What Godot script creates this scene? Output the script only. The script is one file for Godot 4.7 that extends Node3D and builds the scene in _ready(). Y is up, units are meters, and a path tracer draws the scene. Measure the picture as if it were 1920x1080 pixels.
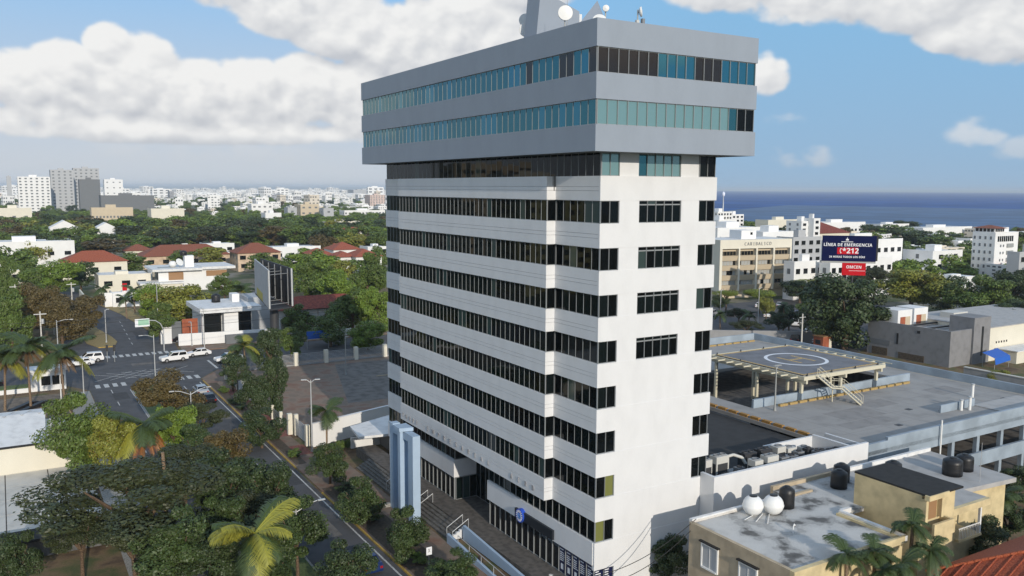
extends Node3D
# An office tower on a tropical avenue, seen from a drone: units are metres, y is up, the street is at y = 0.
const TOP := 34.2          # top of the highest white band of the tower
const W := 11.89           # tower width along x
const L := 41.62           # tower length along -z
const FLOOR := 3.6

var M := {}
var X := {}
var used := {}
var rng := RandomNumberGenerator.new()
var unit_box: BoxMesh

# ---------------------------------------------------------------- names and nodes
func numbered(called: String) -> String:
	if not used.has(called):
		used[called] = 0
		return called
	used[called] += 1
	return "%s_%03d" % [called, used[called]]

func thing(called: String, label: String, category: String, at := Vector3.ZERO, turn := 0.0, group := "") -> Node3D:
	var o := Node3D.new()
	o.name = numbered(called)
	add_child(o)
	o.position = at
	o.rotation.y = turn
	tag(o, label, category, group)
	return o

func tag(o: Node, label: String, category: String, group := "") -> void:
	o.set_meta("label", label)
	o.set_meta("category", category)
	if group != "":
		o.set_meta("group", group)

func put(parent: Node, called: String, mesh: Mesh, m: Material, at := Vector3.ZERO, turn := Vector3.ZERO, size := Vector3.ONE) -> MeshInstance3D:
	var o := MeshInstance3D.new()
	o.mesh = mesh
	if m:
		o.material_override = m
	if parent == self:
		o.name = numbered(called)
		add_child(o)
	else:
		o.name = called
		parent.add_child(o, true)
	o.position = at
	o.rotation = turn
	o.scale = size
	return o

func block(parent: Node, called: String, m: Material, lo: Vector3, hi: Vector3) -> MeshInstance3D:
	# a box between two corners, sharing the unit box
	return put(parent, called, unit_box, m, (lo + hi) * 0.5, Vector3.ZERO, (hi - lo).abs())

func structure(called: String, mesh: Mesh, m: Material, at := Vector3.ZERO) -> MeshInstance3D:
	var o := put(self, called, mesh, m, at)
	o.set_meta("kind", "structure")
	return o

# ---------------------------------------------------------------- mesh building
class Shape:
	var v := PackedVector3Array()
	var n := PackedVector3Array()
	var c := PackedColorArray()
	var uv := PackedVector2Array()
	var i := PackedInt32Array()
	var tint := Color(1, 1, 1)
	func quad(a: Vector3, b: Vector3, d: Vector3, e: Vector3) -> void:
		# corners anticlockwise as seen from the outside
		var k := v.size()
		var nn := (b - a).cross(d - a)
		if nn.length_squared() < 1e-14:
			nn = (d - a).cross(e - a)
		nn = nn.normalized()
		v.append_array([a, b, d, e])
		n.append_array([nn, nn, nn, nn])
		c.append_array([tint, tint, tint, tint])
		uv.append_array([Vector2(0, 1), Vector2(1, 1), Vector2(1, 0), Vector2(0, 0)])
		i.append_array([k, k + 2, k + 1, k, k + 3, k + 2])
	func tri(a: Vector3, b: Vector3, d: Vector3) -> void:
		var k := v.size()
		var nn := (b - a).cross(d - a).normalized()
		v.append_array([a, b, d])
		n.append_array([nn, nn, nn])
		c.append_array([tint, tint, tint])
		uv.append_array([Vector2(0, 1), Vector2(1, 1), Vector2(0.5, 0)])
		i.append_array([k, k + 2, k + 1])
	func box(lo: Vector3, hi: Vector3) -> void:
		obox((lo + hi) * 0.5, (hi - lo).abs(), Basis.IDENTITY)
	func obox(at: Vector3, s: Vector3, b: Basis) -> void:
		var x := b.x * s.x * 0.5
		var y := b.y * s.y * 0.5
		var z := b.z * s.z * 0.5
		quad(at - x - y + z, at + x - y + z, at + x + y + z, at - x + y + z)
		quad(at + x - y - z, at - x - y - z, at - x + y - z, at + x + y - z)
		quad(at + x - y + z, at + x - y - z, at + x + y - z, at + x + y + z)
		quad(at - x - y - z, at - x - y + z, at - x + y + z, at - x + y - z)
		quad(at - x + y + z, at + x + y + z, at + x + y - z, at - x + y - z)
		quad(at - x - y - z, at + x - y - z, at + x - y + z, at - x - y + z)
	func rod(a: Vector3, b: Vector3, r0: float, r1: float, seg := 8, caps := true) -> void:
		var d := (b - a).normalized()
		var s := d.cross(Vector3(0, 1, 0))
		if s.length() < 0.01:
			s = d.cross(Vector3(1, 0, 0))
		s = s.normalized()
		var t := s.cross(d)
		var k := v.size()
		for j in seg + 1:
			var w := TAU * j / seg
			var o := s * cos(w) + t * sin(w)
			v.append_array([a + o * r0, b + o * r1])
			n.append_array([o, o])
			c.append_array([tint, tint])
			uv.append_array([Vector2(float(j) / seg, 1), Vector2(float(j) / seg, 0)])
		for j in seg:
			var q := k + j * 2
			i.append_array([q, q + 3, q + 1, q, q + 2, q + 3])
		if caps:
			for end in 2:
				var at := a if end == 0 else b
				var rr := r0 if end == 0 else r1
				if rr < 0.0005:
					continue
				var nn := -d if end == 0 else d
				var q := v.size()
				v.append(at); n.append(nn); c.append(tint); uv.append(Vector2(0.5, 0.5))
				for j in seg + 1:
					var w := TAU * j / seg
					v.append(at + (s * cos(w) + t * sin(w)) * rr); n.append(nn); c.append(tint); uv.append(Vector2(0.5, 0.5))
				for j in seg:
					if end == 0:
						i.append_array([q, q + 2 + j, q + 1 + j])
					else:
						i.append_array([q, q + 1 + j, q + 2 + j])
	func path(p: Array, r0: float, r1: float, seg := 6) -> void:
		for j in p.size() - 1:
			var u0 := float(j) / (p.size() - 1)
			var u1 := float(j + 1) / (p.size() - 1)
			rod(p[j], p[j + 1], lerpf(r0, r1, u0), lerpf(r0, r1, u1), seg, true)
	func lathe(at: Vector3, prof: Array, seg := 20) -> void:
		# prof: Vector2(radius, height) from bottom to top
		var k := v.size()
		for p in prof.size():
			var a: Vector2 = prof[maxi(p - 1, 0)]
			var b: Vector2 = prof[mini(p + 1, prof.size() - 1)]
			var sl := Vector2(b.y - a.y, a.x - b.x).normalized()
			for j in seg + 1:
				var w := TAU * j / seg
				v.append(at + Vector3(cos(w) * prof[p].x, prof[p].y, sin(w) * prof[p].x))
				n.append(Vector3(cos(w) * sl.x, sl.y, sin(w) * sl.x))
				c.append(tint)
				uv.append(Vector2(float(j) / seg, prof[p].y))
		for p in prof.size() - 1:
			for j in seg:
				var q := k + p * (seg + 1) + j
				i.append_array([q, q + 1, q + seg + 1, q + 1, q + seg + 2, q + seg + 1])
	func prism(pts: Array, y0: float, y1: float) -> void:
		# pts: Vector2(x, z) outline, anticlockwise seen from above with z pointing down the page
		var m := pts.size()
		for j in m:
			var a: Vector2 = pts[j]
			var b: Vector2 = pts[(j + 1) % m]
			quad(Vector3(a.x, y0, a.y), Vector3(b.x, y0, b.y), Vector3(b.x, y1, b.y), Vector3(a.x, y1, a.y))
		var t := Geometry2D.triangulate_polygon(PackedVector2Array(pts))
		for j in range(0, t.size(), 3):
			var p: Vector2 = pts[t[j]]
			var q: Vector2 = pts[t[j + 1]]
			var r: Vector2 = pts[t[j + 2]]
			var a3 := Vector3(p.x, y1, p.y)
			var b3 := Vector3(q.x, y1, q.y)
			var c3 := Vector3(r.x, y1, r.y)
			if (b3 - a3).cross(c3 - a3).y < 0:
				var sw := b3
				b3 = c3
				c3 = sw
			tri(a3, b3, c3)
			var dn := Vector3(0, y0 - y1, 0)
			tri(a3 + dn, c3 + dn, b3 + dn)
	func side_prism(pts: Array, z0: float, z1: float) -> void:
		# pts: Vector2(x, y) outline, anticlockwise seen from +z; extruded from z0 to z1 (z1 > z0)
		var m := pts.size()
		for j in m:
			var a: Vector2 = pts[j]
			var b: Vector2 = pts[(j + 1) % m]
			quad(Vector3(a.x, a.y, z1), Vector3(a.x, a.y, z0), Vector3(b.x, b.y, z0), Vector3(b.x, b.y, z1))
		var t := Geometry2D.triangulate_polygon(PackedVector2Array(pts))
		for j in range(0, t.size(), 3):
			var p: Vector2 = pts[t[j]]
			var q: Vector2 = pts[t[j + 1]]
			var r: Vector2 = pts[t[j + 2]]
			var a3 := Vector3(p.x, p.y, z1)
			var b3 := Vector3(q.x, q.y, z1)
			var c3 := Vector3(r.x, r.y, z1)
			if (b3 - a3).cross(c3 - a3).z < 0:
				var sw := b3
				b3 = c3
				c3 = sw
			tri(a3, b3, c3)
			var dz := Vector3(0, 0, z0 - z1)
			tri(a3 + dz, c3 + dz, b3 + dz)
	func hip(x0: float, x1: float, z0: float, z1: float, y0: float, y1: float, over := 0.6) -> void:
		# hipped roof over a rectangle, z0 > z1
		x0 -= over; x1 += over; z0 += over; z1 -= over
		var dx := x1 - x0
		var dz := z0 - z1
		var a := Vector3(x0, y0, z0)
		var b := Vector3(x1, y0, z0)
		var cc := Vector3(x1, y0, z1)
		var d := Vector3(x0, y0, z1)
		var p: Vector3
		var q: Vector3
		if dx >= dz:
			p = Vector3(x0 + dz * 0.5, y1, (z0 + z1) * 0.5)
			q = Vector3(x1 - dz * 0.5, y1, (z0 + z1) * 0.5)
			if dx - dz < 0.05:
				q = p + Vector3(0.05, 0, 0)
			quad(a, b, q, p); tri(b, cc, q); quad(cc, d, p, q); tri(d, a, p)
		else:
			p = Vector3((x0 + x1) * 0.5, y1, z0 - dx * 0.5)
			q = Vector3((x0 + x1) * 0.5, y1, z1 + dx * 0.5)
			tri(a, b, p); quad(b, cc, q, p); tri(cc, d, q); quad(d, a, p, q)
		quad(d, cc, b, a)
	func mesh() -> ArrayMesh:
		var arr := []
		arr.resize(Mesh.ARRAY_MAX)
		arr[Mesh.ARRAY_VERTEX] = v
		arr[Mesh.ARRAY_NORMAL] = n
		arr[Mesh.ARRAY_COLOR] = c
		arr[Mesh.ARRAY_TEX_UV] = uv
		arr[Mesh.ARRAY_INDEX] = i
		var am := ArrayMesh.new()
		am.add_surface_from_arrays(Mesh.PRIMITIVE_TRIANGLES, arr)
		return am

func sheet(pts: Array, y: float, drop := 0.0) -> ArrayMesh:
	var s := Shape.new()
	if drop > 0.0:
		s.prism(pts, y - drop, y)
	else:
		var t := Geometry2D.triangulate_polygon(PackedVector2Array(pts))
		for j in range(0, t.size(), 3):
			var p: Vector2 = pts[t[j]]
			var q: Vector2 = pts[t[j + 1]]
			var r: Vector2 = pts[t[j + 2]]
			var a := Vector3(p.x, y, p.y)
			var b := Vector3(q.x, y, q.y)
			var c := Vector3(r.x, y, r.y)
			if (b - a).cross(c - a).y < 0:
				s.tri(a, c, b)
			else:
				s.tri(a, b, c)
	return s.mesh()

func rect(x0: float, x1: float, z0: float, z1: float) -> Array:
	return [Vector2(x0, z0), Vector2(x1, z0), Vector2(x1, z1), Vector2(x0, z1)]

# ---------------------------------------------------------------- textures and materials
func noise(seed_: int, freq: float, oct := 4, kind := FastNoiseLite.TYPE_SIMPLEX_SMOOTH, fract := FastNoiseLite.FRACTAL_FBM) -> FastNoiseLite:
	var f := FastNoiseLite.new()
	f.seed = seed_
	f.noise_type = kind
	f.frequency = freq
	f.fractal_type = fract
	f.fractal_octaves = oct
	return f

func ramp_tex(seed_: int, freq: float, oct: int, ramp: Array, fine := 0.0, size := 256, fract := FastNoiseLite.FRACTAL_FBM) -> ImageTexture:
	# ramp: [[t, Color srgb], ...]
	var im := noise(seed_, freq, oct, FastNoiseLite.TYPE_SIMPLEX_SMOOTH, fract).get_seamless_image(size, size)
	var g := noise(seed_ + 77, 0.35, 2).get_seamless_image(size, size)
	var out := Image.create(size, size, false, Image.FORMAT_RGB8)
	var grad := Gradient.new()
	grad.offsets = PackedFloat32Array()
	grad.colors = PackedColorArray()
	var offs := PackedFloat32Array()
	var cols := PackedColorArray()
	for r in ramp:
		offs.append(r[0])
		cols.append(r[1])
	grad.offsets = offs
	grad.colors = cols
	for y in size:
		for x in size:
			var t := im.get_pixel(x, y).r
			var col := grad.sample(t)
			if fine > 0.0:
				var q := 1.0 + (g.get_pixel(x, y).r - 0.5) * 2.0 * fine
				col = Color(col.r * q, col.g * q, col.b * q)
			out.set_pixel(x, y, col)
	out.generate_mipmaps()
	return ImageTexture.create_from_image(out)

func grey(a: float) -> Color:
	return Color(a, a, a)

func mt(key: String, col: Color, rough := 0.8, tex: Texture2D = null, scale_ := 0.1, metal := 0.0) -> StandardMaterial3D:
	# col is the linear base colour
	var m := StandardMaterial3D.new()
	m.albedo_color = col.linear_to_srgb()
	m.roughness = rough
	m.metallic = metal
	if tex:
		m.albedo_texture = tex
		m.uv1_triplanar = true
		m.uv1_world_triplanar = true
		m.uv1_scale = Vector3.ONE * scale_
	m.resource_name = key
	M[key] = m
	return m

func leaf_mat(key: String, col: Color) -> StandardMaterial3D:
	var m := mt(key, col, 0.55)
	m.vertex_color_use_as_albedo = true
	m.backlight_enabled = true
	m.backlight = Color(0.2, 0.24, 0.06)
	return m

func make_materials() -> void:
	X.soft = ramp_tex(1, 0.02, 4, [[0.0, grey(0.965)], [0.5, grey(0.985)], [1.0, grey(1.0)]], 0.015)
	X.blotch = ramp_tex(2, 0.018, 5, [[0.2, grey(0.88)], [0.5, grey(0.95)], [0.8, grey(1.0)]], 0.03)
	X.rough = ramp_tex(3, 0.03, 5, [[0.2, grey(0.76)], [0.5, grey(0.9)], [0.8, grey(1.0)]], 0.14)
	X.asphalt = ramp_tex(4, 0.02, 5, [[0.2, grey(0.86)], [0.5, grey(0.94)], [0.8, grey(1.0)]], 0.10)
	X.mould = ramp_tex(5, 0.011, 7, [[0.0, grey(0.42)], [0.22, grey(0.52)], [0.30, grey(0.74)], [0.36, grey(0.86)], [0.42, grey(0.80)], [0.46, grey(0.93)], [0.8, grey(1.0)]], 0.10, 512)
	X.earth = ramp_tex(6, 0.02, 5, [[0.2, Color(0.36, 0.29, 0.22)], [0.45, Color(0.5, 0.42, 0.32)], [0.62, Color(0.44, 0.4, 0.27)], [0.82, Color(0.33, 0.36, 0.2)]], 0.15)
	X.land = ramp_tex(7, 0.03, 6, [[0.2, Color(0.22, 0.28, 0.14)], [0.45, Color(0.31, 0.36, 0.19)], [0.6, Color(0.46, 0.44, 0.36)], [0.8, Color(0.56, 0.54, 0.49)]], 0.12, 512)
	X.pave = ramp_tex(8, 0.02, 4, [[0.3, Color(0.56, 0.51, 0.46)], [0.5, Color(0.62, 0.56, 0.51)], [0.62, Color(0.61, 0.52, 0.46)], [0.8, Color(0.58, 0.46, 0.40)]], 0.06)
	X.bark = ramp_tex(9, 0.05, 4, [[0.2, Color(0.35, 0.28, 0.22)], [0.8, Color(0.62, 0.55, 0.47)]], 0.1)
	X.tile = ramp_tex(10, 0.05, 5, [[0.2, Color(0.52, 0.27, 0.19)], [0.5, Color(0.70, 0.39, 0.28)], [0.8, Color(0.82, 0.54, 0.41)]], 0.2)
	X.sea = ramp_tex(11, 0.012, 5, [[0.2, grey(0.78)], [0.5, grey(0.9)], [0.8, grey(1.0)]], 0.03)
	X.stain = ramp_tex(12, 0.012, 5, [[0.1, grey(0.90)], [0.4, grey(0.965)], [0.55, grey(0.98)], [0.85, grey(1.0)]], 0.02, 512)
	X.streak = ramp_tex(14, 0.03, 5, [[0.1, grey(0.972)], [0.45, grey(0.988)], [0.8, grey(1.0)]], 0.008)
	mt("white_panel", Color(0.675, 0.68, 0.685), 0.6, X.streak, 0.3)
	M.white_panel.uv1_scale = Vector3(0.07, 0.035, 0.07)
	mt("cap_grey", Color(0.265, 0.305, 0.36), 0.6, X.streak, 0.1)
	M.cap_grey.uv1_scale = Vector3(0.06, 0.03, 0.06)
	mt("core_dark", Color(0.02, 0.022, 0.024), 0.8)
	mt("mullion", Color(0.30, 0.315, 0.32), 0.45, null, 0.1, 0.3)
	mt("joint", Color(0.3, 0.3, 0.31), 0.9)
	# coated glass: smooth, tinted
	mt("glass_0", Color(0.005, 0.008, 0.0085), 0.03).metallic_specular = 0.28
	mt("glass_1", Color(0.045, 0.16, 0.19), 0.04, null, 0.1, 0.8)
	mt("glass_2", Color(0.05, 0.19, 0.25), 0.04, null, 0.1, 0.8)
	mt("glass_3", Color(0.003, 0.004, 0.0045), 0.03).metallic_specular = 0.28
	mt("glass_blind", Color(0.035, 0.055, 0.053), 0.06)
	mt("glass_pale", Color(0.20, 0.34, 0.34), 0.08, null, 0.1, 0.45)
	mt("glass_brown", Color(0.018, 0.014, 0.012), 0.07, null, 0.1, 0.1)
	mt("blind_green", Color(0.16, 0.17, 0.05), 0.25)
	mt("glass_dark", Color(0.012, 0.014, 0.015), 0.06, null, 0.1, 0.2)
	var gt := mt("glass_tinted", Color(1, 1, 1), 0.03, null, 0.1, 0.0)
	gt.metallic_specular = 0.28
	gt.vertex_color_use_as_albedo = true
	var gc := mt("glass_coated", Color(1, 1, 1), 0.04, null, 0.1, 0.8)
	gc.vertex_color_use_as_albedo = true
	mt("navy", Color(0.008, 0.012, 0.055), 0.35)
	mt("sign_dark", Color(0.012, 0.015, 0.02), 0.4)
	mt("letter_dark", Color(0.30, 0.30, 0.31), 0.5)
	mt("blue", Color(0.02, 0.08, 0.5), 0.4)
	mt("light_blue", Color(0.25, 0.5, 0.85), 0.4)
	mt("print_white", Color(0.75, 0.76, 0.78), 0.5)
	mt("monument_blue", Color(0.36, 0.47, 0.60), 0.6, X.soft, 0.2)
	mt("garage_blue", Color(0.32, 0.385, 0.45), 0.7, X.blotch, 0.06)
	mt("deck", Color(0.335, 0.322, 0.305), 0.85, X.stain, 0.05)
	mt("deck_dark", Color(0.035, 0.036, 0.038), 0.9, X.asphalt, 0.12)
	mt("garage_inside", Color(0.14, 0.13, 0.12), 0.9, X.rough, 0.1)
	mt("wheel_stop", Color(0.46, 0.24, 0.05), 0.7, X.rough, 0.8)
	mt("stop_yellow", Color(0.50, 0.345, 0.13), 0.7, X.rough, 0.8)
	mt("heli_top", Color(0.19, 0.193, 0.208), 0.8, X.blotch, 0.08)
	mt("heli_line", Color(0.62, 0.42, 0.16), 0.7, X.rough, 0.5)
	mt("steel_cream", Color(0.60, 0.56, 0.43), 0.55, X.soft, 0.4)
	mt("steel_grey", Color(0.36, 0.37, 0.36), 0.5, null, 0.1, 0.3)
	mt("galvanised", Color(0.55, 0.56, 0.56), 0.45, X.soft, 0.7, 0.4)
	mt("road_white", Color(0.62, 0.62, 0.6), 0.75, X.rough, 0.6)
	mt("asphalt", Color(0.085, 0.085, 0.09), 0.9, X.asphalt, 0.07)
	mt("asphalt_old", Color(0.165, 0.15, 0.135), 0.9, X.rough, 0.06)
	mt("kerb_yellow", Color(0.52, 0.34, 0.07), 0.8, X.rough, 0.7)
	mt("kerb", Color(0.36, 0.35, 0.32), 0.85, X.rough, 0.5)
	mt("paving", Color(0.62, 0.57, 0.52), 0.85, X.pave, 0.05)
	mt("plaza", Color(0.13, 0.115, 0.10), 0.85, X.rough, 0.15)
	mt("step", Color(0.16, 0.15, 0.135), 0.85, X.rough, 0.2)
	mt("concrete", Color(0.60, 0.575, 0.52), 0.85, X.stain, 0.06)
	mt("concrete_grey", Color(0.30, 0.30, 0.30), 0.85, X.stain, 0.08)
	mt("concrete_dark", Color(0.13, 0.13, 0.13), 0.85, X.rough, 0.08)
	mt("earth", Color(0.8, 0.78, 0.72), 0.95, X.earth, 0.05)
	mt("brown_lot", Color(0.20, 0.165, 0.13), 0.9, X.rough, 0.08)
	mt("planting", Color(0.10, 0.075, 0.05), 0.95, X.rough, 0.3)
	mt("dry_grass", Color(0.36, 0.27, 0.11), 0.95, X.rough, 0.4)
	mt("lawn", Color(0.10, 0.14, 0.04), 0.95, X.rough, 0.4)
	mt("land", Color(0.75, 0.75, 0.75), 0.95, X.land, 0.004)
	var sea := mt("sea", Color(0.018, 0.10, 0.34), 0.6, X.sea, 0.0016)
	sea.metallic_specular = 0.12
	mt("wall_white", Color(0.76, 0.76, 0.75), 0.75, X.soft, 0.06)
	mt("wall_cream", Color(0.70, 0.66, 0.55), 0.8, X.soft, 0.06)
	mt("wall_grey", Color(0.42, 0.43, 0.44), 0.8, X.soft, 0.06)
	mt("wall_beige", Color(0.55, 0.46, 0.33), 0.8, X.soft, 0.06)
	mt("wall_peach", Color(0.60, 0.46, 0.33), 0.8, X.blotch, 0.1)
	mt("wall_dark", Color(0.14, 0.15, 0.16), 0.7, X.soft, 0.06)
	mt("wall_pink", Color(0.66, 0.52, 0.46), 0.8, X.blotch, 0.06)
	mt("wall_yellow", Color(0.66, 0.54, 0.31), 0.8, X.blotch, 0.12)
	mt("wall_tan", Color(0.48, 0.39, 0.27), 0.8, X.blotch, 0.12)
	mt("wall_orange", Color(0.36, 0.10, 0.045), 0.8, X.blotch, 0.12)
	mt("roof_mould", Color(0.54, 0.535, 0.515), 0.9, X.mould, 0.055)
	mt("roof_stain", Color(0.42, 0.41, 0.395), 0.9, X.stain, 0.09)
	mt("roof_black", Color(0.02, 0.019, 0.018), 0.8, X.rough, 0.15)
	mt("roof_white", Color(0.72, 0.72, 0.71), 0.8, X.stain, 0.1)
	mt("roof_0", Color(0.66, 0.56, 0.50), 0.85, X.tile, 0.25)
	mt("roof_1", Color(0.50, 0.53, 0.55), 0.85, X.tile, 0.25)
	mt("roof_2", Color(0.66, 0.57, 0.57), 0.85, X.tile, 0.25)
	mt("roof_3", Color(0.42, 0.26, 0.26), 0.85, X.tile, 0.1)
	mt("roof_tile", Color(0.62, 0.44, 0.33), 0.8, X.tile, 0.5)
	mt("roof_ridge", Color(0.78, 0.56, 0.36), 0.8, X.tile, 0.6)
	mt("tank_black", Color(0.012, 0.012, 0.013), 0.45)
	mt("tank_white", Color(0.78, 0.78, 0.76), 0.5, X.soft, 0.5)
	mt("unit_beige", Color(0.55, 0.54, 0.50), 0.6, X.soft, 0.7)
	mt("unit_grey", Color(0.20, 0.21, 0.22), 0.6)
	mt("unit_dark", Color(0.035, 0.036, 0.04), 0.6)
	mt("grille", Color(0.04, 0.042, 0.045), 0.6)
	mt("dish", Color(0.72, 0.72, 0.70), 0.5)
	mt("bark", Color(0.55, 0.5, 0.45), 0.9, X.bark, 0.6)
	mt("bark_pale", Color(0.95, 0.92, 0.86), 0.85, X.bark, 0.6)
	mt("shallow", Color(0.05, 0.13, 0.27), 0.7, X.sea, 0.003)
	mt("skirt", Color(0.34, 0.16, 0.05), 0.8)
	mt("drip", Color(0.10, 0.095, 0.09), 0.9)
	mt("wood", Color(0.30, 0.17, 0.08), 0.7)
	mt("paint_white", Color(0.76, 0.76, 0.76), 0.25)
	mt("paint_silver", Color(0.45, 0.46, 0.47), 0.3, null, 0.1, 0.4)
	mt("paint_black", Color(0.012, 0.012, 0.014), 0.2)
	mt("paint_blue", Color(0.012, 0.03, 0.11), 0.25)
	mt("paint_red", Color(0.35, 0.02, 0.02), 0.3)
	mt("tyre", Color(0.015, 0.015, 0.015), 0.85)
	mt("rim", Color(0.4, 0.4, 0.41), 0.35, null, 0.1, 0.6)
	mt("lamp_glass", Color(0.7, 0.7, 0.68), 0.2)
	mt("tail", Color(0.3, 0.01, 0.01), 0.3)
	mt("sign_red", Color(0.50, 0.012, 0.018), 0.9).metallic_specular = 0.15
	mt("sign_navy", Color(0.005, 0.008, 0.05), 0.9).metallic_specular = 0.15
	mt("sign_green", Color(0.30, 0.52, 0.38), 0.5)
	mt("sign_yellow", Color(0.45, 0.38, 0.06), 0.6)
	mt("sign_panel", Color(0.45, 0.46, 0.47), 0.6, X.stain, 0.12)
	mt("tarp", Color(0.01, 0.10, 0.45), 0.5)
	mt("hotel_logo", Color(0.75, 0.78, 0.9), 0.4)
	mt("cable", Color(0.03, 0.03, 0.03), 0.7)
	leaf_mat("leaf_0", Color(0.098, 0.150, 0.024))
	leaf_mat("leaf_1", Color(0.200, 0.215, 0.030))
	leaf_mat("leaf_2", Color(0.044, 0.056, 0.017))
	leaf_mat("leaf_3", Color(0.042, 0.068, 0.018))
	leaf_mat("leaf_7", Color(0.050, 0.082, 0.018))
	leaf_mat("leaf_4", Color(0.105, 0.078, 0.022))
	leaf_mat("leaf_5", Color(0.140, 0.215, 0.022))
	leaf_mat("leaf_6", Color(0.190, 0.240, 0.022))
	leaf_mat("frond", Color(0.050, 0.080, 0.020))
	leaf_mat("frond_yellow", Color(0.27, 0.265, 0.035))
	leaf_mat("frond_dead", Color(0.32, 0.13, 0.035))
	leaf_mat("frond_brown", Color(0.13, 0.075, 0.03))

# ---------------------------------------------------------------- camera, sky, sun
func make_view() -> void:
	var cam := Camera3D.new()
	cam.name = "camera"
	add_child(cam)
	var fwd := Vector3(0.51088883, -0.11597834, -0.85178732)
	var right := Vector3(0.85786097, 0.00494772, 0.51385803)
	var up := Vector3(0.055382, 0.99323942, -0.10202103)
	cam.transform = Transform3D(Basis(right, up, -fwd).orthonormalized(), Vector3(-38.9225, 33.2411, 52.0568))
	cam.keep_aspect = Camera3D.KEEP_HEIGHT
	cam.fov = 37.23
	cam.near = 0.5
	cam.far = 60000.0
	cam.current = true
	var we := WorldEnvironment.new()
	we.name = "world_environment"
	var env := Environment.new()
	env.background_mode = Environment.BG_SKY
	env.sky = Sky.new()
	var pano := PanoramaSkyMaterial.new()
	pano.panorama = ImageTexture.create_from_image(sky_image())
	env.sky.sky_material = pano
	env.background_energy_multiplier = 1.0
	env.ambient_light_source = Environment.AMBIENT_SOURCE_SKY
	env.tonemap_mode = Environment.TONE_MAPPER_LINEAR
	env.tonemap_exposure = EXPOSURE
	env.fog_enabled = true
	env.fog_density = 0.0001
	env.fog_light_color = Color(0.80, 0.85, 0.90)
	env.sdfgi_enabled = true
	env.ssao_enabled = true
	env.ssil_enabled = true
	we.environment = env
	add_child(we)
	var sun := DirectionalLight3D.new()
	sun.name = "sun"
	add_child(sun)
	var el := deg_to_rad(17.5)
	var to_sun := Vector3(-0.125 * cos(el), sin(el), 0.992 * cos(el))
	sun.look_at_from_position(Vector3.ZERO, -to_sun, Vector3.UP)
	sun.light_color = Color(1.0, 0.96, 0.90)
	sun.light_energy = SUN
	sun.light_angular_distance = 0.53
	sun.shadow_enabled = true

const EXPOSURE := 1.0
const SUN := 1.08

# cloud masses: azimuth from -z towards +x and elevation in degrees, half sizes, weight
const CLOUDS := [
	[2.0, 5.2, 5.0, 2.7, 1.05], [-4.0, 5.0, 6.0, 2.4, 1.0], [3.6, 6.6, 2.2, 1.9, 1.0], [7.6, 6.2, 3.2, 3.1, 1.05], [6.2, 8.4, 1.5, 1.3, 0.9], [10.8, 5.2, 4.4, 2.7, 1.05], [14.2, 5.4, 3.6, 2.7, 1.05],
	[17.6, 5.6, 3.2, 2.9, 1.05], [20.8, 5.2, 3.4, 2.9, 1.05], [24.5, 5.2, 4.0, 2.8, 1.0], [10.0, 3.4, 16.0, 1.2, 0.95], [14.0, 2.0, 18.0, 1.2, 0.3],
	[13.0, 12.6, 4.6, 2.6, 1.0], [17.0, 11.4, 4.6, 3.0, 1.0], [20.5, 10.0, 4.2, 2.8, 1.05], [23.5, 9.0, 4.2, 3.0, 1.05], [27.0, 10.0, 4.4, 3.6, 1.05], [30.0, 9.0, 3.4, 3.2, 1.0], [24.0, 13.8, 9.0, 2.2, 1.0], [32.0, 12.6, 4.0, 1.8, 0.8],
	[45.0, 12.4, 5.0, 2.2, 0.85], [51.0, 11.8, 6.5, 2.9, 1.0], [56.5, 11.4, 6.0, 3.3, 1.05], [61.0, 9.2, 4.4, 3.1, 1.05], [65.5, 8.6, 4.4, 3.4, 1.0], [57.8, 9.0, 2.6, 1.6, 0.9], [47.2, 7.0, 1.5, 1.8, 0.72],
	[49.5, 2.0, 2.8, 1.1, 0.42], [48.6, 4.3, 2.0, 0.7, 0.36], [59.2, 3.2, 2.2, 1.3, 0.5], [61.4, 2.4, 2.0, 1.1, 0.42],
]

var thin := 1.0

func sky_density(az: float, el: float, extra: Array, n1: FastNoiseLite, n2: FastNoiseLite) -> float:
	var d := 0.0
	thin = 1.0
	for b in extra:
		var x: float = absf(az - b[0])
		if x > 180.0:
			x = 360.0 - x
		x /= b[2]
		if x > 1.6:
			continue
		var y: float = (el - b[1]) / b[3]
		if y < 0.0:
			y *= 1.35
		var q: float = x * x + y * y
		if q < 2.4:
			var e0: float = b[4] * (1.15 - q)
			if e0 > d:
				d = e0
				thin = 1.0 if b[4] > 0.6 else b[4] * 1.3
	if d <= 0.0:
		return 0.0
	var a := deg_to_rad(az)
	var e := deg_to_rad(el)
	var p := Vector3(sin(a) * cos(e), sin(e) * 1.5, -cos(a) * cos(e)) * 100.0
	var k := 0.25 + 0.75 * minf(1.0, d)
	var fine := n2.get_noise_3dv(p)
	d += (n1.get_noise_3dv(p) * 0.66 + (0.17 - absf(fine)) * 0.7 + n2.get_noise_3dv(p * 2.3) * 0.26) * k
	return d

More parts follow.
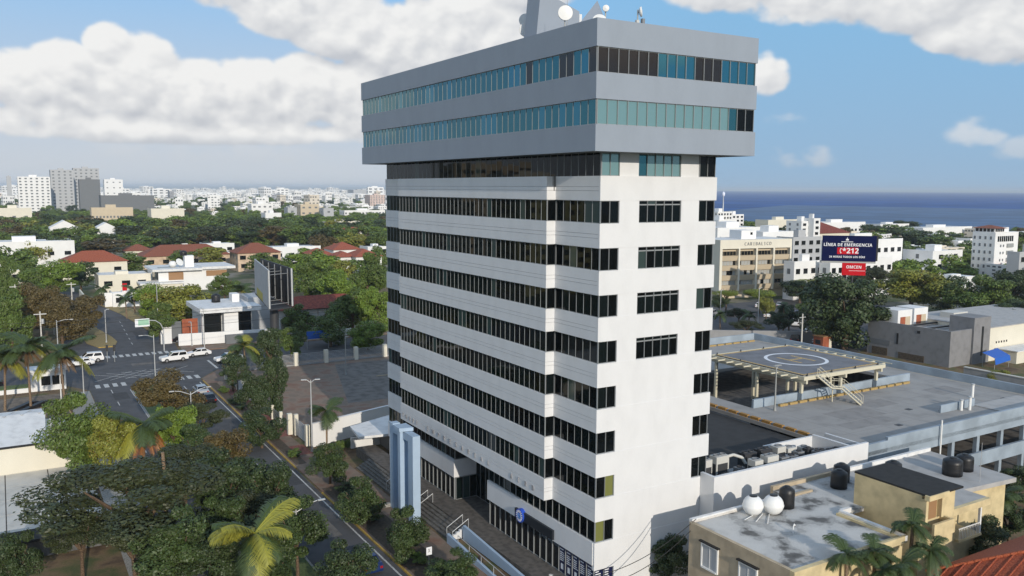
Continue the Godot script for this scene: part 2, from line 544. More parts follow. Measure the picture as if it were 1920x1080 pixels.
func sky_color(az: float, el: float, extra: Array, n1: FastNoiseLite, n2: FastNoiseLite) -> Color:
	# clear air: blue above, paler towards the horizon, greyer inland than over the sea
	var up := clampf((el - 1.2 * clampf((26.0 - az) / 8.0, 0.0, 1.0)) / 13.0, 0.0, 1.0)
	var sea := clampf((az - 22.0) / 22.0, 0.0, 1.0) * clampf((150.0 - az) / 40.0, 0.0, 1.0)
	var low := Color(0.59, 0.64, 0.70).lerp(Color(0.33, 0.47, 0.63), sea)
	var high := Color(0.245, 0.53, 0.88).lerp(Color(0.24, 0.50, 0.78), sea)
	var col := low.lerp(high, pow(up, lerpf(1.15, 0.75, sea)))
	if el > 13.0:
		col = col.lerp(Color(0.13, 0.33, 0.66), clampf((el - 13.0) / 60.0, 0.0, 1.0))
	var d := sky_density(az, el, extra, n1, n2)
	if d > 0.0:
		var cover := smoothstep(0.14, 0.44, d) * thin
		if cover > 0.0:
			var wisp := thin
			var above := sky_density(az - 0.4, el + 0.8, extra, n1, n2)
			if wisp < 1.0:
				above = d
			var light := clampf(0.66 + (d - above) * 0.85, 0.0, 1.0)
			var c := Color(0.55, 0.57, 0.61).lerp(Color(0.90, 0.895, 0.88), light)
			c = c.lerp(Color(0.62, 0.63, 0.65), clampf((el - 15.0) / 25.0, 0.0, 0.8))  # clouds above the view are greyed to lower the fill light
			c = c.lerp(Color(0.54, 0.58, 0.63), clampf((3.4 - el) / 2.6, 0.0, 0.75))
			col = col.lerp(c, cover * 0.97)
	return col

func sky_image() -> Image:
	var n1 := noise(21, 0.055, 4)
	var n2 := noise(22, 0.16, 4)
	var r := RandomNumberGenerator.new()
	r.seed = 5
	var all := CLOUDS.duplicate()
	var a := 74.0
	while a < 350.0:
		# unseen clouds added all round, heavy enough to keep the fill light neutral
		var e := r.randf_range(4.0, 13.0)
		all.append([a, e, r.randf_range(3.5, 7.5), r.randf_range(1.8, 3.4), r.randf_range(0.85, 1.05)])
		all.append([a + 2.0, r.randf_range(14.0, 40.0), r.randf_range(8.0, 16.0), r.randf_range(3.0, 6.5), r.randf_range(0.8, 1.05)])
		a += r.randf_range(4.0, 7.5)
	for k in 12:  # more unseen clouds over the view, added for the fill
		all.append([r.randf_range(0.0, 70.0), r.randf_range(19.0, 40.0), r.randf_range(8.0, 16.0), r.randf_range(3.0, 6.0), 1.0])
	for k in 16:  # unseen overhead clouds, added to neutralise the fill
		all.append([r.randf_range(0.0, 360.0), r.randf_range(42.0, 80.0), r.randf_range(18.0, 50.0), r.randf_range(4.0, 9.0), 1.0])
	var w := 4096
	var h := 2048
	var im := Image.create(w, h, false, Image.FORMAT_RGBF)
	im.fill(Color(0.30, 0.33, 0.34))
	# columns: u = 0 looks along -z; sample blocks: fine round the picture, coarser elsewhere
	var bands := [[0.0, 16.0, -8.0, 70.0, 1], [0.0, 16.0, 70.0, 352.0, 4], [16.0, 40.0, -180.0, 180.0, 8], [40.0, 90.0, -180.0, 180.0, 32]]
	for b in bands:
		var step: int = b[4]
		var y := int((0.5 - b[1] / 180.0) * h)
		var y1 := int((0.5 - b[0] / 180.0) * h)
		while y < y1:
			var el := (0.5 - (y + step * 0.5) / h) * 180.0
			var x := int(floor((b[2] / 360.0) * w))
			var x1 := int(floor((b[3] / 360.0) * w))
			while x < x1:
				var az := (x + step * 0.5) / w * 360.0
				var az2 := az if az >= -10.0 else az + 360.0
				var col := sky_color(az2, maxf(el, 0.0), all, n1, n2)
				var px := posmod(x, w)
				if step == 1:
					im.set_pixel(px, y, col)
				else:
					im.fill_rect(Rect2i(px, y, step, mini(step, y1 - y)), col)
				x += step
			y += step
	return im

# ---------------------------------------------------------------- surveyed positions, in metres
const TREES := [
	[-32.87, -55.69, 5.2, 4.17, 4.31, 0, "dense round green tree beside the cream wall", ""],
	[-29.43, -53.1, 4.6, 3.28, 3.55, 1, "yellowing broad-leaved tree between the round tree and the dry palm", ""],
	[-22.28, -54.57, 4.6, 2.93, 3.34, 5, "green tree right of the dry palm beside the median", ""],
	[-30.04, -24.68, 7, 7.63, 3.56, 2, "wide flat-topped dark tree spreading over the concrete lot", ""],
	[-25.08, -31.56, 6.5, 4.16, 2.77, 2, "dark feathery tree behind the bare white trunk", "dark trees massed along the median"],
	[-22.33, -27.32, 6, 4, 2.93, 3, "dark tree left of the bright palm on the median", "dark trees massed along the median"],
	[-20.66, -69.52, 5, 4.56, 3.3, 4, "brownish tree at the median nose by the crosswalk", ""],
	[-18.9, -57.19, 4.5, 3.01, 2.43, 2, "dark low tree below the first double street lamp", "dark trees massed along the median"],
	[-19.41, -39.46, 5, 2.93, 2.56, 4, "rust-tinged tree with bare twigs along the avenue", ""],
	[-18.98, -24.84, 5.5, 2.89, 2.52, 3, "dark tree behind the double street lamp near the palm", "dark trees massed along the median"],
	[-18.95, -16.1, 5, 2.57, 2.48, 7, "dark tree overhanging the road in front of the monument", "dark trees massed along the median"],
	[-28.42, -16.29, 5.5, 3.49, 2.88, 7, "glossy green tree in the lower left foreground", ""],
	[-24.48, -19.72, 5, 2.94, 2.45, 7, "dark tree left of the bright coconut palm", ""],
	[-17.4, -7.76, 4.5, 2.52, 1.91, 3, "dark tree at the bottom edge over the blue car", ""],
	[-22.2, -13.45, 3, 2.77, 1.39, 7, "green tree under the bright coconut palm", ""],
	[-39.22, -23.09, 4, 2.01, 2.26, 3, "dark bush in the bottom left corner", ""],
	[-8.63, -37.94, 2.6, 2.49, 2.12, 7, "small street tree by the car park gate", ""],
	[-9.75, -26.07, 2.5, 2.44, 2.11, 7, "street tree between the gate and the blue monument", ""],
	[-9.44, -15.67, 2.6, 2.09, 2.29, 7, "street tree in front of the blue monument", ""],
	[-8.59, -7.43, 2.4, 2.29, 1.56, 7, "street tree beside the curved street lamp", ""],
	[-7.63, -88.26, 4, 2.75, 2.56, 3, "dark street tree at the avenue corner", ""],
	[-9.22, -67.83, 4.5, 2.53, 3.16, 3, "dark tree behind the advertising panel", ""],
	[-6.03, -69.24, 5, 2.09, 4.42, 3, "tall dark tree left of the car park fence", ""],
	[-11.55, -55.7, 2.8, 2.88, 2.3, 3, "dark street tree in front of the cream gate post", ""],
	[-0.21, -93.4, 6, 2.86, 3.82, 3, "dark tree at the foot of the double billboard", ""],
	[7.31, 0.58, 3, 1.98, 1.88, 3, "dark bush against the tower beside the beige house", ""],
	[18.11, -0.11, 6.8, 1.83, 1.32, 3, "dark bushy tree behind the white water tanks", ""],
	[22.1, -0.88, 6.2, 1.28, 1.06, 3, "dark tree between the white wall and the beige roof", ""],
	[-19.83, -31.43, 5, 2.25, 1.91, 3, "dark tree between the rust-tinged tree and the double street lamp", "dark trees massed along the median"],
	[-25.99, -14.64, 4.5, 2.76, 2.07, 3, "dark tree at the bottom edge left of the coconut palm", ""],
	[-21.16, -22.42, 4.6, 2.8, 2.29, 2, "dark feathery tree under the double street lamp", "dark trees massed along the median"],
	[-30.87, -21.63, 4.5, 3.47, 2.48, 2, "dark feathery tree below the wide flat-topped tree", ""],
	[-34.55, -24.76, 4.6, 2.82, 1.84, 2, "outer dark limb-like tree at the edge of the concrete lot", ""],
	[-21.79, -44.13, 5, 3.04, 2.28, 7, "dark tree right of the dry palm", "dark trees massed along the median"],
	[38.01, -186.41, 6, 7.07, 6.29, 0, "dark tree in the shaded grove right of the double billboard top", "trees of the shaded grove"],
	[37.28, -162.05, 7, 6.42, 5.71, 5, "dark tree in the shaded grove below the red pyramid roofs", "trees of the shaded grove"],
	[49.82, -175.07, 8, 6.12, 6.88, 0, "dark tree in the shaded grove touching the tower edge at its top", "trees of the shaded grove"],
	[29.71, -133.84, 6, 6.24, 4.37, 0, "dark tree in the shaded grove over the arches", "trees of the shaded grove"],
	[33.47, -128.56, 7, 4.29, 4.9, 5, "dark tree in the shaded grove touching the tower edge below", "trees of the shaded grove"],
	[18.06, -136.63, 3.4, 4.35, 3.73, 0, "dark tree in the shaded grove right of the billboard foot", "trees of the shaded grove"],
	[19.51, -119.13, 3.4, 4.57, 3.2, 0, "dark tree in the shaded grove over the banner", "trees of the shaded grove"],
	[25.08, -112.22, 3.4, 4.46, 3.12, 5, "dark tree in the shaded grove behind the fence by the tower", "trees of the shaded grove"],
	[8.6, -110.87, 3.4, 3.22, 2.69, 0, "low dark tree at the left end of the car park fence", "trees of the shaded grove"],
	[53.8, -234.97, 6, 6.61, 5.67, 0, "dark tree in the shaded grove behind the double billboard", "trees of the shaded grove"],
	[-34.27, -176.43, 7, 6.03, 6.46, 0, "large glossy tree at the left edge over the crossing", ""],
	[-37.9, -148.56, 6, 4.42, 6.31, 0, "green tree at the left edge behind the kiosk palms", ""],
	[-32.04, -163.79, 6.5, 5.43, 5.43, 4, "brown-green tree left of the boulevard behind the palms", ""],
	[-24.45, -158.8, 6, 5.58, 5.05, 4, "rust-topped tree leaning over the boulevard", ""],
	[-28.83, -147.21, 5.5, 5.03, 5.03, 4, "olive tree in the boulevard verge behind the crossing", ""],
	[-25.12, -234.81, 7, 8.09, 5.04, 5, "bright green spreading tree beside the low orange-roofed house", ""],
	[-17.79, -247.79, 6, 5.27, 4.14, 3, "dark green tree in front of the cream wall", ""],
	[1.71, -294.51, 5, 7.86, 3.49, 0, "trimmed flat-topped tree in front of the cream house", ""],
	[-3.4, -163.91, 6.5, 8.25, 5.78, 1, "big yellow-green tree behind the red wall", ""],
	[-8.01, -165.19, 6, 4.83, 4.83, 5, "green tree beside the boulevard palms", ""],
	[-10.59, -140.75, 5, 3.44, 3.68, 0, "green lower tree over the parked dark car", ""],
	[14.8, -195.81, 6, 4.45, 3.18, 0, "green tree behind the white commercial building", ""],
	[-15.63, -357.64, 7, 7.18, 5.64, 3, "dark conifer-like tree beside the white flat-roofed villa", ""],
	[0.15, -360.93, 7, 11.67, 3.63, 4, "orange-brown flat-topped tree behind the orange roof", ""],
	[-1.35, -466.84, 7, 11.37, 5.85, 0, "green tree between the two white gabled houses", ""],
	[39.85, -435.33, 7, 12.95, 6.17, 1, "bright lime tree among the dark grove", ""],
	[-34.27, -305.4, 6, 7.83, 6.71, 0, "green tree in front of the white flat-roofed villa", ""],
	[-38.87, -227.9, 6, 4.91, 7.02, 0, "green tree at the left edge beyond the avenue", ""],
	[-26.94, -345.91, 7, 6.22, 5.48, 1, "yellow-green palm-like tree in front of the white villa", ""],
	[-30.67, -258.55, 6, 5.06, 3.89, 0, "green tree below the white villa", ""],
	[48.17, -237.94, 6, 7.21, 4.93, 5, "bright green tree left of the red pyramid roofs", "trees among the red-roofed houses"],
	[57.02, -233.27, 6, 7.16, 4.9, 5, "bright green tree before the left red pyramid roof", "trees among the red-roofed houses"],
	[69.95, -226.44, 6, 6.55, 4.12, 0, "green tree before the right red pyramid roof", "trees among the red-roofed houses"],
	[59.31, -221.01, 6, 4.55, 3.64, 1, "yellow-green tree before the middle red pyramid roof", "trees among the red-roofed houses"],
	[91.82, -267.77, 6, 4.32, 5.4, 0, "green tree between the right pyramid roof and the tower", "trees among the red-roofed houses"],
	[34.38, -303.58, 6, 7.27, 3.63, 1, "yellow-green tree beside the peach house", "trees among the red-roofed houses"],
	[22.23, -303.75, 6, 5.42, 2.71, 0, "small green tree before the brown hip-roofed house", "trees among the red-roofed houses"],
	[43.36, -264.81, 6, 6.15, 3.28, 0, "green tree below the peach house", "trees among the red-roofed houses"],
	[38.1, -221.95, 6, 5.35, 3.92, 0, "green tree just above the double billboard", "trees among the red-roofed houses"],
	[65.61, -281.33, 6, 5.46, 3.5, 5, "bright green tree below the slanting white wall", "trees among the red-roofed houses"],
	[33.73, 11.17, 3.2, 2.54, 1.88, 3, "dark tree between the terrace house and the red tiled roof", ""],
	[39.55, 10.71, 3.6, 2.45, 1.98, 3, "dark tree at the right edge beyond the terrace house", ""],
	[34.89, 7.73, 3, 1.48, 1.25, 3, "dark bush below the terrace house balcony", ""],
	[51.43, 4.73, 3, 1.99, 1.46, 3, "dark tree at the right edge under the garage front", ""],
	[112.03, -63.78, 9, 10.05, 7.66, 3, "huge dark fig tree beside the grey concrete building", ""],
	[109, -66.82, 6, 4.78, 4.78, 3, "dark tree left of the huge fig tree", ""],
	[169.59, -87.5, 9, 10.38, 5.66, 1, "large olive-green tree behind the grey concrete building", ""],
	[187.43, -112.16, 7, 5.26, 3.85, 2, "olive tree right of the blue billboard post", ""],
	[171.31, -68.45, 7, 9.12, 5.17, 0, "green bushy tree right of the grey concrete building", ""],
	[197.01, -75.34, 7, 6.72, 5.04, 3, "dark tree at the right edge below the tall white block", ""],
	[183.01, -85.53, 6, 6.55, 4.91, 3, "dark tree behind the white rooftop cubes", ""],
	[159.5, -55.24, 5, 5.67, 3.55, 3, "dark tree at the right edge behind the long white wall", ""],
	[128.4, -114.5, 5.5, 3.26, 1.19, 6, "flat clipped tree in front of the left bays of the cream office", ""],
	[135.55, -109.26, 5.5, 4.18, 1.49, 6, "flat clipped tree in front of the right bays of the cream office", ""],
	[171.69, -122.74, 5.5, 6.86, 1.54, 6, "clipped hedge tree right of the cream office", ""],
	[127.61, -99.64, 4, 2.27, 2.55, 1, "small leafy tree in front of the cream office", ""],
	[114.02, -95.86, 3, 2.95, 1.88, 2, "low olive tree beside the car park lamps", ""],
	[119.49, -85.13, 4, 3.3, 2.38, 3, "dark tree in the parking area by the cream office", ""],
	[134.58, -92.41, 4, 2.84, 2.56, 0, "green tree in the parking area by the cream office", ""],
	[105.14, -27.57, 2, 1.88, 1.36, 1, "spiky green shrub behind the garage parapet", ""],
	[162.18, -118.59, 4.5, 5.63, 2.65, 3, "dark tree in front of the white block with black windows", ""],
	[178.12, -121.06, 5, 5.22, 3.13, 0, "green tree below the red billboard", ""],
	[186.17, -116.72, 5, 6, 3.17, 3, "dark tree right of the red billboard", ""],
	[113.38, -82.85, 3.5, 3.08, 2.05, 3, "low dark tree beside the lot wall", ""],
	[102.35, -82.07, 3, 3.2, 1.72, 2, "dark spreading shrub-like tree at the lot wall", ""],
	[125.17, -113.52, 3.5, 2.64, 1.76, 3, "dark tree at the tower edge below the cream office", ""],
	[-37.71, -419.85, 8, 7.37, 4.78, 0, "green tree in the front row of the wood behind the white villa", "trees of the wood before the city"],
	[-26.52, -418.8, 8, 7.95, 3.98, 3, "dark green tree in the front row of the wood behind the white villa", "trees of the wood before the city"],
	[16.31, -373.46, 8, 8.6, 4.12, 0, "green tree in the front row of the wood behind the orange-roofed house", "trees of the wood before the city"],
	[32.8, -390.3, 8, 7.85, 3.88, 3, "dark green tree in the front row of the wood behind the brown hip-roofed house", "trees of the wood before the city"],
	[36.55, -375.91, 8, 6.91, 4.46, 3, "dark green tree in the front row of the wood behind the brown hip-roofed house", "trees of the wood before the city"],
	[86.45, -323.94, 8, 6.98, 4.4, 4, "brownish tree in the front row of the wood behind the red pyramid roofs", "trees of the wood before the city"],
	[108.07, -343.74, 8, 8.27, 4.81, 1, "yellow-green tree in the front row of the wood behind the red pyramid roofs", "trees of the wood before the city"],
	[118.99, -336.27, 8, 6.72, 4.06, 0, "green tree in the front row of the wood behind the tower edge", "trees of the wood before the city"],
	[-35.54, -495.77, 8, 10.23, 6.42, 0, "green tree in the middle row of the wood behind the white villa", "trees of the wood before the city"],
	[-30.89, -468.74, 8, 9.36, 4.91, 4, "brownish tree in the middle row of the wood behind the white villa", "trees of the wood before the city"],
	[-19.11, -449.48, 8, 11.21, 5.85, 0, "green tree in the middle row of the wood behind the white villa", "trees of the wood before the city"],
	[24.12, -459.06, 8, 11.71, 4.85, 2, "dark feathery tree in the middle row of the wood behind the orange-roofed house", "trees of the wood before the city"],
	[34.39, -449.75, 8, 9.79, 4.53, 0, "green tree in the middle row of the wood behind the brown hip-roofed house", "trees of the wood before the city"],
	[36.35, -426.05, 8, 8.91, 5.51, 2, "dark feathery tree in the middle row of the wood behind the brown hip-roofed house", "trees of the wood before the city"],
	[47.32, -437.82, 8, 8.66, 4.29, 3, "dark green tree in the middle row of the wood behind the brown hip-roofed house", "trees of the wood before the city"],
	[58.63, -426.33, 8, 11.53, 5.21, 2, "dark feathery tree in the middle row of the wood behind the low white roof", "trees of the wood before the city"],
	[72.24, -439.63, 8, 8.33, 4.53, 0, "green tree in the middle row of the wood behind the low white roof", "trees of the wood before the city"],
	[77.93, -421.02, 8, 8.42, 3.96, 3, "dark green tree in the middle row of the wood behind the peach house", "trees of the wood before the city"],
	[91.06, -421.89, 8, 11.46, 5.26, 4, "brownish tree in the middle row of the wood behind the peach house", "trees of the wood before the city"],
	[98.01, -403.43, 8, 9.03, 5.41, 0, "green tree in the middle row of the wood behind the slanting white wall", "trees of the wood before the city"],
	[110.05, -393.93, 8, 8.66, 4.52, 3, "dark green tree in the middle row of the wood behind the red pyramid roofs", "trees of the wood before the city"],
	[114.79, -394.39, 8, 7.87, 5.58, 0, "green tree in the middle row of the wood behind the red pyramid roofs", "trees of the wood before the city"],
	[137.89, -416.47, 8, 7.95, 5.13, 0, "green tree in the middle row of the wood behind the red pyramid roofs", "trees of the wood before the city"],
	[131.89, -368.06, 8, 7.08, 4.04, 0, "green tree in the middle row of the wood behind the tower edge", "trees of the wood before the city"],
	[-39.13, -563.04, 8, 12.45, 6.08, 4, "brownish tree in the back row of the wood behind the white villa", "trees of the wood before the city"],
	[-32.28, -571.84, 8, 11.97, 5.79, 0, "green tree in the back row of the wood behind the white villa", "trees of the wood before the city"],
	[-23.66, -546.83, 8, 11.48, 6.42, 1, "yellow-green tree in the back row of the wood behind the white villa", "trees of the wood before the city"],
	[-9.91, -586.2, 8, 11.59, 6.84, 3, "dark green tree in the back row of the wood behind the white gabled house", "trees of the wood before the city"],
	[-0.19, -535.36, 8, 13.86, 6.68, 1, "yellow-green tree in the back row of the wood behind the white gabled house", "trees of the wood before the city"],
	[10.09, -572.17, 8, 14.35, 5.92, 4, "brownish tree in the back row of the wood behind the white gabled house", "trees of the wood before the city"],
	[13.41, -546.55, 8, 10.73, 5.38, 3, "dark green tree in the back row of the wood behind the white gabled house", "trees of the wood before the city"],
	[23.57, -507.1, 8, 12.4, 6.29, 5, "bright green tree in the back row of the wood behind the orange-roofed house", "trees of the wood before the city"],
	[39.22, -562.13, 8, 11.94, 6.72, 3, "dark green tree in the back row of the wood behind the orange-roofed house", "trees of the wood before the city"],
	[44.34, -512.34, 8, 9.84, 6.11, 0, "green tree in the back row of the wood behind the brown hip-roofed house", "trees of the wood before the city"],
	[57.33, -534.48, 8, 13.87, 5.64, 4, "brownish tree in the back row of the wood behind the brown hip-roofed house", "trees of the wood before the city"],
	[63.58, -551.14, 8, 10.97, 6.07, 5, "bright green tree in the back row of the wood behind the brown hip-roofed house", "trees of the wood before the city"],
	[73.85, -513.23, 8, 11.05, 6.09, 0, "green tree in the back row of the wood behind the low white roof", "trees of the wood before the city"],
	[90.73, -552.19, 8, 14.17, 6.83, 0, "green tree in the back row of the wood behind the low white roof", "trees of the wood before the city"],
	[92.77, -515.71, 8, 10.94, 6.12, 3, "dark green tree in the back row of the wood behind the low white roof", "trees of the wood before the city"],
	[88.38, -479.92, 8, 10.41, 5.96, 2, "dark feathery tree in the back row of the wood behind the peach house", "trees of the wood before the city"],
	[112.74, -535.32, 8, 9.24, 6.27, 3, "dark green tree in the back row of the wood behind the peach house", "trees of the wood before the city"],
	[115.13, -490.54, 8, 11.69, 5.32, 0, "green tree in the back row of the wood behind the peach house", "trees of the wood before the city"],
	[137.71, -526.74, 8, 13.29, 6.56, 0, "green tree in the back row of the wood behind the slanting white wall", "trees of the wood before the city"],
	[128.71, -476.67, 8, 10.42, 6.31, 3, "dark green tree in the back row of the wood behind the slanting white wall", "trees of the wood before the city"],
	[158.32, -509.92, 8, 10.03, 5.95, 1, "yellow-green tree in the back row of the wood behind the red pyramid roofs", "trees of the wood before the city"],
	[164.51, -496.54, 8, 10.91, 5.04, 3, "dark green tree in the back row of the wood behind the red pyramid roofs", "trees of the wood before the city"],
	[174.99, -489.28, 8, 12.09, 6.5, 0, "green tree in the back row of the wood behind the tower edge", "trees of the wood before the city"],
	[167.57, -452.53, 8, 8.79, 4.74, 3, "dark green tree in the back row of the wood behind the tower edge", "trees of the wood before the city"],
	[465.49, -409.04, 7, 12.8, 3.41, 0, "green tree in the seaside belt behind the cream office", "trees of the belt near the sea"],
	[399.41, -330.51, 7, 9.44, 3.27, 3, "dark tree in the seaside belt left of the slim white tower", "trees of the belt near the sea"],
	[451.84, -305.88, 7, 9.86, 4.55, 3, "dark tree in the seaside belt right above the navy billboard", "trees of the belt near the sea"],
	[439.73, -281.84, 7, 10.93, 5.1, 0, "green tree in the seaside belt left of the three-storey block", "trees of the belt near the sea"],
	[397.24, -238.87, 7, 11.13, 4.58, 3, "dark tree in the seaside belt behind the three-storey block", "trees of the belt near the sea"],
	[380.1, -215.27, 7, 9.31, 3.73, 0, "green tree in the seaside belt behind the three-storey block", "trees of the belt near the sea"],
	[341.41, -234.41, 7, 5.95, 2.97, 3, "dark tree in the seaside belt above the navy billboard", "trees of the belt near the sea"],
	[409.46, -221.76, 7, 9.84, 2.62, 3, "dark tree in the seaside belt beside the tall white block", "trees of the belt near the sea"],
	[454.76, -216.59, 7, 7.72, 4.21, 3, "dark tree in the seaside belt beside the tall white block", "trees of the belt near the sea"],
	[298.2, -180.02, 7, 6.65, 3.58, 0, "green tree in the seaside belt left of the three-storey block", "trees of the belt near the sea"],
	[568.55, -362.87, 7, 11.02, 3.21, 3, "dark tree in the seaside belt left of the three-storey block", "trees of the belt near the sea"],
]
const PALMS := [
	[-23.7, -10.68, 7.4, 3.38, 0, "bright coconut palm in the foreground median", ""],
	[-25.92, -52.27, 6, 3.52, 1, "coconut palm with rust-red dead fronds", ""],
	[-32.13, -91.05, 8.5, 4.53, 1, "big palm with a fringe of dead fronds by the white kiosk", ""],
	[-36.36, -92.28, 9.5, 3.83, 1, "slim palm left of the white kiosk", ""],
	[-39.3, -93.31, 8, 3.22, 1, "palm cut by the left edge near the kiosk", ""],
	[-4.58, -92.78, 6.5, 3.02, 0, "coconut palm at the avenue corner", ""],
	[9.41, -151.57, 9, 3.42, 1, "palm behind the white commercial building", ""],
	[-3.85, -53, 4.5, 2.43, 0, "drooping palm over the white boundary wall", ""],
	[-15.33, -210.08, 5, 2.64, 0, "young palm beside the boulevard gate", "palms lining the boulevard"],
	[-12.48, -182.1, 5, 2.37, 0, "young palm beside the boulevard gate", "palms lining the boulevard"],
	[-9.54, -190.33, 6, 2.76, 0, "young palm beside the boulevard gate", "palms lining the boulevard"],
	[-8.3, -179.44, 3, 1.76, 0, "young palm beside the boulevard gate", "palms lining the boulevard"],
	[9.71, 15.79, 8.4, 1.64, 0, "palm in front of the beige house, left of three", ""],
	[12.15, 16.19, 8.2, 1.68, 0, "palm in front of the beige house, middle of three", ""],
	[17.44, 15.49, 8.8, 1.56, 0, "palm in front of the beige house, right of three", ""],
	[17.7, 16.81, 7.4, 1.52, 0, "low palm beside the red tiled roof", ""],
	[14.25, 16.85, 7.2, 1.63, 0, "low palm below the beige house corner", ""],
	[38.95, 9.93, 5.5, 1.85, 0, "palm beyond the beige house terrace", ""],
	[11.6, 17.27, 7.4, 1.49, 0, "lowest palm at the bottom edge by the beige house", ""],
	[113.74, -92.17, 3.5, 2.12, 0, "palm in the parking area by the cream office", "palms of the office parking"],
	[107.56, -95.6, 3.5, 1.83, 0, "palm in the parking area by the cream office", "palms of the office parking"],
	[114.85, -82.76, 6.5, 1.8, 0, "tall palm in front of the cream office", ""],
	[234.8, -99.24, 5, 3.53, 0, "palm below the tall white block", ""],
	[102.97, -393.13, 9, 2.92, 0, "palm in the wood before the city", ""],
]
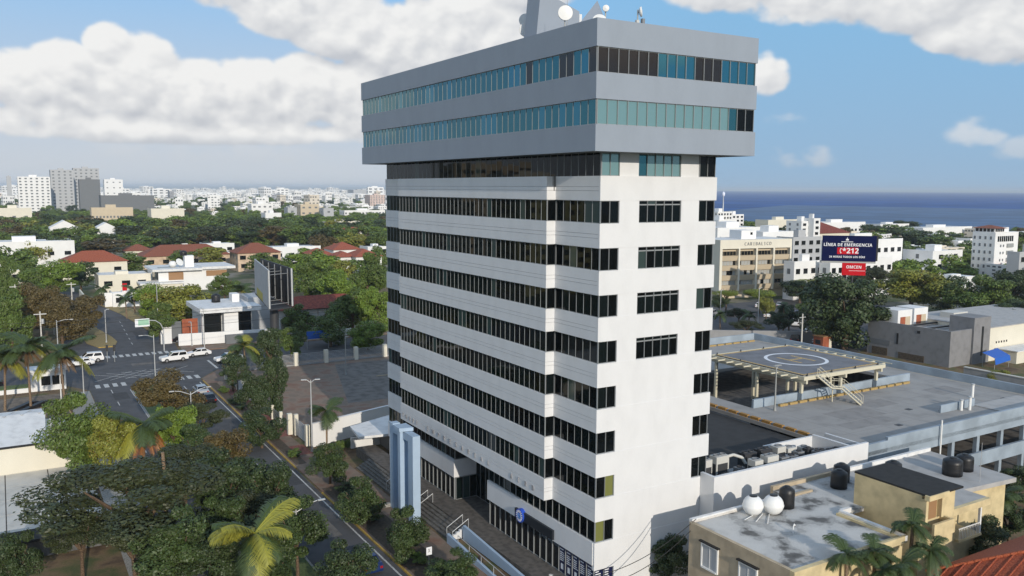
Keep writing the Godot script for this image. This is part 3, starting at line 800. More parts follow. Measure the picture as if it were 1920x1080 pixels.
const BUILDINGS := [
	["house", "large white flat-roofed villa at the left edge", "house", "", -46.67, -12.42, -345.15, 22, 10.37, 0, 1, 6, "flat", 0],
	["house", "white gabled house behind the villa", "house", "", -15.1, -0.68, -480.43, 14, 10.31, 0, 1, 2, "gable", 0],
	["house", "white house with a small bell gable", "house", "", 7.56, 16.7, -470.33, 12, 10.64, 0, 1, 1, "gable", 0],
	["house", "low cream house with an orange tiled roof", "house", "", -20.58, 0.44, -285.98, 14, 6.32, 1, 1, 3, "hip", 0],
	["house", "cream house behind the boulevard gate", "house", "", -13.26, 1.85, -240.39, 14, 5.23, 1, 1, 3, "flat", 0],
	["house", "brown hip-roofed long house", "house", "", 9.88, 44.1, -317.9, 16, 5.06, 4, 1, 6, "hip", 1],
	["house", "peach house with a tall brown hip roof", "house", "", 40.94, 57.77, -290.33, 14, 7.23, 4, 2, 4, "hip", 1],
	["house", "white house with a slanting wall behind the peach house", "house", "", 61.79, 83.1, -316.56, 14, 7.01, 0, 1, 4, "flat", 0],
	["house", "white house with a red pyramid roof, left of three", "house", "", 60.01, 70.65, -262.72, 10, 7.52, 0, 2, 2, "hip", 2],
	["house", "white house with a red pyramid roof, middle of three", "house", "", 64.79, 72.07, -243.68, 10, 8.15, 0, 2, 2, "hip", 2],
	["house", "white house with a red pyramid roof, right of three", "house", "", 70.64, 80.5, -239.86, 12, 8.36, 0, 2, 3, "hip", 2],
	["house", "white house behind the red pyramid roofs", "house", "", 80.4, 92.15, -291.85, 12, 7.21, 0, 1, 2, "hip", 2],
	["house", "low white roof among the trees", "house", "", 45.79, 58.74, -333.19, 12, 4.25, 0, 1, 1, "flat", 0],
	["house", "white annex house beside the boulevard gate", "house", "", -13.13, -5.52, -204.67, 8, 3.43, 0, 1, 2, "flat", 0],
	["house", "small white house left of the modern villa", "house", "", 5.34, 10.18, -264.4, 8, 4.09, 0, 1, 2, "flat", 0],
	["house", "white house among the trees behind the brown roof", "house", "", 30.87, 40.81, -367.85, 10, 5.48, 0, 1, 2, "flat", 0],
	["house", "white low house right of the peach house", "house", "", 57.85, 67.44, -288.3, 10, 4.32, 0, 1, 3, "flat", 0],
	["house", "long cream wall-like house below the white villa", "house", "", -36.51, -24.32, -285.04, 8, 4.06, 1, 1, 4, "flat", 0],
	["house", "low white house with a flat roof above the brown hip roof", "house", "", 46.24, 60.41, -380.5, 12, 5.23, 0, 1, 3, "flat", 0],
	["house", "white house with a terracotta roof between the peach house and the pyramid roofs", "house", "", 88.5, 97.75, -331.22, 10, 5.96, 0, 1, 2, "hip", 2],
	["house", "white two-storey house beside the tower edge", "house", "", 100.73, 110.9, -305.12, 10, 6.68, 0, 2, 2, "flat", 0],
	["house", "small terracotta-roofed house behind the trimmed tree", "house", "", 7.78, 19.05, -353.54, 10, 5.16, 1, 1, 2, "hip", 1],
	["house", "white flat house at the left edge above the villa", "house", "", -44.28, -29.33, -548.14, 10, 7.07, 0, 1, 2, "flat", 0],
	["house", "white house in the wood above the lime tree", "house", "", 29.28, 41.56, -524.43, 10, 5.97, 0, 1, 2, "flat", 0],
	["house", "cream house in the wood above the peach house", "house", "", 90.63, 104.1, -470.07, 10, 5.81, 1, 1, 2, "flat", 0],
	["house", "white house with a terracotta roof in the wood near the tower", "house", "", 142.2, 159.65, -455.29, 10, 5.98, 0, 1, 2, "hip", 2],
	["apartment_tower", "white apartment tower at the far left", "building", "", -16.92, 17.29, -1127.3, 26, 43.61, 0, 12, 6, "flat", 0],
	["apartment_tower", "light grey tower beside the white apartment tower", "building", "", 21.22, 47.51, -1195.8, 24, 53.4, 2, 13, 4, "flat", 0],
	["apartment_tower", "tallest grey tower of the far left group", "building", "", 50.83, 82.09, -1243.67, 22, 56.76, 2, 13, 5, "flat", 0],
	["apartment_tower", "dark glass block in front of the grey towers", "building", "", 46.09, 68.63, -1093.91, 18, 40.77, 5, 11, 4, "flat", 0],
	["office_block", "low grey office row right of the towers, with dark windows", "building", "", 54.24, 106.4, -940.85, 20, 23.23, 5, 3, 16, "flat", 0],
	["office_block", "white block with a blue side right of the towers", "building", "", 106.94, 133.93, -1439.46, 18, 43.35, 0, 5, 3, "flat", 0],
	["colonnaded_block", "beige colonnaded block above the wood", "building", "", 24.8, 55.27, -703.85, 14, 15.83, 3, 1, 12, "flat", 0],
	["hall", "cream hall with a curved edge above the wood", "building", "", 65.37, 90.27, -678.7, 20, 15.26, 1, 0, 0, "flat", 0],
	["house", "white house at the left edge of the wood", "house", "", -41.27, -15.24, -747.87, 15, 14.94, 1, 1, 3, "flat", 0],
	["office_block", "beige brick block between two grey stair towers", "building", "", 207.25, 224.91, -748.32, 20, 16.55, 3, 3, 3, "flat", 0],
	["stair_tower", "grey stair tower left of the beige block", "building", "", 190.73, 199.22, -733.88, 12, 14, 2, 2, 1, "flat", 0],
	["stair_tower", "grey stair tower right of the beige block", "building", "", 221.37, 231.17, -723.88, 12, 13.49, 2, 2, 1, "flat", 0],
	["office_block", "long white building in front of the tower edge", "building", "", 250.97, 293.35, -749.81, 14, 10.44, 0, 2, 12, "flat", 0],
	["row_house", "low cream row in the wood beside the tower", "house", "", 164.09, 192.66, -549.99, 14, 8.09, 1, 1, 6, "flat", 0],
	["office_block", "white house with blue side above the wood", "building", "", 178.96, 200.29, -818.46, 16, 15.9, 0, 3, 4, "flat", 0],
	["hall", "low white hall in front of the white house above the wood", "building", "", 155.92, 169.58, -680.71, 14, 10.89, 0, 1, 2, "flat", 0],
	["apartment_block", "pinkish apartment block right of the far city", "building", "", 509.94, 539.39, -1338.07, 24, 20.04, 6, 7, 6, "flat", 0],
	["hall", "grey domed hall on the far horizon", "building", "", 1077.27, 1137.1, -2935.71, 60, 24.29, 2, 0, 0, "flat", 0],
	["monument_tower", "slim grey obelisk-like tower at the far left", "tower", "", -21.57, -13.66, -1847.82, 12, 50.49, 2, 0, 0, "flat", 0],
	["hotel", "white hotel block on the shore beside the tower", "building", "", 405.49, 419.79, -401.52, 14, 16.67, 0, 6, 5, "flat", 0],
	["hotel", "white wing of the shore hotel", "building", "", 420.27, 432.19, -401.99, 12, 14.58, 0, 5, 3, "flat", 0],
	["office_block", "white windowless box below the shore hotel", "building", "", 294.24, 307.38, -287.08, 14, 16.21, 0, 0, 0, "flat", 0],
	["office_block", "long white roof behind the cream office", "building", "", 233.39, 265.22, -225.65, 20, 15.79, 0, 1, 8, "flat", 0],
	["row_house", "low white row behind the cream office roof", "house", "", 233.73, 258.13, -199.7, 16, 15.16, 0, 1, 6, "flat", 0],
	["apartment_block", "grey six-storey block right of the cream office", "building", "", 184.03, 197.91, -140.79, 7, 17.21, 2, 6, 4, "flat", 0],
	["office_block", "white block with black windows beside the blue billboard", "building", "", 165.66, 179.1, -124.05, 4, 11.24, 0, 2, 4, "flat", 0],
	["apartment_tower", "slim white apartment tower on the shore side", "building", "", 316.31, 325.69, -250.22, 10, 16.66, 0, 6, 2, "flat", 0],
	["apartment_tower", "white stair shaft of the slim tower", "building", "", 321.45, 326.36, -246.71, 8, 18.11, 0, 6, 1, "flat", 0],
	["office_block", "long white shore building with a roof box", "building", "", 426.79, 473.8, -329.45, 14, 11.03, 0, 1, 12, "flat", 0],
	["hall", "hall with a long dark red roof", "building", "", 355.88, 381.48, -271.05, 24, 8.79, 1, 0, 0, "hip", 3],
	["office_block", "white building hidden behind the blue billboard", "building", "", 207.87, 246.43, -144, 6, 15.16, 0, 2, 10, "flat", 0],
	["row_house", "low white annex under the blue billboard", "house", "", 174.98, 204.63, -118.54, 4, 11.64, 0, 2, 9, "flat", 0],
	["shed", "long low shed near the shore", "building", "", 476.45, 531.34, -288.07, 18, 8.5, 0, 0, 0, "flat", 0],
	["row_house", "small white shore house left of the shed", "house", "", 517.64, 551.87, -349.39, 14, 7.71, 0, 1, 5, "flat", 0],
	["row_house", "pale wall in the trees near the shore", "house", "", 424.63, 457.45, -371.56, 12, 11.51, 1, 1, 5, "flat", 0],
	["apartment_block", "white three-storey block with twin windows", "building", "", 248.95, 267.02, -133.49, 12, 11.01, 0, 3, 2, "flat", 0],
	["apartment_block", "lower wing of the white three-storey block", "building", "", 256.81, 264.78, -143.77, 6, 9.42, 2, 3, 0, "flat", 0],
	["apartment_block", "grey balcony block at the right edge", "building", "", 245.14, 262.05, -100.95, 4, 12.96, 2, 3, 4, "flat", 0],
	["house", "small white house in the trees below the three-storey block", "house", "", 216.46, 237.06, -108, 8, 5.13, 0, 1, 4, "flat", 0],
]
# the two billboards on the right: panel centres
const BILL := [Vector3(151.4, 18.0, -94.1), Vector3(150.7, 12.8, -91.8)]
const BILL_TURN := -0.75

# ---------------------------------------------------------------- the tower
var pane_list := []   # [centre, size, basis turn, material index]

func add_pane(at: Vector3, s: Vector3, mi: String) -> void:
	pane_list.append([at, s, mi])

func pane_run(a: Vector3, b: Vector3, y0: float, y1: float, n: int, thick_x: bool, pick: Callable, mull: Shape, mull_out: float) -> void:
	# panes between a and b (a horizontal line), mullions standing mull_out proud of the glass
	for k in n:
		var p := a.lerp(b, (k + 0.5) / n)
		var len_ := a.distance_to(b) / n - 0.05
		var s := Vector3(0.04, y1 - y0, len_) if thick_x else Vector3(len_, y1 - y0, 0.04)
		add_pane(Vector3(p.x, (y0 + y1) * 0.5, p.z), s, pick.call(k))
	for k in n + 1:
		var p := a.lerp(b, float(k) / n)
		if thick_x:
			mull.box(Vector3(p.x - mull_out, y0, p.z - 0.022), Vector3(p.x + 0.05, y1, p.z + 0.022))
		else:
			mull.box(Vector3(p.x - 0.022, y0, p.z - 0.05), Vector3(p.x + 0.022, y1, p.z + mull_out))
	# head and sill rails
	for y in [y0, y1 - 0.05]:
		if thick_x:
			mull.box(Vector3(a.x - mull_out * 0.5, y, minf(a.z, b.z)), Vector3(a.x + 0.05, y + 0.05, maxf(a.z, b.z)))
		else:
			mull.box(Vector3(minf(a.x, b.x), y, a.z - 0.05), Vector3(maxf(a.x, b.x), y + 0.05, a.z + mull_out * 0.5))

func courses(t: Node3D, x0: float, x1: float, z0: float, z1: float, top: float, bottom: float) -> void:
	# a white band in three courses of panels with open joints between them
	var hh := top - bottom
	var cuts := [0.0, 0.80 / 1.87 * hh, 0.825 / 1.87 * hh, 1.11 / 1.87 * hh, 1.135 / 1.87 * hh, hh]
	for k in 3:
		block(t, "panel", M.white_panel, Vector3(x0, top - cuts[k * 2 + 1], z1), Vector3(x1, top - cuts[k * 2], z0))

func make_tower() -> void:
	var t := thing("office_tower", "tall white office tower with dark window bands and a wider grey-blue top", "building")
	var s_ := 0.86
	var za := -6.02
	var zb := -35.92
	var core := Shape.new()
	core.box(Vector3(0.45, 0.0, -L + 0.45), Vector3(W - 0.45, 3.6, -24.6))
	core.box(Vector3(0.45, 0.0, -16.8), Vector3(W - 0.45, 3.6, -0.45))
	core.box(Vector3(4.0, 0.0, -24.6), Vector3(W - 0.45, 3.6, -16.8))
	core.box(Vector3(0.45, 3.6, -L + 0.45), Vector3(W - 0.45, 7.1, -24.6))
	core.box(Vector3(0.45, 3.6, -16.8), Vector3(W - 0.45, 7.1, -0.45))
	core.box(Vector3(4.0, 3.6, -24.6), Vector3(W - 0.45, 7.1, -16.8))
	core.box(Vector3(0.45, 7.1, -L + 0.45), Vector3(W - 0.45, TOP + 2.2, -0.45))
	core.box(Vector3(-s_ + 0.35, 9.0 - 1.5, zb + 0.35), Vector3(0.5, TOP - 0.4, za - 0.35))
	put(t, "core", core.mesh(), M.core_dark)
	var slab := Shape.new()   # floor plates behind the panels
	var mull := Shape.new()
	var dark := func(_k): return "glass_blind" if rng.randf() < 0.07 else ["glass_0", "glass_3"][rng.randi() % 2]
	for k in 9:
		var top := TOP - FLOOR * k
		var bot := top - 1.87
		if k < 8:
			slab.box(Vector3(0.04, bot + 0.01, -L + 0.04), Vector3(W - 0.04, top - 0.01, -0.04))
		else:
			slab.box(Vector3(0.04, bot + 0.01, -17.1), Vector3(W - 0.04, top - 0.01, -0.04))
			slab.box(Vector3(0.04, bot + 0.01, -L + 0.04), Vector3(W - 0.04, top - 0.01, -24.3))
		# right-hand face and the two hidden faces
		block(t, "panel", M.white_panel, Vector3(0.0, bot, -0.2), Vector3(W, top, 0.0))
		block(t, "panel", M.white_panel, Vector3(W - 0.2, bot, -L + 0.2), Vector3(W, top, -0.2))
		block(t, "panel", M.white_panel, Vector3(0.0, bot, -L), Vector3(W, top, -L + 0.2))
		if k < 8:
			slab.box(Vector3(-s_ + 0.04, bot + 0.01, zb + 0.04), Vector3(0.1, top - 0.01, za - 0.04))
			courses(t, 0.0, 0.2, -0.2, za, top, bot)
			courses(t, -s_, 0.0, za, za - 0.2, top, bot)
			courses(t, -s_, -s_ + 0.2, za - 0.2, zb, top, bot)
			block(t, "panel", M.white_panel, Vector3(-s_ + 0.2, bot, zb), Vector3(0.0, top, zb + 0.2))
			courses(t, 0.0, 0.2, zb, -L + 0.2, top, bot)
		else:
			block(t, "fascia", M.white_panel, Vector3(-0.06, bot, -17.2), Vector3(0.2, top, -0.2))
			block(t, "fascia", M.white_panel, Vector3(-0.06, bot, -L + 0.2), Vector3(0.2, top, -24.2))
			block(t, "fascia", M.white_panel, Vector3(0.2, bot, -24.4), Vector3(2.6, top, -24.2))
	put(t, "floor_plates", slab.mesh(), M.joint).set_meta("kind", "stuff")
	# window rows on the street side
	for r in range(0, 10):
		var y0 := TOP - FLOOR * r
		var y1 := y0 + 1.73
		if r == 9:
			y0 = 1.12
			y1 = 3.53
		if r == 0:
			pane_run(Vector3(0.16, 0, -0.12), Vector3(0.16, 0, -L + 0.12), y0, y1, 42, true, dark, mull, 0.03)
		elif r < 8:
			pane_run(Vector3(0.14, 0, -0.14), Vector3(0.14, 0, za), y0, y1, 6, true, dark, mull, 0.05)
			pane_run(Vector3(-s_ + 0.14, 0, za - 0.14), Vector3(0.1, 0, za - 0.14), y0, y1, 1, false, dark, mull, 0.06)
			pane_run(Vector3(-s_ + 0.14, 0, za - 0.14), Vector3(-s_ + 0.14, 0, zb + 0.14), y0, y1, 36, true, dark, mull, 0.05)
			pane_run(Vector3(0.14, 0, zb), Vector3(0.14, 0, -L + 0.14), y0, y1, 6, true, dark, mull, 0.05)
		elif r == 8:
			pane_run(Vector3(0.14, 0, -0.14), Vector3(0.14, 0, -17.1), y0, y1, 17, true, dark, mull, 0.08)
			pane_run(Vector3(0.14, 0, -24.3), Vector3(0.14, 0, -L + 0.14), y0, y1, 17, true, dark, mull, 0.08)
			# soffit under the projecting floors
			block(t, "soffit", M.wall_dark, Vector3(-s_ + 0.1, y1 - 0.06, zb + 0.1), Vector3(0.1, y1 - 0.01, za - 0.1))
		else:
			var navy := func(k): return "navy" if k < 5 else "glass_dark"
			pane_run(Vector3(0.16, 0, -0.14), Vector3(0.16, 0, -16.9), y0, y1, 17, true, navy, mull, 0.12)
			pane_run(Vector3(0.16, 0, -24.4), Vector3(0.16, 0, -L + 0.14), y0, y1, 17, true, dark, mull, 0.12)
			pane_run(Vector3(2.6, 0, -18.0), Vector3(2.6, 0, -24.3), y0, 7.0, 6, true, dark, mull, 0.08)
			pane_run(Vector3(0.2, 0, -24.25), Vector3(2.6, 0, -24.25), y0, y1 - 0.05, 3, false, dark, mull, 0.05)
			var wn := func(_k): return "navy"
			pane_run(Vector3(0.1, 0, -0.16), Vector3(1.95, 0, -0.16), y0, y1 - 0.4, 2, false, wn, mull, 0.1)
	for q in [[-0.30, -0.24, 0.75], [-0.20, -0.10, 1.15], [-0.07, -0.01, 0.85]]:
		block(t, "drip_stain", M.drip, Vector3(q[0], TOP - q[2], -6.02), Vector3(q[1], TOP, -6.016))
	# the right-hand face
	for r in range(0, 10):
		var y0 := TOP - FLOOR * r
		var y1 := y0 + 1.73
		if r == 9:
			block(t, "wall", M.white_panel, Vector3(1.97, 0.0, -0.3), Vector3(W, 3.55, -0.01))
			block(t, "wall", M.white_panel, Vector3(0.0, 3.13, -0.3), Vector3(1.97, 3.55, -0.01))
			block(t, "wall", M.white_panel, Vector3(0.05, 0.0, -0.3), Vector3(1.97, 1.12, -0.01))
			break
		var glass := dark
		if r >= 7:
			glass = func(k): return "blind_green" if (k + r) % 2 == 0 else "glass_3"
		if r == 0:
			glass = func(_k): return "glass_pale" if rng.randf() < 0.8 else "glass_1"
		pane_run(Vector3(0.12, 0, -0.16), Vector3(1.83, 0, -0.16), y0, y1, 2, false, glass, mull, 0.1)
		var in_ := -0.02 if r > 0 else -0.16
		block(t, "wall", M.white_panel, Vector3(1.86, y0, -0.5), Vector3(3.78, y1, in_))
		block(t, "wall", M.white_panel, Vector3(8.10, y0, -0.5), Vector3(10.0, y1, in_))
		if r <= 4:
			if r > 0:
				pane_run(Vector3(3.81, 0, -0.16), Vector3(8.07, 0, -0.16), y0, y1 - 0.32, 5, false, dark, mull, 0.1)
				pane_run(Vector3(3.81, 0, -0.16), Vector3(8.07, 0, -0.16), y1 - 0.32, y1 + 0.0, 5, false, dark, mull, 0.1)
			else:
				pane_run(Vector3(3.81, 0, -0.3), Vector3(8.07, 0, -0.3), y0, y1, 5, false, glass, mull, 0.1)
		else:
			block(t, "wall", M.white_panel, Vector3(3.78, y0, -0.5), Vector3(8.10, y1, -0.02))
		if r < 8:
			pane_run(Vector3(10.03, 0, -0.16), Vector3(11.72, 0, -0.16), y0, y1, 2, false, dark, mull, 0.1)
		else:
			block(t, "wall", M.white_panel, Vector3(10.0, y0, -0.5), Vector3(W - 0.01, y1, -0.02))
		block(t, "side_glazing", M.glass_3, Vector3(W - 0.3, y0, -L + 0.2), Vector3(W - 0.12, y1, -0.2))
		block(t, "rear_glazing", M.glass_3, Vector3(0.2, y0, -L + 0.12), Vector3(W - 0.2, y1, -L + 0.3))
	# the wider top: three bands, two window rows
	var c := 2.04
	var lev := [45.2, 43.26, 41.48, 39.61, 37.82, 35.92]
	var x0 := -c
	var x1 := W + c
	var z0 := c
	var z1 := -L - c
	var capcore := Shape.new()
	capcore.box(Vector3(x0 + 0.4, 36.0, z1 + 0.4), Vector3(x1 - 0.4, 43.9, z0 - 0.4))
	put(t, "top_core", capcore.mesh(), M.core_dark)
	for b in 3:
		var bt: float = lev[b * 2]
		var bb: float = lev[b * 2 + 1]
		block(t, "band", M.cap_grey, Vector3(x0, bb, z0 - 0.3), Vector3(x1, bt, z0))
		block(t, "band", M.cap_grey, Vector3(x0, bb, z1), Vector3(x1, bt, z1 + 0.3))
		block(t, "band", M.cap_grey, Vector3(x0, bb, z1 + 0.3), Vector3(x0 + 0.3, bt, z0 - 0.3))
		block(t, "band", M.cap_grey, Vector3(x1 - 0.3, bb, z1 + 0.3), Vector3(x1, bt, z0 - 0.3))
	block(t, "roof_deck", M.roof_stain, Vector3(x0 + 0.3, 43.9, z1 + 0.3), Vector3(x1 - 0.3, 44.2, z0 - 0.3))
	block(t, "soffit", M.wall_dark, Vector3(x0 + 0.3, 35.93, z1 + 0.3), Vector3(x1 - 0.3, 36.05, z0 - 0.3))
	for rr in 2:
		var y0: float = lev[rr * 2 + 2]
		var y1: float = lev[rr * 2 + 1]
		var left := func(k):
			if rr == 0 and k in [0, 3, 4, 9]:
				return "glass_brown"
			return ["glass_1", "glass_2", "glass_1", "glass_1", "glass_1"][rng.randi() % 5]
		var front := func(k):
			if rr == 0:
				return "glass_brown" if (k < 6 or (k >= 10 and k < 13)) else "glass_2"
			return "glass_pale" if k < 14 else ("glass_1" if k == 14 else "glass_3")
		pane_run(Vector3(x0 + 0.16, 0, z0 - 0.18), Vector3(x0 + 0.16, 0, z1 + 0.18), y0, y1, 48, true, left, mull, 0.05)
		pane_run(Vector3(x0 + 0.18, 0, z0 - 0.16), Vector3(x1 - 0.18, 0, z0 - 0.16), y0, y1, 17, false, front, mull, 0.1)
		block(t, "rear_glazing", M.glass_1, Vector3(x0 + 0.2, y0, z1 + 0.12), Vector3(x1 - 0.2, y1, z1 + 0.3))
		block(t, "side_glazing", M.glass_1, Vector3(x1 - 0.3, y0, z1 + 0.3), Vector3(x1 - 0.12, y1, z0 - 0.3))
	var mo := put(t, "mullions", mull.mesh(), M.mullion)
	mo.set_meta("kind", "stuff")
	# window panes: the nearest 300 singly, the rest as one part
	var eye := Vector3(-38.9, 33.2, 52.0)
	pane_list.sort_custom(func(p, q): return eye.distance_squared_to(p[0]) < eye.distance_squared_to(q[0]))
	var rest := [Shape.new(), Shape.new()]
	for k in pane_list.size():
		var p: Array = pane_list[k]
		var tilt := Vector3(rng.randf_range(-0.004, 0.004), rng.randf_range(-0.007, 0.007), rng.randf_range(-0.004, 0.004))
		if k < 300:
			put(t, "window_pane", unit_box, M[p[2]], p[0], tilt, p[1])
		else:
			var coated: int = 1 if M[p[2]].metallic > 0.3 else 0
			rest[coated].tint = M[p[2]].albedo_color.srgb_to_linear()
			rest[coated].obox(p[0], p[1], Basis.from_euler(tilt))
	var far_mesh: ArrayMesh = rest[0].mesh()
	far_mesh.add_surface_from_arrays(Mesh.PRIMITIVE_TRIANGLES, rest[1].mesh().surface_get_arrays(0))
	far_mesh.surface_set_material(0, M.glass_tinted)
	far_mesh.surface_set_material(1, M.glass_coated)
	put(t, "far_window_panes", far_mesh, null).set_meta("kind", "stuff")
	# lettering on the lowest projecting band
	lettering(t, "TORRE", -35.2, 0.92)
	lettering(t, "EMPRESARIAL", -28.7, 1.32)
	lettering(t, "AIRD", -11.3, 1.2)
	# rooftop: two tapering sails and a link wall
	var sail := Shape.new()
	sail.side_prism([Vector2(0.0, 44.2), Vector2(4.5, 44.2), Vector2(4.5, 48.2), Vector2(2.33, 48.95), Vector2(0.66, 50.3)], -11.4, -9.4)
	put(t, "roof_sail", sail.mesh(), M.cap_grey)
	var wedge := Shape.new()
	var ap := Vector3(1.65, 47.65, -3.0)
	var w0 := Vector3(-1.2, 44.2, -3.4)
	var w1 := Vector3(1.3, 44.2, -1.0)
	var w2 := Vector3(4.0, 44.2, -3.4)
	var w3 := Vector3(1.6, 44.2, -5.6)
	for q in [[w0, w1], [w1, w2], [w2, w3], [w3, w0]]:
		wedge.tri(q[0], q[1], ap)
	put(t, "roof_sail", wedge.mesh(), M.cap_grey)
	block(t, "link_wall", M.white_panel, Vector3(4.5, 44.2, -10.4), Vector3(5.05, 48.1, -9.8))
	# bank sign on the ground-floor fascia
	var sg := thing("bank_sign", "long dark bank sign with a round blue emblem on the white fascia", "sign", Vector3(-0.06, 4.12, -8.8))
	block(sg, "board", M.sign_dark, Vector3(-0.22, -0.42, -2.9), Vector3(-0.02, 0.42, 3.2))
	var disc := Shape.new()
	disc.rod(Vector3(0.0, 0, 0), Vector3(-0.36, 0, 0), 0.62, 0.62, 28)
	put(sg, "emblem", disc.mesh(), M.blue, Vector3(0, 0.02, -1.9))
	for k in 15:
		var w := TAU * k / 15.0
		var a := Shape.new()
		a.obox(Vector3(-0.38, cos(w) * 0.42, sin(w) * 0.42), Vector3(0.03, 0.20, 0.08), Basis(Vector3(1, 0, 0), w))
		put(sg, "emblem_ray", a.mesh(), M.print_white, Vector3(0, 0.02, -1.9))
	var cres := Shape.new()
	for k in 12:
		var w := 0.9 + 4.4 * k / 11.0
		cres.obox(Vector3(-0.38, cos(w) * 0.2, sin(w) * 0.2), Vector3(0.03, 0.1, 0.12), Basis(Vector3(1, 0, 0), w))
	put(sg, "emblem_ring", cres.mesh(), M.light_blue, Vector3(0, 0.02, -1.9))
	# window posters: navy print with pale lines
	for k in 5:
		var z := -0.14 - (k + 0.5) * 16.76 / 17.0
		var ps := thing("window_poster", "navy window poster with white lines, number %s from the tower corner" % ["one", "two", "three", "four", "five"][k], "poster", Vector3(0.12, 1.2, z), 0.0)
		block(ps, "sheet", M.navy, Vector3(-0.012, 0.0, -0.42), Vector3(0.0, 2.2, 0.42))
		for q in 6:
			var wid := rng.randf_range(0.2, 0.34)
			block(ps, "printed_line", M.print_white, Vector3(-0.018, 1.95 - q * 0.17 - (0.1 if q > 0 else 0.0), -0.36), Vector3(-0.012, 2.02 - q * 0.17 - (0.1 if q > 0 else 0.0), -0.36 + wid * 2.0))
		block(ps, "printed_figure", M.print_white, Vector3(-0.018, 0.25, -0.2), Vector3(-0.012, 0.75, 0.15))
	for k in 2:
		var ps := thing("corner_poster", "navy window poster round the corner on the sunlit face, %s of two" % ["left", "right"][k], "poster", Vector3(0.56 + k * 0.92, 1.15, -0.12))
		block(ps, "sheet", M.navy, Vector3(-0.4, 0.0, 0.0), Vector3(0.4, 1.95, 0.012))
		for q in 7:
			block(ps, "printed_line", M.print_white, Vector3(-0.34, 1.75 - q * 0.2, 0.012), Vector3(-0.34 + rng.randf_range(0.35, 0.6), 1.83 - q * 0.2, 0.018))

func lettering(t: Node3D, word: String, z: float, pitch: float) -> void:
	var font := SystemFont.new()
	font.font_names = PackedStringArray(["Droid Sans"])
	for k in word.length():
		var tm := TextMesh.new()
		tm.text = word[k]
		tm.font = font
		tm.font_size = 64
		tm.pixel_size = 0.0098
		tm.depth = 0.06
		put(t, "letter", tm, M.letter_dark, Vector3(-0.90, 7.72, z + k * pitch), Vector3(0, -PI / 2, 0))

func add_dish(called: String, label: String, at: Vector3, r: float, dir: Vector3, mast: float, group := "") -> void:
	var t := thing(called, label, "antenna", at, 0.0, group)
	var s := Shape.new()
	s.rod(Vector3.ZERO, Vector3(0, mast + r * 0.5, 0), 0.06, 0.05, 8)
	put(t, "mast", s.mesh(), M.steel_grey)
	var d := Shape.new()
	d.lathe(Vector3.ZERO, [Vector2(0.02, -r * 0.32), Vector2(r * 0.5, -r * 0.25), Vector2(r * 0.85, -r * 0.08), Vector2(r, 0.0), Vector2(r, 0.1), Vector2(r * 0.96, 0.12), Vector2(0.01, 0.16)], 28)
	var o := put(t, "dish", d.mesh(), M.dish, Vector3(0, mast, 0) + dir.normalized() * 0.18)
	var y := dir.normalized()
	var x := y.cross(Vector3(0, 1, 0)).normalized()
	o.basis = Basis(x, y, x.cross(y))
	var b := Shape.new()
	b.rod(Vector3(0, mast, 0), Vector3(0, mast, 0) + dir.normalized() * 0.12, 0.08, 0.08, 8)
	put(t, "bracket", b.mesh(), M.steel_grey)

func make_roof_gear() -> void:
	add_dish("microwave_dish", "big white drum dish in front of the roof sail", Vector3(-0.2, 44.2, -4.7), 0.58, Vector3(-0.45, 0.05, 0.88), 2.55)
	add_dish("microwave_dish", "grey drum dish left of the roof sail, upper of two", Vector3(1.45, 44.2, -13.2), 0.55, Vector3(-0.6, 0, 0.8), 3.55)
	add_dish("microwave_dish", "grey drum dish left of the roof sail, lower of two", Vector3(0.95, 44.2, -12.2), 0.62, Vector3(-0.6, 0, 0.8), 2.55)
	add_dish("microwave_dish", "white dish peeking over the parapet at the tower corner", Vector3(-0.8, 44.2, 0.6), 0.5, Vector3(-0.5, 0.5, 0.7), 1.0)
	add_dish("microwave_dish", "small white dish on a bracket behind the tower corner", Vector3(0.05, 44.2, 0.2), 0.24, Vector3(-0.5, 0.0, 0.8), 2.1)
	add_dish("microwave_dish", "slim white dish standing over the sunlit parapet", Vector3(2.45, 44.2, 0.95), 0.36, Vector3(0.75, 0.1, 0.6), 2.0)
	var g := thing("roof_radio", "cluster of small radio boxes under the slim white dish", "antenna", Vector3(2.45, 44.2, 1.25))
	block(g, "radio_box", M.unit_beige, Vector3(-0.4, 0.9, -0.1), Vector3(-0.15, 1.35, 0.1))
	block(g, "radio_box", M.unit_grey, Vector3(0.12, 1.0, -0.1), Vector3(0.36, 1.5, 0.12))
	var s := Shape.new()
	s.rod(Vector3(-0.3, 0, 0), Vector3(-0.3, 1.2, 0), 0.03, 0.03)
	s.rod(Vector3(0.25, 0, 0), Vector3(0.25, 1.2, 0), 0.03, 0.03)
	put(g, "stand", s.mesh(), M.steel_grey)
	var whip := thing("whip_antenna", "thin whip antenna beside the big drum dish", "antenna", Vector3(0.5, 44.2, -5.4))
	var ws := Shape.new()
	ws.rod(Vector3.ZERO, Vector3(0, 3.9, 0), 0.03, 0.015, 6)
	put(whip, "rod", ws.mesh(), M.steel_grey)
	var cl := Shape.new()
	cl.rod(Vector3.ZERO, Vector3(0, 0.3, 0), 0.09, 0.09, 8)
	put(whip, "foot", cl.mesh(), M.steel_grey)

# ---------------------------------------------------------------- ground, roads, pavements
func dash_row(parent: Node, called: String, x: float, z0: float, z1: float, len_: float, gap: float, w := 0.13) -> void:
	var z := z0
	while z > z1:
		block(parent, called, M.road_white, Vector3(x - w * 0.5, 0.012, z - len_), Vector3(x + w * 0.5, 0.018, z))
		z -= len_ + gap

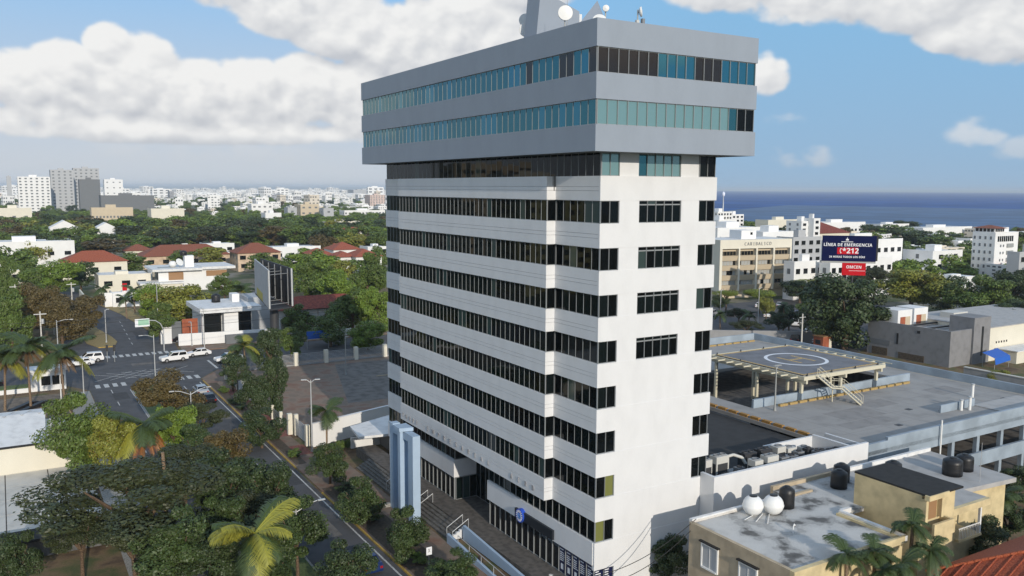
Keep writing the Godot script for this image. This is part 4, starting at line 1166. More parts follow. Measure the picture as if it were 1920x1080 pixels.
func make_ground() -> void:
	# land: everything inland of the shore
	var shore := [Vector2(-15000, 3000), Vector2(480, 3000), Vector2(560, 200), Vector2(600, -250), Vector2(640, -400), Vector2(655, -540), Vector2(610, -640), Vector2(900, -1100), Vector2(4200, -4600), Vector2(9000, -12500), Vector2(-15000, -14500)]
	var rev := shore.duplicate()
	rev.reverse()
	structure("ground", sheet(rev, 0.0), M.land)
	var sea_pts := [Vector2(300, 4000), Vector2(12000, 4000), Vector2(15500, -2000), Vector2(14500, -9000), Vector2(11000, -14000), Vector2(700, -1000), Vector2(560, -300)]
	sea_pts.reverse()
	structure("sea", sheet(sea_pts, -2.0), M.sea)
	var sh := [Vector2(470, 1500), Vector2(1500, 1500), Vector2(1750, -300), Vector2(1700, -700), Vector2(1500, -1300), Vector2(700, -800), Vector2(600, -640), Vector2(640, -540), Vector2(560, -250)]
	sh.reverse()
	structure("shallow_water", sheet(sh, -1.9), M.shallow)
	# local soil round the tower
	structure("soil", sheet(rect(-62, 130, 30, -215), 0.004), M.earth)
	# avenue: two carriageways either side of a planted median
	var av := structure("avenue", sheet([Vector2(-27.6, 30), Vector2(-10.3, 30), Vector2(-10.3, -101), Vector2(-6.2, -107.5), Vector2(90, -107.5), Vector2(90, -127), Vector2(-9.0, -127.5), Vector2(-7.3, -149), Vector2(-10.4, -186), Vector2(-13.5, -211), Vector2(-19.5, -250), Vector2(-28.0, -250), Vector2(-25.0, -205), Vector2(-24.0, -182), Vector2(-28.6, -150), Vector2(-30.0, -127.5), Vector2(-70, -127.5), Vector2(-70, -106), Vector2(-30.5, -106), Vector2(-27.6, -101)], 0.008), M.asphalt)
	var seen := Node3D.new()
	seen.name = "road_markings"
	add_child(seen)
	seen.set_meta("kind", "structure")
	block(seen, "edge_line", M.road_white, Vector3(-10.94, 0.012, -98.5), Vector3(-10.78, 0.018, 20))
	dash_row(seen, "lane_dash", -13.8, 20.0, -98.0, 2.6, 5.0)
	dash_row(seen, "lane_dash", -24.6, 20.0, -99.0, 2.6, 6.4)
	block(seen, "edge_line", M.road_white, Vector3(-21.9, 0.012, -98.5), Vector3(-21.78, 0.018, 20))
	for k in 13:
		var x := -26.6 + k * 1.32
		if x > -21.8 and x < -17.4:
			continue
		block(seen, "crossing_stripe", M.road_white, Vector3(x, 0.012, -104.6), Vector3(x + 0.72, 0.018, -101.9))
	for k in 11:
		block(seen, "crossing_stripe", M.road_white, Vector3(-23.6 + k * 1.2, 0.012, -131.0), Vector3(-22.9 + k * 1.2, 0.018, -128.4))
	# yellow-box style hatching in the junction
	for k in 5:
		var s := Shape.new()
		s.obox(Vector3(-20.0 + k * 2.4 - 3.0, 0.013, -110.5), Vector3(9.0, 0.005, 0.12), Basis(Vector3.UP, 0.75))
		s.obox(Vector3(-20.0 + k * 2.4 - 3.0, 0.0145, -110.5), Vector3(9.0, 0.005, 0.12), Basis(Vector3.UP, -0.75))
		put(seen, "hatch_line", s.mesh(), M.road_white)
	for k in 6:
		var p := Vector3(-16.0 + k * 0.28, 0, -142.0 - k * 6.6)
		block(seen, "lane_dash", M.road_white, p + Vector3(-0.07, 0.012, -2.4), p + Vector3(0.07, 0.018, 0))
	block(seen, "stop_line", M.road_white, Vector3(-6.0, 0.012, -108.6), Vector3(-5.6, 0.018, -117.0))
	for q in [[-14.6, -112.0, 3.2, 1.8, 0], [-19.0, -118.5, 5.2, 2.2, 1], [-24.8, -92.0, 2.2, 5.0, 0], [-9.6, -120.5, 4.2, 1.6, 0], [-13.2, -72.0, 1.6, 6.0, 1], [-12.4, -40.0, 2.0, 7.0, 0], [-13.6, -24.0, 1.4, 5.5, 1], [-14.0, -152.0, 2.0, 7.0, 0], [-2.0, -116.0, 5.0, 2.0, 1]]:
		block(av, "repair_patch", M.asphalt_dark if q[4] == 0 else M.asphalt_old, Vector3(q[0], 0.006, q[1] - q[3]), Vector3(q[0] + q[2], 0.011, q[1]))
	# right pavement: kerb painted yellow, paving, planting strip
	var pv := structure("pavement", sheet([Vector2(-10.12, 30), Vector2(-4.4, 30), Vector2(-4.4, -44), Vector2(-7.0, -50), Vector2(-7.0, -97), Vector2(-4.6, -104), Vector2(60, -104), Vector2(60, -106.9), Vector2(-6.0, -106.9), Vector2(-10.12, -100.6)], 0.14, 0.14), M.paving)
	for seg in [[-12.0, -36.0], [-45.6, -99.0], [30.0, -12.0]]:
		var z: float = seg[0]
		while z > seg[1] + 0.1:
			block(pv, "kerb_stone", M.kerb_yellow, Vector3(-10.3, 0.0, maxf(z - 1.46, seg[1])), Vector3(-10.125, 0.15, z))
			z -= 1.5
	block(pv, "planting_strip", M.planting, Vector3(-9.9, 0.1, -37), Vector3(-6.8, 0.16, 10))
	block(pv, "planting_strip", M.planting, Vector3(-9.9, 0.1, -96), Vector3(-8.6, 0.16, -46.5))
	var r := Shape.new()
	for k in 5:
		r.obox(Vector3(-7.8, 0.15, -52.0 - k * 9.0), Vector3(2.2, 0.01, 4.2), Basis.IDENTITY)
	put(pv, "red_paving", r.mesh(), mt("red_paving", Color(0.26, 0.09, 0.065), 0.85, X.rough, 0.3))
	# median
	var md := structure("median", sheet([Vector2(-21.6, 30), Vector2(-17.0, 30), Vector2(-17.0, -97), Vector2(-18.3, -99.6), Vector2(-20.0, -99.6), Vector2(-21.6, -97)], 0.14, 0.14), M.lawn)
	block(md, "kerb_stone", M.kerb, Vector3(-17.0, 0.0, -97), Vector3(-16.82, 0.16, 30))
	block(md, "kerb_stone", M.kerb, Vector3(-21.78, 0.0, -97), Vector3(-21.6, 0.16, 30))
	var mn := structure("median_island", sheet([Vector2(-24.3, -147.5), Vector2(-22.6, -141.2), Vector2(-19.6, -141.0), Vector2(-18.5, -146.5), Vector2(-18.8, -153.5), Vector2(-20.8, -170), Vector2(-22.6, -182), Vector2(-23.6, -165), Vector2(-24.4, -153)], 0.16, 0.16), M.dry_grass)
	var kb := Shape.new()
	kb.obox(Vector3(-21.1, 0.09, -141.0), Vector3(3.1, 0.18, 0.22), Basis(Vector3.UP, -0.05))
	put(mn, "kerb_stone", kb.mesh(), M.kerb_yellow)
	# left pavement, lots
	structure("left_pavement", sheet(rect(-31, -27.75, 30, -100), 0.14, 0.14), M.kerb)
	structure("verge", sheet([Vector2(-9.9, -150), Vector2(-5.0, -146), Vector2(-5.5, -175), Vector2(-9.2, -200), Vector2(-16.0, -212), Vector2(-12.8, -190)], 0.12, 0.12), M.dry_grass)
	structure("far_pavement", sheet([Vector2(-8.4, -128.0), Vector2(60, -127.6), Vector2(60, -131), Vector2(-4.0, -133), Vector2(-4.5, -147), Vector2(-7.0, -149)], 0.14, 0.14), M.paving)
	structure("car_park", sheet([Vector2(-5.2, -63.0), Vector2(48, -63.0), Vector2(48, -103.4), Vector2(-3.5, -103.4)], 0.03), M.paving)
	var cp := structure("car_park_asphalt", sheet([Vector2(6.0, -72.0), Vector2(48, -70.0), Vector2(48, -100), Vector2(14.0, -101.0)], 0.036), M.asphalt_old)
	for k in 4:
		block(cp, "bay_line", M.stop_yellow, Vector3(17.0 + k * 5.0, 0.04, -88.0 + k * 3.5), Vector3(21.0 + k * 5.0, 0.046, -87.7 + k * 3.5))
	structure("office_parking", sheet([Vector2(80, -70), Vector2(112, -60), Vector2(182, -90), Vector2(178, -128), Vector2(120, -128), Vector2(80, -100)], 0.01), M.asphalt)
	var cl := structure("concrete_lot", sheet(rect(-70, -31.2, -36, -59.9), 0.012), M.soil_dark)
	for ix in 9:
		for iz in 5:
			var x := -70.0 + ix * 4.3
			var z := -36.2 - iz * 4.74
			block(cl, "slab", M.concrete, Vector3(x + 0.05, 0.0, z - 4.68), Vector3(minf(x + 4.24, -31.2), 0.05 + rng.randf() * 0.012, z))
	structure("brown_lot", sheet(rect(-70, -31.4, -72.6, -101.0), 0.012), M.brown_lot)
	for k in 6:
		var s := Shape.new()
		s.obox(Vector3(-48.0 + k * 3.3, 0.02, -90.0), Vector3(0.16, 0.008, 9.0), Basis(Vector3.UP, 0.06))
		var ln := put(self, "bay_line", s.mesh(), M.stop_yellow)
		ln.set_meta("kind", "structure")

func make_shrubs() -> void:
	var spots := [[-8.2, -18.0], [-7.6, -20.6], [-8.8, -25.5], [-7.4, -28.6], [-8.4, -31.8], [-7.9, -34.6], [-8.6, -14.2], [-7.7, -9.8], [-8.1, -7.4], [-9.2, -49.5], [-9.3, -58.0], [-9.2, -66.5], [-9.3, -71.0], [-9.2, -76.0], [-9.3, -79.5], [-9.2, -88.0]]
	var n := 0
	for q in spots:
		var t := thing("low_shrub", "low dark shrub in the planting strip %s" % ("in front of the tower" if q[1] > -40.0 else "beside the car park"), "shrub", Vector3(q[0], 0.15, q[1]), n * 1.3, "low shrubs of the planting strip")
		var s := Shape.new()
		s.rod(Vector3.ZERO, Vector3(0.02, 0.5, 0), 0.05, 0.02, 6)
		put(t, "stem", s.mesh(), M.bark)
		put(t, "foliage", X.shrub, M.leaf_3 if n % 3 else M.leaf_0, Vector3(0, 0.55, 0), Vector3.ZERO, Vector3(0.9 + 0.25 * (n % 3), 0.55, 0.9 + 0.3 * (n % 2)))
		n += 1

func make_plaza() -> void:
	var t := structure("plaza", sheet(rect(-2.3, 2.6, -16.9, -24.4), 1.1, 1.1), M.plaza)
	block(t, "plaza_floor", M.plaza, Vector3(-2.3, 0.0, -16.9), Vector3(0.14, 1.1, -0.1))
	block(t, "plaza_floor", M.plaza, Vector3(-2.3, 0.0, -46.5), Vector3(0.14, 1.1, -24.4))
	for k in 5:
		block(t, "stair_step", M.step, Vector3(-2.3 - (k + 1) * 0.34, 0.0, -42.0), Vector3(-2.3 - k * 0.34, 0.92 - k * 0.18, -17.8))
	var ch := Shape.new()
	for k in 5:
		ch.box(Vector3(-2.3 - (k + 1) * 0.34, 0.14, -17.55), Vector3(-2.3 - k * 0.34, 1.15 - k * 0.18, -17.3))
	put(t, "cheek_wall", ch.mesh(), M.white_panel)
	var rp := Shape.new()
	rp.side_prism([Vector2(-17.0, 0.14), Vector2(2.0, 0.14), Vector2(2.0, 0.3), Vector2(-17.0, 1.5)], 0.0, 0.25)
	var o := put(t, "ramp_wall", rp.mesh(), M.monument_blue, Vector3(-4.2, 0, 0), Vector3(0, -PI / 2, 0))
	o.position = Vector3(-2.55, 0, 0)
	var o2 := put(t, "ramp_wall", rp.mesh(), M.monument_blue, Vector3(-4.5, 0, 0), Vector3(0, -PI / 2, 0))
	o2.position = Vector3(-4.25, -0.45, 0)
	for z in [-18.2, -26.0, -33.0]:
		var h := thing("stair_handrail", "steel handrail on the tower stairs, %s" % ["nearest the ramp", "in the middle of the flight", "farthest up the street"][[-18.2, -26.0, -33.0].find(z)], "handrail", Vector3(-3.9, 0.14, z), 0.0, "handrails on the tower stairs")
		for dz in [0.0, 1.2]:
			var s := Shape.new()
			s.path([Vector3(0, 0, dz), Vector3(0, 0.95, dz), Vector3(1.7, 1.9, dz), Vector3(1.7, 0.95, dz)], 0.035, 0.035, 6)
			put(h, "rail", s.mesh(), M.galvanised)
	var rr := thing("ramp_handrail", "long steel handrail beside the access ramp", "handrail", Vector3(-4.35, 0, 0))
	for k in 8:
		var z := -15.0 + k * 2.2
		var s := Shape.new()
		s.rod(Vector3(0, 0.5, z), Vector3(0, 1.55 - k * 0.11, z), 0.03, 0.03, 6)
		put(rr, "post", s.mesh(), M.galvanised)
	var sr := Shape.new()
	sr.rod(Vector3(0, 1.55, -15), Vector3(0, 0.78, 0.4), 0.035, 0.035, 6)
	put(rr, "rail", sr.mesh(), M.galvanised)
	# blue monument sign
	var m := thing("monument_sign", "tall pale blue street monument with a central rib in front of the tower", "monument", Vector3(-5.0, 0.14, -25.3))
	block(m, "back_panel", M.monument_blue, Vector3(0.05, 0.0, -2.5), Vector3(0.35, 8.6, 2.5))
	block(m, "fin", M.monument_blue, Vector3(-0.45, 0.0, -2.9), Vector3(0.35, 9.1, -2.05))
	block(m, "fin", M.monument_blue, Vector3(-0.45, 0.0, 1.75), Vector3(0.35, 8.95, 2.85))
	block(m, "rib", M.monument_blue, Vector3(-0.75, 0.7, -0.15), Vector3(0.05, 9.0, 0.45))
	block(m, "lintel", M.monument_blue, Vector3(-0.45, 8.2, -2.05), Vector3(0.35, 9.0, -0.15))
	block(m, "lintel", M.monument_blue, Vector3(-0.45, 8.2, 0.45), Vector3(0.35, 8.95, 1.75))
	var cap := Shape.new()
	cap.prism([Vector2(-0.95, -0.55), Vector2(-0.95, 0.75), Vector2(0.45, 1.05), Vector2(0.45, -0.85)], 9.0, 9.35)
	put(m, "cap", cap.mesh(), M.monument_blue)
	block(m, "plinth", M.kerb, Vector3(-1.3, 0.0, -3.3), Vector3(0.0, 0.35, -2.9))

func make_boundaries() -> void:
	# white boundary wall between tower and car park with a flat canopy and hedge
	var w := thing("boundary_wall", "plain white boundary wall between the tower and the car park", "wall", Vector3.ZERO)
	var s := Shape.new()
	s.prism([Vector2(-5.9, -52.4), Vector2(12.0, -58.0), Vector2(12.0, -58.35), Vector2(-5.9, -52.75)], 0.1, 3.1)
	put(w, "wall", s.mesh(), M.wall_white)
	var s2 := Shape.new()
	s2.prism([Vector2(-5.95, -52.35), Vector2(12.05, -57.95), Vector2(12.05, -58.4), Vector2(-5.95, -52.8)], 3.1, 3.2)
	put(w, "coping", s2.mesh(), M.white_panel)
	var c := thing("entrance_canopy", "flat white canopy slab beside the tower's far corner", "canopy", Vector3.ZERO)
	var cs := Shape.new()
	cs.prism([Vector2(-2.7, -44.4), Vector2(3.0, -43.6), Vector2(4.4, -52.0), Vector2(-2.0, -49.4)], 2.75, 3.05)
	put(c, "slab", cs.mesh(), M.roof_white)
	block(c, "support_wall", M.wall_dark, Vector3(2.0, 0.1, -50.5), Vector3(2.3, 2.75, -44.2))
	block(c, "support_wall", M.wall_white, Vector3(-1.9, 0.1, -49.6), Vector3(2.0, 1.5, -49.35))
	var hg := thing("clipped_hedge", "clipped green hedge along the white boundary wall", "hedge", Vector3.ZERO)
	for k in 6:
		var o := put(hg, "hedge_block", X.hedge, M.leaf_0, Vector3(-3.2 + k * 0.95, 0.75, -49.8 - k * 0.22), Vector3(0, k * 1.3, 0), Vector3(0.75, 0.75, 0.7))
		o.set_meta("kind", "part")
	# car park fence: cream posts and horizontal bars
	var f := thing("car_park_fence", "fence of grey bars between cream posts along the far side of the car park", "fence", Vector3(0, 0, 0))
	var xs := [-1.5, 7.4, 13.2, 19.2, 25.2, 31.2, 37.2]
	for k in xs.size():
		var x: float = xs[k]
		if k > 0:
			block(f, "post", M.wall_cream, Vector3(x - 0.36, 0.03, -104.0), Vector3(x + 0.36, 2.5, -103.3))
		if k < xs.size() - 1:
			for q in 8:
				block(f, "bar", M.galvanised, Vector3(x + 0.36, 0.45 + q * 0.24, -103.7), Vector3(xs[k + 1] - 0.36, 0.50 + q * 0.24, -103.66))
			block(f, "base_kerb", M.concrete_grey, Vector3(x + 0.36, 0.03, -103.8), Vector3(xs[k + 1] - 0.36, 0.3, -103.5))
	# gate on the pavement side
	var g := thing("car_park_gate", "grey barred gate between cream posts at the pavement", "gate", Vector3.ZERO)
	block(g, "post", M.wall_cream, Vector3(-7.1, 0.14, -59.8), Vector3(-6.5, 3.0, -59.2))
	block(g, "post", M.wall_cream, Vector3(-6.4, 0.14, -59.0), Vector3(-5.9, 3.0, -58.5))
	block(g, "post", M.wall_cream, Vector3(-6.6, 0.14, -53.6), Vector3(-6.1, 2.9, -53.0))
	for q in 12:
		block(g, "bar", M.galvanised, Vector3(-6.35, 0.4 + q * 0.19, -58.5), Vector3(-6.28, 0.45 + q * 0.19, -53.6))
	var lw := thing("street_fence", "dark low fence between the pavement and the car park", "fence", Vector3.ZERO)
	for k in 9:
		block(lw, "post", M.wall_cream, Vector3(-6.9, 0.14, -64.3 - k * 4.2), Vector3(-6.5, 2.2, -63.9 - k * 4.2))
		if k < 8:
			for q in 7:
				block(lw, "bar", M.steel_grey, Vector3(-6.74, 0.4 + q * 0.22, -63.9 - (k + 1) * 4.2), Vector3(-6.66, 0.45 + q * 0.22, -64.3 - k * 4.2))

# ---------------------------------------------------------------- lamps, signs, wires
func street_lamp(label: String, at: Vector3, h: float, arms: Array, m: Material, group := "") -> void:
	var t := thing("street_lamp", label, "street lamp", at, 0.0, group)
	var s := Shape.new()
	s.rod(Vector3.ZERO, Vector3(0, h, 0), 0.11, 0.07, 8)
	put(t, "pole", s.mesh(), m)
	var b := Shape.new()
	b.rod(Vector3.ZERO, Vector3(0, 0.35, 0), 0.2, 0.16, 8)
	put(t, "base", b.mesh(), m)
	for a in arms:
		var v: Vector3 = a
		var s2 := Shape.new()
		s2.path([Vector3(0, h - 0.35, 0), Vector3(v.x * 0.5, h + v.y * 0.6, v.z * 0.5), Vector3(v.x * 0.8, h + v.y, v.z * 0.8)], 0.05, 0.04, 6)
		put(t, "arm", s2.mesh(), m)
		var hd := Shape.new()
		var e := Vector3(v.x, h + v.y, v.z)
		var dir := Vector3(v.x, 0, v.z).normalized()
		hd.obox(e - dir * 0.1, Vector3(0.2, 0.1, 0.62), Basis(Vector3.UP, atan2(v.x, v.z)))
		put(t, "lamp_head", hd.mesh(), m)

func make_lamps() -> void:
	street_lamp("double-armed street lamp on the median beside the bright palm", Vector3(-18.9, 0.14, -16.3), 6.4, [Vector3(2.3, 0.35, 0.0), Vector3(-2.3, 0.2, -0.2)], M.galvanised)
	street_lamp("double-armed street lamp on the median by the black car", Vector3(-18.6, 0.14, -63.5), 6.4, [Vector3(2.4, 0.4, -0.1), Vector3(-2.4, 0.3, -0.2)], M.galvanised)
	street_lamp("twin-headed lamp post beside the car park gate", Vector3(-6.6, 0.14, -50.6), 9.2, [Vector3(0.9, 0.05, 0.3), Vector3(-0.9, 0.05, -0.3)], M.galvanised)
	street_lamp("slim dark lamp post in the middle of the car park", Vector3(12.7, 0.03, -91.5), 6.8, [Vector3(0.35, 0.05, 0.0)], M.steel_grey)
	street_lamp("pale lamp post at the median nose by the crosswalk", Vector3(-17.9, 0.14, -98.6), 8.6, [Vector3(-2.1, 0.1, 0.2)], M.galvanised)
	street_lamp("pale pole on the boulevard island", Vector3(-20.6, 0.16, -146.5), 7.0, [Vector3(0.6, 0.1, 0.0)], M.galvanised)
	street_lamp("lamp post at the corner of the white garden wall", Vector3(-4.0, 0.14, -129.0), 8.4, [Vector3(-0.7, 0.1, 0.4)], M.galvanised)
	street_lamp("lamp post beside the red wall", Vector3(-5.6, 0.14, -133.6), 5.0, [Vector3(-0.4, 0.1, 0.2)], M.galvanised)
	street_lamp("tall pale pole on the boulevard verge", Vector3(-8.5, 0.12, -158.0), 11.0, [Vector3(-1.2, 0.1, 0.3)], M.galvanised)
	street_lamp("lamp post at the left crossing behind the kiosk palms", Vector3(-30.6, 0.14, -128.5), 8.0, [Vector3(2.6, 0.0, 0.2)], M.galvanised)
	street_lamp("white bollard lamp beside the kiosk palm", Vector3(-32.2, 0.02, -93.0), 4.6, [Vector3(0.3, 0.1, 0.0)], M.paint_white)
	street_lamp("short pale post left of the dense round tree", Vector3(-29.2, 0.14, -91.0), 6.5, [Vector3(0.4, 0.1, 0.0)], M.galvanised)
	street_lamp("double floodlight post beside the helipad", Vector3(36.4, 8.0, -14.7), 5.1, [Vector3(-0.4, 0.2, 0.1), Vector3(0.4, 0.2, 0.1)], M.steel_grey)
	street_lamp("white lamp post left of the cream office car park", Vector3(113.0, 0.0, -101.0), 8.5, [Vector3(-0.7, 0.0, 0.0), Vector3(0.7, 0.0, 0.0)], M.galvanised)
	street_lamp("white lamp post in front of the cream office", Vector3(122.0, 0.0, -97.0), 9.0, [Vector3(0.8, 0.0, 0.0)], M.galvanised)
	street_lamp("lamp post at the right corner of the cream office", Vector3(150.0, 0.0, -106.0), 8.5, [Vector3(-0.7, 0.0, 0.0)], M.galvanised)
	# curved lamp in the foreground
	var t := thing("curved_street_lamp", "grey street lamp bending over the pavement at the bottom edge", "street lamp", Vector3(-9.6, 0.14, 2.4))
	var s := Shape.new()
	s.path([Vector3(0, 0, 0), Vector3(0, 4.1, 0), Vector3(-0.06, 4.7, -0.05), Vector3(-0.3, 5.1, -0.25), Vector3(-0.75, 5.3, -0.55), Vector3(-1.3, 5.32, -0.85)], 0.1, 0.06, 8)
	put(t, "pole", s.mesh(), M.galvanised)
	var hd := Shape.new()
	hd.obox(Vector3(-1.75, 5.26, -1.1), Vector3(1.0, 0.12, 0.28), Basis(Vector3.UP, -0.5))
	put(t, "lamp_head", hd.mesh(), M.galvanised)
	# utility pole by the ramp
	var u := thing("utility_pole", "grey concrete utility pole beside the access ramp", "pole", Vector3(-5.2, 0.14, 1.6))
	var us := Shape.new()
	us.rod(Vector3.ZERO, Vector3(0, 4.6, 0), 0.16, 0.13, 10)
	put(u, "pole", us.mesh(), M.concrete)
	var ua := Shape.new()
	ua.obox(Vector3(0, 4.4, 0), Vector3(0.9, 0.08, 0.08), Basis(Vector3.UP, 0.6))
	put(u, "crossarm", ua.mesh(), M.steel_grey)
	# road sign
	var r := thing("no_parking_sign", "small white road sign on a post by the kerb", "sign", Vector3(-8.9, 0.14, -11.6))
	var rs := Shape.new()
	rs.rod(Vector3.ZERO, Vector3(0, 2.5, 0), 0.03, 0.03, 6)
	put(r, "post", rs.mesh(), M.steel_grey)
	block(r, "plate", M.print_white, Vector3(-0.26, 1.9, 0.03), Vector3(0.26, 2.6, 0.05))
	var mk := Shape.new()
	mk.obox(Vector3(0, 2.3, 0.053), Vector3(0.06, 0.36, 0.004), Basis(Vector3(0, 0, 1), 0.5))
	mk.obox(Vector3(0, 2.3, 0.0545), Vector3(0.06, 0.36, 0.004), Basis(Vector3(0, 0, 1), -0.5))
	put(r, "mark", mk.mesh(), M.letter_dark)
	# gantry sign at the boulevard
	var g := thing("overhead_sign", "green and white road sign on a curved arm at the boulevard", "sign", Vector3(-11.4, 0.0, -131.5))
	var gs := Shape.new()
	gs.path([Vector3(0, 0, 0), Vector3(0, 4.4, 0), Vector3(-0.5, 5.6, 0.1), Vector3(-1.4, 6.3, 0.2), Vector3(-2.6, 6.5, 0.3)], 0.12, 0.08, 8)
	put(g, "arm", gs.mesh(), M.galvanised)
	block(g, "plate", M.print_white, Vector3(-5.3, 5.3, 0.3), Vector3(-2.6, 6.9, 0.36))
	block(g, "legend", M.sign_green, Vector3(-4.7, 5.6, 0.36), Vector3(-2.7, 6.75, 0.37))
	# traffic signals at the crossing
	for q in [[-22.6, -124.6, "at the far crosswalk"], [-21.4, -124.0, "beside the far crosswalk post"]]:
		var tl := thing("traffic_signal", "black traffic signal %s" % q[2], "traffic light", Vector3(q[0], 0.0, q[1]))
		var ts := Shape.new()
		ts.rod(Vector3.ZERO, Vector3(0, 2.2, 0), 0.06, 0.06, 8)
		put(tl, "post", ts.mesh(), M.steel_grey)
		block(tl, "housing", M.tank_black, Vector3(-0.2, 2.1, -0.15), Vector3(0.2, 3.3, 0.15))
		for k in 3:
			var ls := Shape.new()
			ls.rod(Vector3(0, 2.35 + k * 0.36, 0.15), Vector3(0, 2.35 + k * 0.36, 0.2), 0.12, 0.12, 10)
			put(tl, "lens", ls.mesh(), M.unit_dark)
	# wooden/concrete power poles on the left with crossarms and wires
	var tops := []
	for q in [[-36.5, -176.0, 10.5, "left of the boulevard behind the brown trees"], [-29.5, -164.0, 9.5, "beside the boulevard trees"], [-24.0, -190.0, 9.0, "at the boulevard bend"], [-33.0, -136.0, 9.0, "at the left edge of the crossing"]]:
		var pp := thing("power_pole", "pale power pole %s" % q[3], "pole", Vector3(q[0], 0.0, q[1]))
		var ps := Shape.new()
		ps.rod(Vector3.ZERO, Vector3(0, q[2], 0), 0.17, 0.12, 8)
		put(pp, "pole", ps.mesh(), M.concrete)
		block(pp, "crossarm", M.galvanised, Vector3(-1.1, q[2] - 0.6, -0.06), Vector3(1.1, q[2] - 0.45, 0.06))
		var tf := Shape.new()
		tf.rod(Vector3(0.35, q[2] - 2.4, 0), Vector3(0.35, q[2] - 1.5, 0), 0.3, 0.3, 10)
		put(pp, "transformer", tf.mesh(), M.galvanised)
		tops.append(Vector3(q[0], q[2] - 0.4, q[1]))
	wire("power cable across the junction, upper of two", Vector3(-60, 9.2, -126), Vector3(12, 8.6, -127), 0.8)
	wire("power cable across the junction, lower of two", Vector3(-60, 8.4, -126), Vector3(12, 7.8, -127), 0.8)
	wire("power cable over the crosswalk", Vector3(-60, 8.2, -112), Vector3(18, 7.6, -118), 0.9)
	wire("drooping cable from the tower to the beige house, upper of two", Vector3(0.0, 3.0, 0.5), Vector3(5.4, 8.3, 5.6), 0.7)
	wire("drooping cable from the tower to the beige house, lower of two", Vector3(0.0, 2.2, 0.6), Vector3(5.4, 7.8, 5.6), 0.9)
	# advertising panel on the pavement
	var a := thing("advertising_panel", "upright advertising panel on the pavement near the parked cars", "sign", Vector3(-8.2, 0.14, -82.0))
	block(a, "case", M.unit_dark, Vector3(-0.2, 0.0, -0.1), Vector3(1.3, 3.2, 0.1))
	block(a, "poster", M.sign_panel, Vector3(-0.05, 0.4, 0.1), Vector3(1.15, 3.05, 0.12))

func wire(label: String, a: Vector3, b: Vector3, sag: float) -> void:
	var t := thing("power_cable", label, "cable", (a + b) * 0.5)
	var s := Shape.new()
	var p := []
	for k in 17:
		var u := k / 16.0
		p.append(a.lerp(b, u) - (a + b) * 0.5 - Vector3(0, sag * 4.0 * u * (1.0 - u), 0))
	s.path(p, 0.03, 0.03, 5)
	put(t, "strand", s.mesh(), M.cable)

